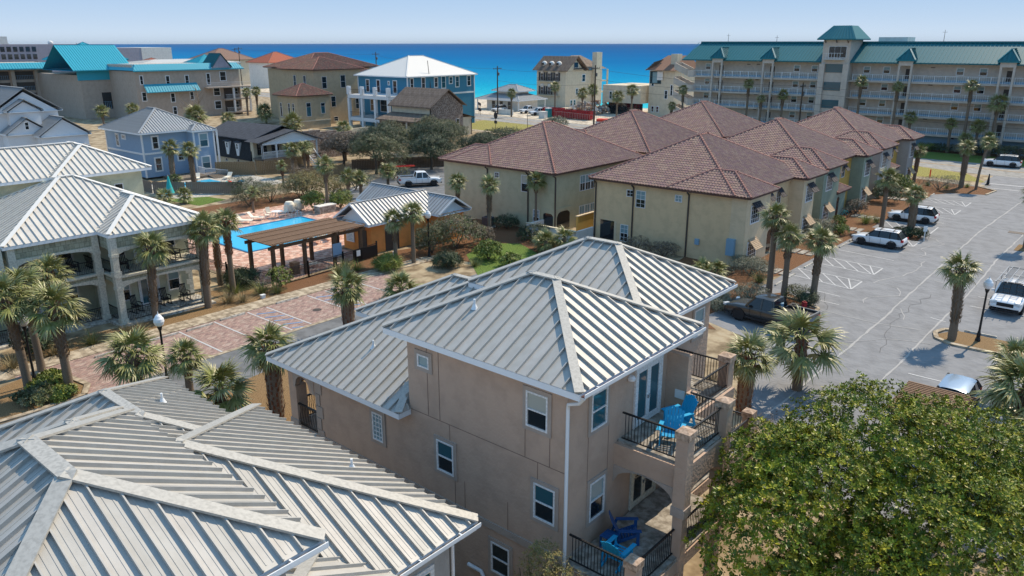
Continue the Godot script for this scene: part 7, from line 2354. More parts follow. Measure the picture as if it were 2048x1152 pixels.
# ------------------------------------------------------------------ vehicles (front towards -z)
func loft(b: B, rings: Array):
	var nr := rings.size()
	var np: int = rings[0].size()
	var nor := []
	for i in nr:
		var row := []
		for k in np:
			var a: Vector3 = rings[mini(i + 1, nr - 1)][k] - rings[maxi(i - 1, 0)][k]
			var c: Vector3 = rings[i][mini(k + 1, np - 1)] - rings[i][maxi(k - 1, 0)]
			var q := a.cross(c)
			if q.length() < 1e-9: q = Vector3.UP
			q = q.normalized()
			var ctr := V(0, 0.6, rings[i][k].z)
			if q.dot(rings[i][k] - ctr) < 0: q = -q
			row.append(q)
		nor.append(row)
	for i in nr - 1:
		for k in np - 1:
			b.stri(rings[i][k], rings[i + 1][k], rings[i + 1][k + 1], nor[i][k], nor[i + 1][k], nor[i + 1][k + 1])
			b.stri(rings[i][k], rings[i + 1][k + 1], rings[i][k + 1], nor[i][k], nor[i + 1][k + 1], nor[i][k + 1])

func car_ring(z: float, w: float, yb: float, ys: float, crown: float) -> Array:
	var half := [[0.0, yb], [w * 0.86, yb], [w * 0.96, yb + 0.1], [w, lerpf(yb, ys, 0.45)], [w * 0.985, lerpf(yb, ys, 0.75)], [w * 0.955, ys - 0.05], [w * 0.86, ys], [w * 0.45, ys + crown], [0.0, ys + crown * 1.25]]
	var ps := []
	for i in half.size(): ps.append(V(half[i][0], half[i][1], z))
	for i in range(half.size() - 2, -1, -1): ps.append(V(-half[i][0], half[i][1], z))
	return ps

func wheel(c: Node, x, y, z, rr: float, w: float, spokes := 5):
	var sx: float = signf(x)
	var b := B.new()
	b.lathe([Vector2(rr * 0.62, -w * 0.5), Vector2(rr * 0.92, -w * 0.5), Vector2(rr, -w * 0.35), Vector2(rr, w * 0.35), Vector2(rr * 0.92, w * 0.5), Vector2(rr * 0.62, w * 0.5), Vector2(rr * 0.6, w * 0.4)], V(x, y, z), 18, V(sx, 0, 0))
	var t := obj("wheel", b, M.tyre, c)
	b = B.new()
	b.lathe([Vector2(rr * 0.64, w * 0.46), Vector2(rr * 0.56, w * 0.36), Vector2(0.0, w * 0.2)], V(x, y, z), 18, V(sx, 0, 0))
	obj("wheel_well", b, M.car_plastic, t)
	b = B.new()
	b.lathe([Vector2(rr * 0.56, w * 0.44), Vector2(rr * 0.64, w * 0.5), Vector2(rr * 0.66, w * 0.42)], V(x, y, z), 18, V(sx, 0, 0))
	for k in spokes:
		var a := TAU * k / spokes + 0.3
		b.bar(V(x + sx * w * 0.4, y, z), V(x + sx * w * 0.45, y + sin(a) * rr * 0.6, z + cos(a) * rr * 0.6), rr * 0.16, 0.03, V(sx, 0, 0))
	b.lathe([Vector2(rr * 0.14, w * 0.3), Vector2(rr * 0.12, w * 0.46), Vector2(0.0, w * 0.47)], V(x, y, z), 10, V(sx, 0, 0))
	obj("rim", b, M.rim, t)

func glasshouse(c: Node, paint: Material, yb, yt, zb0, zt0, zt1, zb1, wb, wt, splits: Array):
	# glass box with painted roof and pillars
	var q := [V(wb, yb, zb0), V(wb, yb, zb1), V(-wb, yb, zb1), V(-wb, yb, zb0)]
	var t := [V(wt, yt, zt0), V(wt, yt, zt1), V(-wt, yt, zt1), V(-wt, yt, zt0)]
	var names := ["side_window", "rear_window", "side_window", "windscreen"]
	for i in 4:
		var j := (i + 1) % 4
		var b := B.new()
		b.quad(q[i], q[j], t[j], t[i], (q[i] + q[j]) * 0.5 - V(0, yb, (zb0 + zb1) * 0.5))
		obj(names[i], b, M.glass_dark, c)
	var p := B.new()
	for i in 4: p.bar(q[i], t[i], 0.09, 0.09)
	for s in splits:
		for sx in [1.0, -1.0]:
			var a := V(sx * wb, yb, lerpf(zb0, zb1, s))
			var e := V(sx * wt, yt, clampf(lerpf(zb0, zb1, s), zt0, zt1))
			p.bar(a, e, 0.05, 0.1, V(0, 0, 1))
	obj("pillars", p, paint if splits.size() < 3 else M.car_plastic, c)
	var rings := []
	var zs := [zt0 - 0.06, zt0 + 0.12, lerpf(zt0, zt1, 0.5), zt1 - 0.12, zt1 + 0.05]
	var dy := [-0.02, 0.025, 0.05, 0.03, -0.02]
	for i in zs.size():
		var row := []
		for k in 7:
			var s := k / 6.0 * 2.0 - 1.0
			row.append(V(s * (wt + 0.05), yt + 0.02 + dy[i] + 0.05 * (1.0 - s * s) - (0.05 if absf(s) > 0.99 else 0.0), zs[i]))
		rings.append(row)
	var r := B.new()
	loft(r, rings)
	obj("car_roof", r, paint, c)

func car(label: String, category: String, at: Vector3, yaw: float, o: Dictionary) -> Node3D:
	var c := thing("parked_car", label, category, at, yaw)
	var L: float = o.get("L", 4.5)
	var W: float = o.get("W", 1.8) * 0.5
	var H: float = o.get("H", 1.6)
	var paint: Material = M[o.get("paint", "car_white")]
	var belt: float = o.get("belt", 0.98)
	var hood: float = o.get("hood", 0.93)
	var clr: float = o.get("clear", 0.24)
	var wr: float = o.get("wr", 0.35)
	var zf := -L * 0.5
	var zr := L * 0.5
	var axf: float = zf + L * 0.195
	var axr: float = zr - L * 0.21
	var rings := []
	for q in [[0.0, 0.78, 0.12, 0.62], [0.012, 0.9, 0.03, 0.78], [0.05, 0.965, 0.0, 0.9], [0.14, 0.99, 0.0, 0.97], [0.27, 1.0, 0.0, 1.0], [0.34, 1.0, 0.0, 1.05], [0.6, 1.0, 0.0, 1.06], [0.86, 0.99, 0.02, 1.08], [0.95, 0.96, 0.06, 1.05], [0.99, 0.9, 0.12, 0.98], [1.0, 0.8, 0.2, 0.8]]:
		var h: float = hood * q[3] if q[0] < 0.3 else belt * minf(1.0, q[3])
		rings.append(car_ring(zf + L * q[0], W * q[1], clr + q[2], h, 0.03 if q[0] < 0.3 else 0.0))
	var b := B.new()
	loft(b, rings)
	for e in [0, rings.size() - 1]: b.poly(rings[e], V(0, 0, -1 if e == 0 else 1))
	obj("body", b, paint, c)
	if o.get("kind", "suv") != "pickup":
		glasshouse(c, paint, belt - 0.02, H - 0.06, zf + L * 0.27, zf + L * o.get("ws", 0.42), zf + L * o.get("re", 0.87), zf + L * o.get("rb", 0.97), W * 0.93, W * 0.72, [0.36, 0.66, 0.9])
	# dark sills, arches, bumpers
	b = B.new()
	for s in [-1.0, 1.0]:
		b.box(V(s * W * 0.965, clr + 0.06, (axf + axr) * 0.5), Vector3(0.1, 0.16, axr - axf - 2 * wr))
		for az in [axf, axr]:
			for k in 9:
				var a0 := PI * k / 9.0
				var a1 := PI * (k + 1) / 9.0
				b.bar(V(s * (W + 0.005), wr + sin(a0) * wr * 1.18, az + cos(a0) * wr * 1.18), V(s * (W + 0.005), wr + sin(a1) * wr * 1.18, az + cos(a1) * wr * 1.18), 0.09, 0.06)
			b.box(V(s * (W - 0.03), wr + 0.05, az), Vector3(0.08, wr * 1.5, wr * 1.9))
	b.box(V(0, clr + 0.1, zf + 0.08), Vector3(W * 1.7, 0.2, 0.16))
	b.box(V(0, clr + 0.16, zr - 0.06), Vector3(W * 1.7, 0.24, 0.16))
	b.box(V(0, hood * 0.72, zf + 0.02), Vector3(W * 1.0, hood * 0.2, 0.1))
	obj("trim", b, M.car_plastic, c)
	b = B.new()
	for s in [-1.0, 1.0]:
		for d in o.get("doors", [0.36, 0.57, 0.77]): b.box(V(s * W * 1.0, (clr + belt) * 0.5 + 0.03, zf + L * d), Vector3(0.016, belt - clr - 0.22, 0.014))
	obj("door_seams", b, M.car_plastic, c)
	for s in [-1.0, 1.0]:
		b = B.new()
		b.box(V(s * W * 0.74, hood * 0.83, zf + 0.1), Vector3(W * 0.4, 0.14, 0.22), Basis(Vector3.UP, s * 0.35))
		obj("headlight", b, M.head_lamp, c)
		b = B.new()
		b.box(V(s * W * 0.86, belt * 0.88, zr - 0.09), Vector3(W * 0.26, 0.2, 0.2))
		obj("tail_light", b, M.tail_red, c)
		b = B.new()
		b.box(V(s * (W + 0.1), belt + 0.06, zf + L * 0.33), Vector3(0.2, 0.14, 0.1))
		obj("mirror", b, paint, c)
		for z in [axf, axr]: wheel(c, s * (W - 0.12), wr, z, wr, 0.23, o.get("spokes", 5))
	if o.has("rails"):
		b = B.new()
		for s in [-1.0, 1.0]:
			b.bar(V(s * W * 0.68, H + 0.05, zf + L * 0.46), V(s * W * 0.68, H + 0.05, zf + L * 0.86), 0.04, 0.04)
		for t in [0.53, 0.78]: b.bar(V(-W * 0.7, H + 0.08, zf + L * t), V(W * 0.7, H + 0.08, zf + L * t), 0.06, 0.03)
		obj("roof_rails", b, M.car_plastic, c)
	return c

func pickup(label: String, at: Vector3, yaw: float, paint: String, o := {}) -> Node3D:
	var L: float = o.get("L", 5.8)
	var c := car(label, "pickup truck", at, yaw, {"L": L, "W": 2.0, "H": 1.92, "belt": 1.18, "hood": 1.14, "clear": 0.38, "wr": 0.41, "paint": paint, "kind": "pickup", "doors": [0.33, 0.47, 0.6], "spokes": 6})
	c.name = named("pickup_truck", self)
	var zf := -L * 0.5
	glasshouse(c, M[paint], 1.16, 1.86, zf + L * 0.27, zf + L * 0.37, zf + L * 0.58, zf + L * 0.61, 0.93, 0.74, [0.55])
	# open bed: dark floor between raised sides
	var b := B.new()
	var z0 := zf + L * 0.635
	var z1 := zf + L * 0.985
	for s in [-1.0, 1.0]: b.box(V(s * 0.92, 1.24, (z0 + z1) * 0.5), Vector3(0.12, 0.2, z1 - z0))
	b.box(V(0, 1.24, z1 - 0.04), Vector3(1.96, 0.2, 0.08))
	b.box(V(0, 1.24, z0 + 0.03), Vector3(1.96, 0.2, 0.06))
	obj("bed_side", b, M[paint], c)
	b = B.new()
	b.box(V(0, 1.2, (z0 + z1) * 0.5), Vector3(1.72, 0.05, z1 - z0 - 0.12))
	obj("bed_floor", b, M.car_plastic, c)
	if o.has("rim"):
		b = B.new()
		for s in [-1.0, 1.0]: b.box(V(s * 0.92, 1.36, (z0 + z1) * 0.5), Vector3(0.1, 0.04, z1 - z0))
		b.box(V(0, 1.36, z1 - 0.04), Vector3(1.9, 0.04, 0.08))
		obj("bed_rail", b, M.rim, c)
	return c

func ladder(label: String, a: Vector3, d: Vector3, side: Vector3, L: float, mat: String):
	var o := thing("ladder", label, "ladder")
	var b := B.new()
	for s in [-0.21, 0.21]: b.bar(a + side * s, a + side * s + d * L, 0.04, 0.07)
	var n := int(L / 0.32)
	for i in range(1, n): b.bar(a + d * L * i / n - side * 0.21, a + d * L * i / n + side * 0.21, 0.035, 0.035)
	obj("frame", b, M[mat], o)

func vehicles():
	car("white crossover with five spoke wheels parked nearest, its nose to the stepping slabs", "car", V(75.55, 0, -19.75), 0.0, {"L": 4.45, "W": 1.8, "H": 1.6, "rails": true})
	car("white sport utility car parked behind the tall palm, beside the striped bays", "car", V(88.55, 0, -20.2), 0.06, {"L": 4.6, "W": 1.85, "H": 1.68, "rails": true, "spokes": 7})
	car("large white sport utility car on the coast road with a roof rack", "car", V(138.2, 0, -20.4), 0.08, {"L": 5.0, "W": 2.0, "H": 1.8, "belt": 1.08, "hood": 1.05, "rails": true, "wr": 0.4})
	car("silver blue car by the slatted pergola, its roof showing at the lower right", "car", V(41.8, 0, -6.4), PI * 0.5, {"L": 4.6, "W": 1.8, "H": 1.5, "paint": "car_silver"})
	var p := pickup("dark grey pickup with chrome edged open bed parked by the three palms", V(48.6, 0, -18.8), -0.1, "car_dark", {"L": 6.0, "rim": true})
	# things in its bed
	var rr := RandomNumberGenerator.new()
	rr.seed = 12
	var load_ := [["red gas can in the dark pickup's bed", "red_paint", V(49.9, 1.24, -17.1), V(0.3, 0.34, 0.22), "gas can"], ["blue cooler in the dark pickup's bed", "box_blue", V(48.9, 1.24, -18.3), V(0.5, 0.3, 0.35), "cooler"], ["folded black tarp in the dark pickup's bed", "car_plastic", V(49.4, 1.24, -17.6), V(0.7, 0.18, 0.5), "tarp"]]
	for q in load_:
		var o := thing("bed_load", q[0], q[4], q[2], rr.randf())
		var b := B.new()
		b.box(V(0, q[3].y * 0.5, 0), q[3])
		b.box(V(0, q[3].y + 0.03, 0), V(q[3].x * 0.5, 0.06, q[3].z * 0.3))
		obj("shell", b, M[q[1]], o)
	pickup("white pickup with dark grille facing the lamp post, ladder rack over its bed", V(63.4, 0, -7.2), PI * 0.5, "car_white", {"L": 5.9})
	var rk := thing("ladder_rack", "steel ladder rack standing over the bed of the white pickup", "rack")
	var b := B.new()
	for z in [-8.1, -6.3]:
		for x in [61.6, 63.6, 66.0]: b.bar(V(x, 1.3, z), V(x, 2.15, z), 0.05, 0.05)
		b.bar(V(61.2, 2.15, z), V(66.4, 2.15, z), 0.05, 0.05)
	for x in [61.6, 63.6, 66.0]: b.bar(V(x, 2.17, -8.1), V(x, 2.17, -6.3), 0.05, 0.05)
	obj("frame", b, M.rim, rk)
	ladder("aluminium ladder on the white pickup's rack, on the far side", V(61.0, 2.24, -7.6), V(1, 0, 0), V(0, 0, 1), 5.2, "rim")
	ladder("aluminium ladder on the white pickup's rack, on the near side", V(61.2, 2.24, -6.8), V(1, 0, 0), V(0, 0, 1), 5.0, "rim")
	pickup("white truck carrying ladders behind the pool house roof", V(69.6, 0, -75.4), PI * 1.32, "car_white", {"L": 5.6})
	ladder("orange ladder on top of the truck behind the pool house", V(66.0, 2.5, -78.6), V(0.86, 0, 0.5), V(-0.5, 0, 0.86), 4.4, "orange_red")
	ladder("red brown ladder on top of the truck behind the pool house", V(66.4, 2.5, -79.2), V(0.86, 0, 0.5), V(-0.5, 0, 0.86), 4.4, "red_paint")
	# seaward vehicles
	car("white car parked at the beach pavilion", "car", V(163.4, 0, -144.2), PI * 0.5, {"L": 4.7, "H": 1.7, "rails": true})
	pickup("white pickup parked before the beige beach house", V(164.2, 0, -134.4), PI * 0.45, "car_white")
	pickup("second white pickup, nose hidden behind a grey bin", V(161.2, 0, -128.2), PI * 0.35, "car_white")
	car("white car far off on the road beside the white red roofed house", "car", V(150.5, 0, -222.0), 0.3, {"L": 4.6, "H": 1.7})
	car("dark car half hidden on the road behind the tan villa", "car", V(146.5, 0, -212.0), 0.3, {"L": 4.6, "H": 1.6, "paint": "car_dark"})

# ------------------------------------------------------------------ furniture and small things
func adirondack(label: String, at: Vector3, yaw: float, mat: String, group := "") -> Node3D:
	# faces +z
	var c := thing("adirondack_chair", label, "chair", at, yaw, group)
	var b := B.new()
	for i in 6: b.box(V(0, 0.36 - i * 0.028, 0.3 - i * 0.1), Vector3(0.54, 0.022, 0.088), Basis(Vector3.RIGHT, 0.27))
	obj("seat", b, M[mat], c)
	for i in 6:
		b = B.new()
		var x := -0.25 + i * 0.1
		var hh: float = 0.86 - absf(x) * 0.5
		b.bar(V(x * 0.9, 0.2, -0.2), V(x * 1.05, 0.22 + hh * 0.93, -0.22 - hh * 0.42), 0.088, 0.022, V(0, 0, 1))
		obj("back_slat", b, M[mat], c)
	for s in [-1.0, 1.0]:
		b = B.new()
		b.box(V(s * 0.34, 0.56, 0.06), Vector3(0.14, 0.025, 0.72))
		obj("armrest", b, M[mat], c)
		b = B.new()
		b.bar(V(s * 0.29, 0, 0.33), V(s * 0.29, 0.55, 0.33), 0.1, 0.03)
		obj("leg", b, M[mat], c)
		b = B.new()
		b.bar(V(s * 0.26, 0.38, 0.36), V(s * 0.26, 0.02, -0.52), 0.03, 0.11)
		obj("leg", b, M[mat], c)
		b = B.new()
		b.bar(V(s * 0.33, 0.06, -0.42), V(s * 0.33, 0.55, -0.28), 0.03, 0.08)
		obj("arm_support", b, M[mat], c)
	return c

func rocker(label: String, at: Vector3, yaw: float):
	var c := thing("rocking_chair", label, "chair", at, yaw, "dark chairs on the sage house porches")
	var b := B.new()
	b.box(V(0, 0.42, 0), Vector3(0.52, 0.04, 0.48))
	obj("seat", b, M.chair_black, c)
	b = B.new()
	for i in 5: b.bar(V(-0.2 + i * 0.1, 0.44, -0.22), V(-0.2 + i * 0.1, 1.12, -0.4), 0.06, 0.02, V(0, 0, 1))
	b.bar(V(-0.26, 1.12, -0.4), V(0.26, 1.12, -0.4), 0.04, 0.1)
	obj("backrest", b, M.chair_black, c)
	for s in [-1.0, 1.0]:
		b = B.new()
		b.bar(V(s * 0.26, 0.06, -0.5), V(s * 0.26, 0.03, 0.0), 0.04, 0.05)
		b.bar(V(s * 0.26, 0.03, 0.0), V(s * 0.26, 0.07, 0.42), 0.04, 0.05)
		obj("runner", b, M.chair_black, c)
		for z in [-0.22, 0.22]:
			b = B.new()
			b.bar(V(s * 0.25, 0.05, z), V(s * 0.25, 0.66 if z > 0 else 0.5, z), 0.045, 0.045)
			obj("leg", b, M.chair_black, c)
		b = B.new()
		b.box(V(s * 0.27, 0.67, 0.0), Vector3(0.08, 0.03, 0.55))
		obj("armrest", b, M.chair_black, c)

func lounger(label: String, at: Vector3, yaw: float, raised := 0.8):
	var c := thing("sun_lounger", label, "lounger", at, yaw, "cream loungers round the pool")
	var b := B.new()
	b.box(V(0, 0.33, 0.3), Vector3(0.62, 0.05, 1.25))
	obj("bed", b, M.lounger_cream, c)
	b = B.new()
	b.box(V(0, 0.33 + 0.33 * sin(raised), -0.33 - 0.33 * cos(raised)), Vector3(0.62, 0.05, 0.7), Basis(Vector3.RIGHT, raised))
	obj("backrest", b, M.lounger_cream, c)
	for s in [-1.0, 1.0]:
		for z in [-0.3, 0.8]:
			b = B.new()
			b.bar(V(s * 0.28, 0, z), V(s * 0.28, 0.32, z), 0.04, 0.04)
			obj("leg", b, M.white_paint, c)

func street_lamp(label: String, x, z):
	var l := thing("street_lamp", label, "street lamp", V(x, 0, z), 0, "black post lamps with white globes")
	var b := B.new()
	b.lathe([Vector2(0.16, 0.0), Vector2(0.16, 0.12), Vector2(0.11, 0.3), Vector2(0.12, 0.5), Vector2(0.07, 0.7), Vector2(0.055, 3.2), Vector2(0.08, 3.25), Vector2(0.13, 3.4), Vector2(0.13, 3.46), Vector2(0.0, 3.46)], Vector3.ZERO, 12)
	obj("post", b, M.black_metal, l)
	b = B.new()
	b.lathe([Vector2(0.1, 3.46), Vector2(0.22, 3.56), Vector2(0.28, 3.74), Vector2(0.26, 3.9), Vector2(0.2, 3.98), Vector2(0.17, 4.04), Vector2(0.1, 4.12), Vector2(0.0, 4.14)], Vector3.ZERO, 16)
	obj("globe", b, M.lamp_glass, l)
	b = B.new()
	b.lathe([Vector2(0.05, 4.13), Vector2(0.03, 4.2), Vector2(0.0, 4.34)], Vector3.ZERO, 8)
	obj("finial", b, M.lamp_glass, l)

func utility_pole(label: String, x, z, h: float, arm := 1.6):
	var p := thing("utility_pole", label, "utility pole", V(x, 0, z))
	var b := B.new()
	b.tube([V(0, 0, 0), V(0, h, 0)], [0.2, 0.13], 8)
	obj("pole", b, M.pole_wood, p)
	b = B.new()
	b.bar(V(-arm, h - 0.7, 0), V(arm, h - 0.7, 0), 0.12, 0.14)
	obj("crossarm", b, M.pole_wood, p)
	for s in [-0.9, -0.4, 0.4, 0.9]:
		b = B.new()
		b.lathe([Vector2(0.06, 0), Vector2(0.09, 0.1), Vector2(0.03, 0.25)], V(s * arm, h - 0.62, 0), 6)
		obj("insulator", b, M.ac_grey, p)
	b = B.new()
	b.lathe([Vector2(0.25, 0), Vector2(0.27, 0.7), Vector2(0.1, 0.8), Vector2(0, 0.8)], V(0.4, h - 2.4, 0), 10)
	obj("transformer", b, M.ac_grey, p)

func wire(label: String, a: Vector3, c: Vector3, sag: float):
	var b := B.new()
	var pts := []
	for i in 13:
		var t := i / 12.0
		pts.append(a.lerp(c, t) - V(0, sag * 4.0 * t * (1.0 - t), 0))
	var rad := []
	for i in 13: rad.append(0.022)
	b.tube(pts, rad, 4, false)
	tag(obj("overhead_wire", b, M.pole_wood), label, "power line", "power lines along the coast road")

func wheel_stop(label: String, x, z, yaw := 0.0):
	var b := B.new()
	b.prism([V(-0.92, 0, -0.08), V(-0.92, 0.11, -0.055), V(-0.92, 0.11, 0.055), V(-0.92, 0, 0.08)], V(1.84, 0, 0))
	var o := put("wheel_stop", b.mesh(), M.concrete_new, self, Transform3D(Basis(Vector3.UP, yaw), V(x, 0.015, z)))
	tag(o, label, "wheel stop", "concrete wheel stops")

func bicycle(label: String, at: Vector3, yaw: float, mat: String):
	var c := thing("bicycle", label, "bicycle", at, yaw)
	for z in [-0.52, 0.52]:
		var b := B.new()
		var pts := []
		var rad := []
		for i in 17:
			var a := TAU * i / 16.0
			pts.append(V(0, 0.34 + sin(a) * 0.33, z + cos(a) * 0.33))
			rad.append(0.022)
		b.tube(pts, rad, 6, false)
		for i in 6: b.bar(V(0, 0.34, z), V(0, 0.34 + sin(i * TAU / 6) * 0.32, z + cos(i * TAU / 6) * 0.32), 0.006, 0.006)
		obj("wheel", b, M.tyre, c)
	var b := B.new()
	for e in [[V(0, 0.34, 0.52), V(0, 0.3, 0.05)], [V(0, 0.3, 0.05), V(0, 0.78, 0.2)], [V(0, 0.3, 0.05), V(0, 0.72, -0.36)], [V(0, 0.72, 0.19), V(0, 0.76, -0.36)], [V(0, 0.34, 0.52), V(0, 0.72, 0.19)], [V(0, 0.34, -0.52), V(0, 0.95, -0.34)]]: b.bar(e[0], e[1], 0.035, 0.035)
	obj("frame", b, M[mat], c)
	b = B.new()
	b.box(V(0, 0.84, 0.22), Vector3(0.16, 0.06, 0.26))
	obj("saddle", b, M.car_plastic, c)
	b = B.new()
	b.bar(V(-0.3, 1.0, -0.3), V(0.3, 1.0, -0.3), 0.03, 0.03)
	obj("handlebar", b, M.car_plastic, c)

func small_things():
	adirondack("bright blue adirondack chair on the upper balcony nearer the house wall, by the right rail", V(21.2, 5.9, -10.9), PI * 1.0 + 1.2, "chair_blue")
	adirondack("bright blue adirondack chair on the upper balcony behind the stone pier, nearer the camera", V(20.1, 5.9, -10.55), PI + 1.9, "chair_blue")
	adirondack("navy adirondack chair in the shade of the lower balcony, back to the wall", V(18.6, 2.83, -11.1), 0.7, "chair_navy")
	adirondack("lighter blue adirondack chair on the lower balcony at the window", V(17.5, 2.83, -10.7), 1.6, "chair_blue")
	var t := thing("side_table", "small navy side table between the two lower balcony chairs", "table", V(17.95, 2.83, -11.3))
	for i in 4:
		var b := B.new()
		b.box(V(-0.18 + i * 0.12, 0.44, 0), Vector3(0.11, 0.02, 0.46))
		obj("slat", b, M.chair_navy, t)
	for s in [[-0.2, -0.2], [0.2, -0.2], [-0.2, 0.2], [0.2, 0.2]]:
		var b := B.new()
		b.bar(V(s[0], 0, s[1]), V(s[0], 0.43, s[1]), 0.05, 0.05)
		obj("leg", b, M.chair_navy, t)
	# sage house porch chairs
	rocker("dark rocking chair on the sage house's upper left balcony", V(18.9, 3.4, -54.4), 0.2)
	rocker("dark chair with pale cushion just right of the upper corner column", V(21.4, 3.4, -52.6), -0.2)
	rocker("dark chair at the right end of the sage house's upper balcony", V(25.0, 3.4, -52.6), 0.4)
	rocker("dark chair on the ground floor porch near the left window", V(22.0, 0.15, -52.9), 0.2)
	rocker("dark chair on the ground floor porch left of the right window", V(24.1, 0.15, -53.0), 0.0)
	rocker("dark chair on the ground floor porch in front of the quoins", V(25.5, 0.15, -52.9), 0.0)
	rocker("dark chair on the ground floor porch of the left bay", V(18.4, 0.15, -54.4), 0.2)
	# loungers
	var k := 0
	for q in [[41.0, -59.9], [42.2, -60.2], [43.6, -60.4], [45.0, -60.6], [46.6, -60.6], [48.0, -60.8]]:
		lounger(["lounger under the pergola's line of sight, first from the left by the pool's near side", "second lounger from the left on the pool's near side", "third lounger from the left on the pool's near side", "fourth lounger from the left on the pool's near side", "fifth lounger from the left on the pool's near side", "last lounger of the row on the pool's near side, by the pool house"][k], V(q[0], 0, q[1]), PI * 0.95)
		k += 1
	lounger("cream lounger at the pool's far side, left of two", V(42.4, 0, -73.0), 0.6, 0.9)
	lounger("cream lounger at the pool's far side, right of two", V(44.0, 0, -73.4), 0.6, 0.9)
	lounger("cream lounger just inside the pool fence, beside the towel hamper", V(36.6, 0, -53.6), 1.4, 0.3)
	t = thing("patio_table", "round white patio table at the far side of the pool", "table", V(46.2, 0, -72.6))
	var b := B.new()
	b.lathe([Vector2(0.6, 0.70), Vector2(0.62, 0.73), Vector2(0.0, 0.735)], Vector3.ZERO, 16)
	obj("tabletop", b, M.white_paint, t)
	b = B.new()
	for i in 4: b.bar(V(cos(i * PI / 2) * 0.4, 0, sin(i * PI / 2) * 0.4), V(cos(i * PI / 2) * 0.15, 0.7, sin(i * PI / 2) * 0.15), 0.04, 0.04)
	obj("legs", b, M.white_paint, t)
	k = 0
	for q in [[45.2, -73.0, 1.0], [47.3, -72.9, -1.2], [46.0, -73.8, 0.0]]:
		var c := thing("patio_chair", ["cream patio chair left of the round white table", "cream patio chair right of the round white table", "cream patio chair behind the round white table"][k], "chair", V(q[0], 0, q[1]), q[2], "patio chairs at the round table")
		b = B.new()
		b.box(V(0, 0.42, 0), Vector3(0.5, 0.04, 0.48))
		obj("seat", b, M.lounger_cream, c)
		b = B.new()
		b.box(V(0, 0.72, -0.26), Vector3(0.5, 0.55, 0.04), Basis(Vector3.RIGHT, -0.2))
		obj("backrest", b, M.lounger_cream, c)
		for s in [[-0.22, -0.2], [0.22, -0.2], [-0.22, 0.2], [0.22, 0.2]]:
			b = B.new()
			b.bar(V(s[0], 0, s[1]), V(s[0], 0.42, s[1]), 0.035, 0.035)
			obj("leg", b, M.white_paint, c)
		k += 1
	k = 0
	for q in [[48.7, -74.0], [50.0, -74.2]]:
		var c := thing("hose_reel_tank", ["cream rounded pool filter tank, left of two", "cream rounded pool filter tank, right of two"][k], "tank", V(q[0], 0, q[1]))
		b = B.new()
		b.lathe([Vector2(0.5, 0.15), Vector2(0.56, 0.4), Vector2(0.56, 0.9), Vector2(0.4, 1.2), Vector2(0.0, 1.28)], Vector3.ZERO, 14)
		obj("shell", b, M.lounger_cream, c)
		b = B.new()
		for s in [-0.45, 0.45]: b.bar(V(s, 0, 0.35), V(s, 0.6, 0.35), 0.06, 0.06)
		obj("leg", b, M.white_paint, c)
		k += 1
	t = thing("deck_box", "long grey white storage box beside the pool terrace hedge", "box", V(51.2, 0, -70.9))
	b = B.new()
	b.box(V(0, 0.4, 0), Vector3(2.2, 0.8, 1.0))
	obj("shell", b, M.deck_floor, t)
	b = B.new()
	b.box(V(0, 0.84, 0), Vector3(2.3, 0.08, 1.1))
	obj("lid", b, M.stucco_white, t)
	t = thing("pool_ladder", "chrome handrail at the pool's far right corner", "handrail")
	b = B.new()
	for z in [-70.9, -70.3]: b.tube([V(47.6, 0, z), V(47.6, 0.8, z), V(47.2, 0.95, z), V(46.9, 0.7, z), V(46.8, 0.0, z)], [0.025, 0.025, 0.025, 0.025, 0.025], 6)
	obj("rail", b, M.chrome, t)
	t = thing("towel_hamper", "tan slatted towel hamper just inside the pool fence", "hamper", V(34.9, 0, -53.0))
	for i in 5:
		b = B.new()
		b.box(V(0, 0.12 + i * 0.2, 0), Vector3(0.6, 0.16, 0.6))
		obj("slat", b, M.wood_slat, t)
	street_lamp("street lamp in the island bed between leaning palm trunks at left", 12.9, -45.5)
	street_lamp("street lamp on the narrow car park island at right", 54.0, -7.5)
	street_lamp("street lamp rising from the shrubs by the pool house", 45.6, -48.5)
	street_lamp("street lamp half hidden by the wide low palm at the brick drive", 17.6, -39.9)
	# wheel stops
	k = 0
	for q in [[17.6, -47.0], [21.0, -47.15], [23.4, -47.08], [25.9, -47.3], [30.4, -47.5], [35.2, -47.4]]:
		wheel_stop(["wheel stop at the brick lot's left end", "wheel stop left of the first white stall line", "wheel stop between the first two white stall lines", "wheel stop left of the first blue hatching", "wheel stop in the wide stall by the manhole cover", "wheel stop at the brick lot's right end"][k], q[0], q[1])
		k += 1
	k = 0
	for q in [[58.0, -21.95], [60.2, -22.0], [64.4, -22.1], [69.5, -22.2], [73.2, -22.2], [76.2, -22.3], [93.6, -22.3], [106.0, -22.4]]:
		wheel_stop(["car park wheel stop behind the three palms", "car park wheel stop just right of the three palms", "wheel stop before the first stepping slabs", "wheel stop between two striped bays", "wheel stop left of the white crossover", "wheel stop at the white crossover's nose", "wheel stop beyond the white sport utility car", "wheel stop at the car park's far end"][k], q[0], q[1])
		k += 1
	wheel_stop("wheel stop in front of the white pickup by the lamp post", 55.4, -7.6, PI / 2)
	wheel_stop("wheel stop on the near side of the lamp post island", 52.35, -7.8, PI / 2)
	# air conditioners
	k = 0
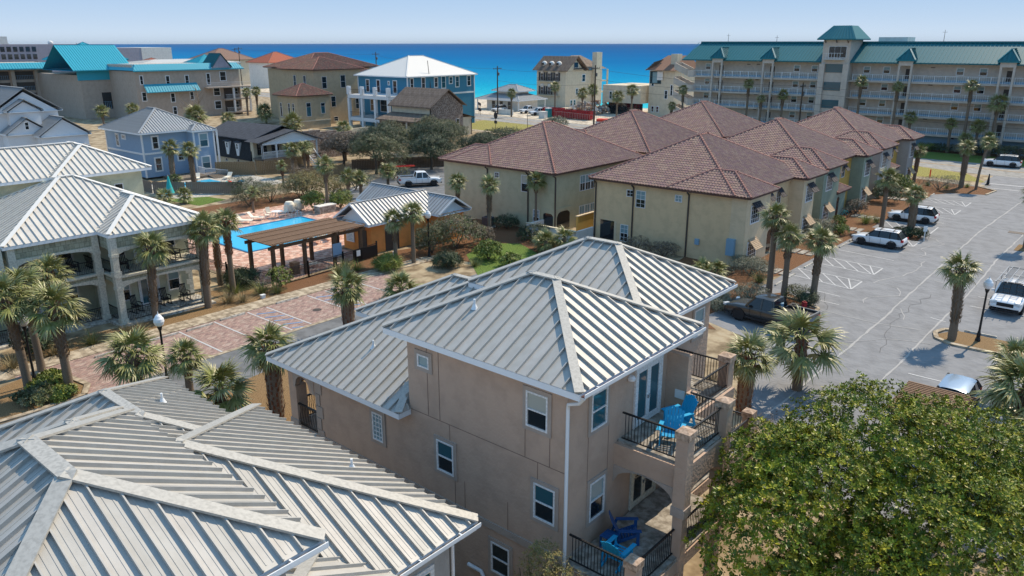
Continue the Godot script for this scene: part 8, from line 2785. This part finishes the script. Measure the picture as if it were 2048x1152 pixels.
	for q in [[56.2, -54.3], [57.6, -52.4]]:
		var c := thing("air_conditioner", ["outdoor air conditioner at the olive townhouse wall, left of two", "outdoor air conditioner at the olive townhouse wall, right of two"][k], "air conditioner", V(q[0], 0, q[1]))
		b = B.new()
		b.box(V(0, 0.05, 0), Vector3(1.2, 0.1, 1.2))
		obj("pad", b, M.concrete_new, c)
		b = B.new()
		b.box(V(0, 0.6, 0), Vector3(0.9, 0.95, 0.9))
		obj("cabinet", b, M.ac_grey, c)
		for i in 8:
			b = B.new()
			b.box(V(0, 0.22 + i * 0.11, 0), Vector3(0.93, 0.03, 0.93))
			obj("louvre", b, M.awning, c)
		b = B.new()
		b.lathe([Vector2(0.4, 1.07), Vector2(0.38, 1.12), Vector2(0.0, 1.12)], Vector3.ZERO, 14)
		obj("fan_guard", b, M.awning, c)
		k += 1
	# posts, signs
	t = thing("wooden_post", "pale round wooden post among the palms beside the pickup bay", "post", V(37.2, 0, -18.0))
	b = B.new()
	b.tube([V(0, 0, 0), V(0, 1.5, 0)], [0.09, 0.09], 9)
	obj("post", b, M.wood_slat, t)
	t = thing("bay_sign", "small white sign on a post in front of the short fat palm", "sign", V(80.0, 0, -17.0))
	b = B.new()
	b.tube([V(0, 0, 0), V(0, 1.2, 0)], [0.05, 0.05], 6)
	obj("post", b, M.white_paint, t)
	b = B.new()
	b.box(V(0, 1.2, 0), Vector3(0.04, 0.5, 0.35), Basis(Vector3.UP, 0.6))
	obj("board", b, M.sign_white, t)
	t = thing("traffic_bollard", "black tapered bollard at the car park entrance", "bollard", V(118.6, 0, -18.7))
	b = B.new()
	b.lathe([Vector2(0.32, 0), Vector2(0.32, 0.1), Vector2(0.2, 0.14), Vector2(0.06, 1.5), Vector2(0, 1.52)], Vector3.ZERO, 10)
	obj("cone", b, M.black_metal, t)
	t = thing("marker_post", "short red brown marker post on the dry verge", "post", V(119.8, 0, -26.0))
	b = B.new()
	b.box(V(0, 0.6, 0), Vector3(0.14, 1.2, 0.14))
	obj("post", b, M.orange_red, t)
	k = 0
	for q in [[128.5, -114.4, 3.2, 0.75], [134.7, -110.6, 3.0, 0.0], [144.3, -113.5, 1.2, 0.0], [122.9, -110.4, 1.2, 0.0], [153.6, -142.6, 3.0, 0.4], [151.5, -140.2, 3.0, 0.4]]:
		t = thing("road_sign", ["round dark backed road sign at the near edge of the coast road", "thin dark post at the road's near edge before the dumpsters", "short post on the road's near verge", "short dark post by the thicket", "sign post on the beach left of the pavilion", "second sign post on the beach left of the pavilion"][k], "sign", V(q[0], 0, q[1]))
		b = B.new()
		b.tube([V(0, 0, 0), V(0, q[2], 0)], [0.06, 0.06], 6)
		obj("post", b, M.brown_metal, t)
		if q[3] > 0:
			b = B.new()
			b.lathe([Vector2(0.0, -0.03), Vector2(q[3], -0.03), Vector2(q[3], 0.03), Vector2(0, 0.03)], V(0, q[2] - 0.3, 0), 14, V(1, 0, 0.3))
			obj("sign_plate", b, M.awning, t)
			b = B.new()
			b.box(V(0, q[2] - 1.7, 0), Vector3(0.08, 0.6, 0.8))
			obj("sign_plate", b, M.awning, t)
		k += 1
	# small pool yard
	t = thing("closed_umbrella", "closed teal patio umbrella in the small pool yard", "umbrella", V(44.8, 0, -93.4))
	b = B.new()
	b.lathe([Vector2(0.6, 0.35), Vector2(0.42, 0.9), Vector2(0.22, 1.7), Vector2(0.1, 2.3), Vector2(0.0, 2.5)], Vector3.ZERO, 8)
	obj("canopy", b, M.umbrella_teal, t)
	b = B.new()
	b.tube([V(0, 0, 0), V(0, 2.6, 0)], [0.03, 0.03], 6)
	obj("pole", b, M.white_paint, t)
	lounger("white lounger on the far edge of the small pool", V(53.0, 0, -102.0), -0.6, 0.8)
	lounger("white lounger at the small pool's right end", V(56.2, 0, -99.6), -1.0, 0.8)
	var rr := RandomNumberGenerator.new()
	rr.seed = 44
	k = 0
	for q in [["red pool toy on the small yard's terrace", "red_paint"], ["blue pool float on the small yard's terrace", "chair_blue"], ["orange pool toy on the small yard's terrace", "orange_red"], ["white cooler on the small yard's terrace", "white_paint"], ["teal pool toy on the small yard's terrace", "umbrella_teal"]]:
		var o := thing("pool_toy", q[0], "pool toy", V(rr.randf_range(52, 57), 0.01, rr.randf_range(-97, -93.5)), rr.randf() * 3)
		b = B.new()
		b.ball(V(0, 0.14, 0), V(rr.randf_range(0.3, 0.6), 0.14, rr.randf_range(0.2, 0.4)), 10, 6)
		obj("shell", b, M[q[1]], o)
	bicycle("teal bicycle leaning at the green townhouse's second door", V(85.9, 0.0, -26.2), 1.2, "umbrella_teal")
	bicycle("dark bicycle beside the teal one at the green townhouse", V(86.6, 0.0, -25.7), 1.0, "car_plastic")
	# building site by the shore
	k = 0
	for q in [[161.6, -124.0, 5.2, 0.15], [158.6, -118.2, 5.4, 0.1], [158.6, -112.6, 5.2, 0.0]]:
		t = thing("dumpster", ["red dumpster at the left end of the row before the demolished house", "red dumpster in the middle of the row, heaped with boards", "red dumpster at the right end of the row"][k], "dumpster", V(q[0], 0, q[1]), q[3], "red dumpsters in a row")
		b = B.new()
		for s in [-1.1, 1.1]: b.box(V(s, 1.15, 0), Vector3(0.1, 1.9, q[2]))
		for s in [-1.0, 1.0]: b.box(V(0, 1.15, s * q[2] * 0.5), Vector3(2.3, 1.9, 0.1))
		b.box(V(0, 0.25, 0), Vector3(2.2, 0.1, q[2]))
		obj("body", b, M.red_paint, t)
		b = B.new()
		for i in 5: b.box(V(-1.19, 1.15, (i - 2) * q[2] * 0.22), Vector3(0.08, 1.8, 0.14))
		obj("rib", b, M.red_paint, t)
		k += 1
	t = thing("portable_toilet", "teal portable toilet beside the red dumpsters", "portable toilet", V(157.6, 0, -122.6))
	b = B.new()
	b.box(V(0, 1.1, 0), Vector3(1.2, 2.2, 1.2))
	obj("cabin", b, M.green_wc, t)
	b = B.new()
	b.box(V(0, 2.28, 0), Vector3(1.3, 0.16, 1.3))
	obj("roof", b, M.white_paint, t)
	b = B.new()
	b.box(V(-0.62, 1.05, 0), Vector3(0.04, 1.9, 0.8))
	obj("door", b, M.green_wc, t)
	t = thing("utility_cabinet", "grey white utility cabinet left of the teal portable toilet", "cabinet", V(155.2, 0, -122.4))
	b = B.new()
	b.box(V(0, 0.8, 0), Vector3(1.2, 1.6, 1.8))
	b.box(V(0, 1.64, 0), Vector3(1.3, 0.08, 1.9))
	obj("shell", b, M.stucco_white, t)
	t = thing("white_garden_wall", "low white wall in front of the beach pavilion", "wall")
	block(t, "wall", "stucco_white", 156.6, 156.9, 0, 1.3, -138.5, -133.5)
	t = thing("mesh_fence", "wire mesh fence along the building site", "fence")
	for q in [[V(155.6, 0, -119.5), V(152.4, 0, -106)], [V(152.4, 0, -106), V(150.4, 0, -98)]]: railing(t, q[0], q[1], 1.9, {"mat": "rim", "sp": 0.6, "pw": 0.03, "rw": 0.05})
	t = thing("red_machine", "small red and white work machine on the road verge", "machine", V(147.5, 0, -99.5), 0.4)
	b = B.new()
	b.box(V(0, 1.5, 0), Vector3(2.0, 0.5, 2.4))
	obj("hood", b, M.orange_red, t)
	b = B.new()
	b.box(V(0, 0.85, 0), Vector3(1.7, 0.7, 2.8))
	obj("chassis", b, M.stucco_white, t)
	b = B.new()
	for s in [-0.8, 0.8]: b.lathe([Vector2(0.0, -0.1), Vector2(0.4, -0.1), Vector2(0.4, 0.1), Vector2(0.0, 0.1)], V(-0.9, 0.4, s), 12, V(1, 0, 0))
	obj("wheels", b, M.tyre, t)
	# utility poles and wires
	var P := [[147.2, -101.6, 13.2], [155.8, -138.0, 12.2], [150.6, -166.0, 14.6], [172.0, -205.0, 15.0], [180.0, -300.0, 16.2], [205.0, -345.0, 15.4]]
	var L := ["tall utility pole standing before the beige beach house's right side", "utility pole with equipment beside the beach pavilion", "utility pole rising behind the white roofed deep blue house", "utility pole right of the villa's roof over the sea", "utility pole left of the tan villa", "utility pole at the white red roofed house"]
	for i in P.size(): utility_pole(L[i], P[i][0], P[i][1], P[i][2])
	utility_pole("utility pole before the teal roofed condo's left half", 146.2, -55.0, 11.0, 1.2)
	utility_pole("thin utility pole far off over the turquoise condo's flat roof", 165, -420, 17.6)
	utility_pole("far utility pole above the turquoise condo's left roof", 150, -470, 17.8)
	k = 0
	for q in [[[146.2, -55.0, 10.4], [147.2, -101.6, 12.4]], [[146.2, -55.0, 9.2], [147.2, -101.6, 10.2]], [[146.2, -55.0, 8.0], [147.2, -101.6, 8.4]], [[146.2, -55.0, 10.4], [143.6, 10.0, 9.6]], [[146.2, -55.0, 9.2], [143.6, 10.0, 8.4]], [[146.2, -55.0, 7.4], [143.6, 10.0, 6.6]], [[146.2, -55.0, 6.2], [143.6, 10.0, 5.6]], [[147.2, -101.6, 12.4], [155.8, -138.0, 11.5]], [[147.2, -101.6, 9.2], [155.8, -138.0, 8.6]], [[155.8, -138.0, 11.5], [150.6, -166.0, 13.9]], [[150.6, -166.0, 13.9], [172.0, -205.0, 14.3]], [[172.0, -205.0, 14.3], [180.0, -300.0, 15.5]]]:
		wire(["upper wire from the condo pole to the tall roadside pole", "middle wire from the condo pole to the tall roadside pole", "lowest wire from the condo pole to the tall roadside pole", "top wire crossing in front of the condo's upper gallery", "second wire crossing in front of the condo", "third wire crossing in front of the condo", "lowest wire crossing in front of the condo", "upper wire from the tall pole to the pavilion pole", "lower wire from the tall pole to the pavilion pole", "wire from the pavilion pole to the pole behind the white roof", "wire from the white roof's pole to the next pole left", "wire running left over the villa's roof"][k], V(q[0][0], q[0][2], q[0][1]), V(q[1][0], q[1][2], q[1][1]), 0.7)
		k += 1
	# slatted pergola at the lower right
	t = thing("slatted_pergola", "pale slatted timber pergola at lower right between the evergreen and the palm", "pergola")
	for i in 20:
		b = B.new()
		b.box(V(34.2 + i * 0.2, 2.65, -6.3), Vector3(0.09, 0.1, 2.9))
		obj("slat", b, M.wood_slat, t)
	for z in [-7.3, -5.3]:
		b = B.new()
		b.box(V(36.1, 2.52, z), Vector3(4.2, 0.16, 0.1))
		obj("beam", b, M.wood_slat, t)
		for x in [34.4, 37.8]:
			b = B.new()
			b.box(V(x, 1.22, z), Vector3(0.14, 2.44, 0.14))
			obj("post", b, M.wood_slat, t)
	# path lights
	t = thing("path_marker", "small white marker by the grass clumps at the fence corner", "marker", V(29.6, 0, -49.4))
	b = B.new()
	b.box(V(0, 0.12, 0), Vector3(0.3, 0.24, 0.2))
	b.box(V(0, 0.27, 0), Vector3(0.36, 0.06, 0.26))
	obj("shell", b, M.sign_white, t)
	t = thing("bollard_light", "short white bollard light at the dark pool house door", "bollard", V(43.0, 0, -50.2))
	b = B.new()
	b.lathe([Vector2(0.07, 0), Vector2(0.07, 0.6), Vector2(0.09, 0.62), Vector2(0.09, 0.72), Vector2(0, 0.74)], Vector3.ZERO, 10)
	obj("post", b, M.sign_white, t)

func _ready():
	# camera
	var cam := Camera3D.new()
	cam.name = "camera"
	cam.fov = 40.53
	cam.near = 0.1
	cam.far = 20000.0
	cam.position = Vector3(0, 18, 0)
	cam.rotation = Vector3(deg_to_rad(-17.488), deg_to_rad(-49.5), 0)
	add_child(cam)
	cam.current = true
	# sky and exposure
	var env := Environment.new()
	var sky := Sky.new()
	var sm := ProceduralSkyMaterial.new()
	sm.sky_top_color = Color(0.54, 0.72, 0.90)
	sm.sky_horizon_color = Color(0.81, 0.87, 0.93)
	sm.sky_curve = 0.04
	sm.ground_bottom_color = Color(0.36, 0.36, 0.34)
	sm.ground_horizon_color = Color(0.70, 0.77, 0.84)
	sm.sun_angle_max = 20.0
	sm.energy_multiplier = 1.0
	sky.sky_material = sm
	env.background_mode = Environment.BG_SKY
	env.sky = sky
	env.background_energy_multiplier = 1.0
	env.tonemap_mode = Environment.TONE_MAPPER_LINEAR
	env.tonemap_exposure = 1.06
	env.sdfgi_enabled = true
	env.ssao_enabled = true
	env.ssil_enabled = true
	env.fog_enabled = true
	env.fog_density = 0.00003
	env.fog_light_color = Color(0.78, 0.86, 0.94)
	var we := WorldEnvironment.new()
	we.name = "environment"
	we.environment = env
	add_child(we)
	# sun: high over the sea on the right
	var sun := DirectionalLight3D.new()
	sun.name = "sun"
	sun.light_energy = 1.6
	sun.light_color = Color(1.0, 0.93, 0.83)
	sun.light_angular_distance = 0.5
	sun.shadow_enabled = true
	add_child(sun)
	var to_sun := Vector3(0.68, 0.74, 0.06).normalized()
	sun.look_at_from_position(to_sun * 100.0, Vector3.ZERO, Vector3.UP)

	materials()
	ground()
	main_house()
	near_house()
	sage_house()
	townhouses()
	clubhouse()
	fences()
	blue_cottage()
	white_cottage()
	black_house()
	villa()
	big_blue_house()
	brick_cottage()
	left_condo()
	far_left()
	beach_houses()
	right_condo()
	vehicles()
	small_things()
	planting()
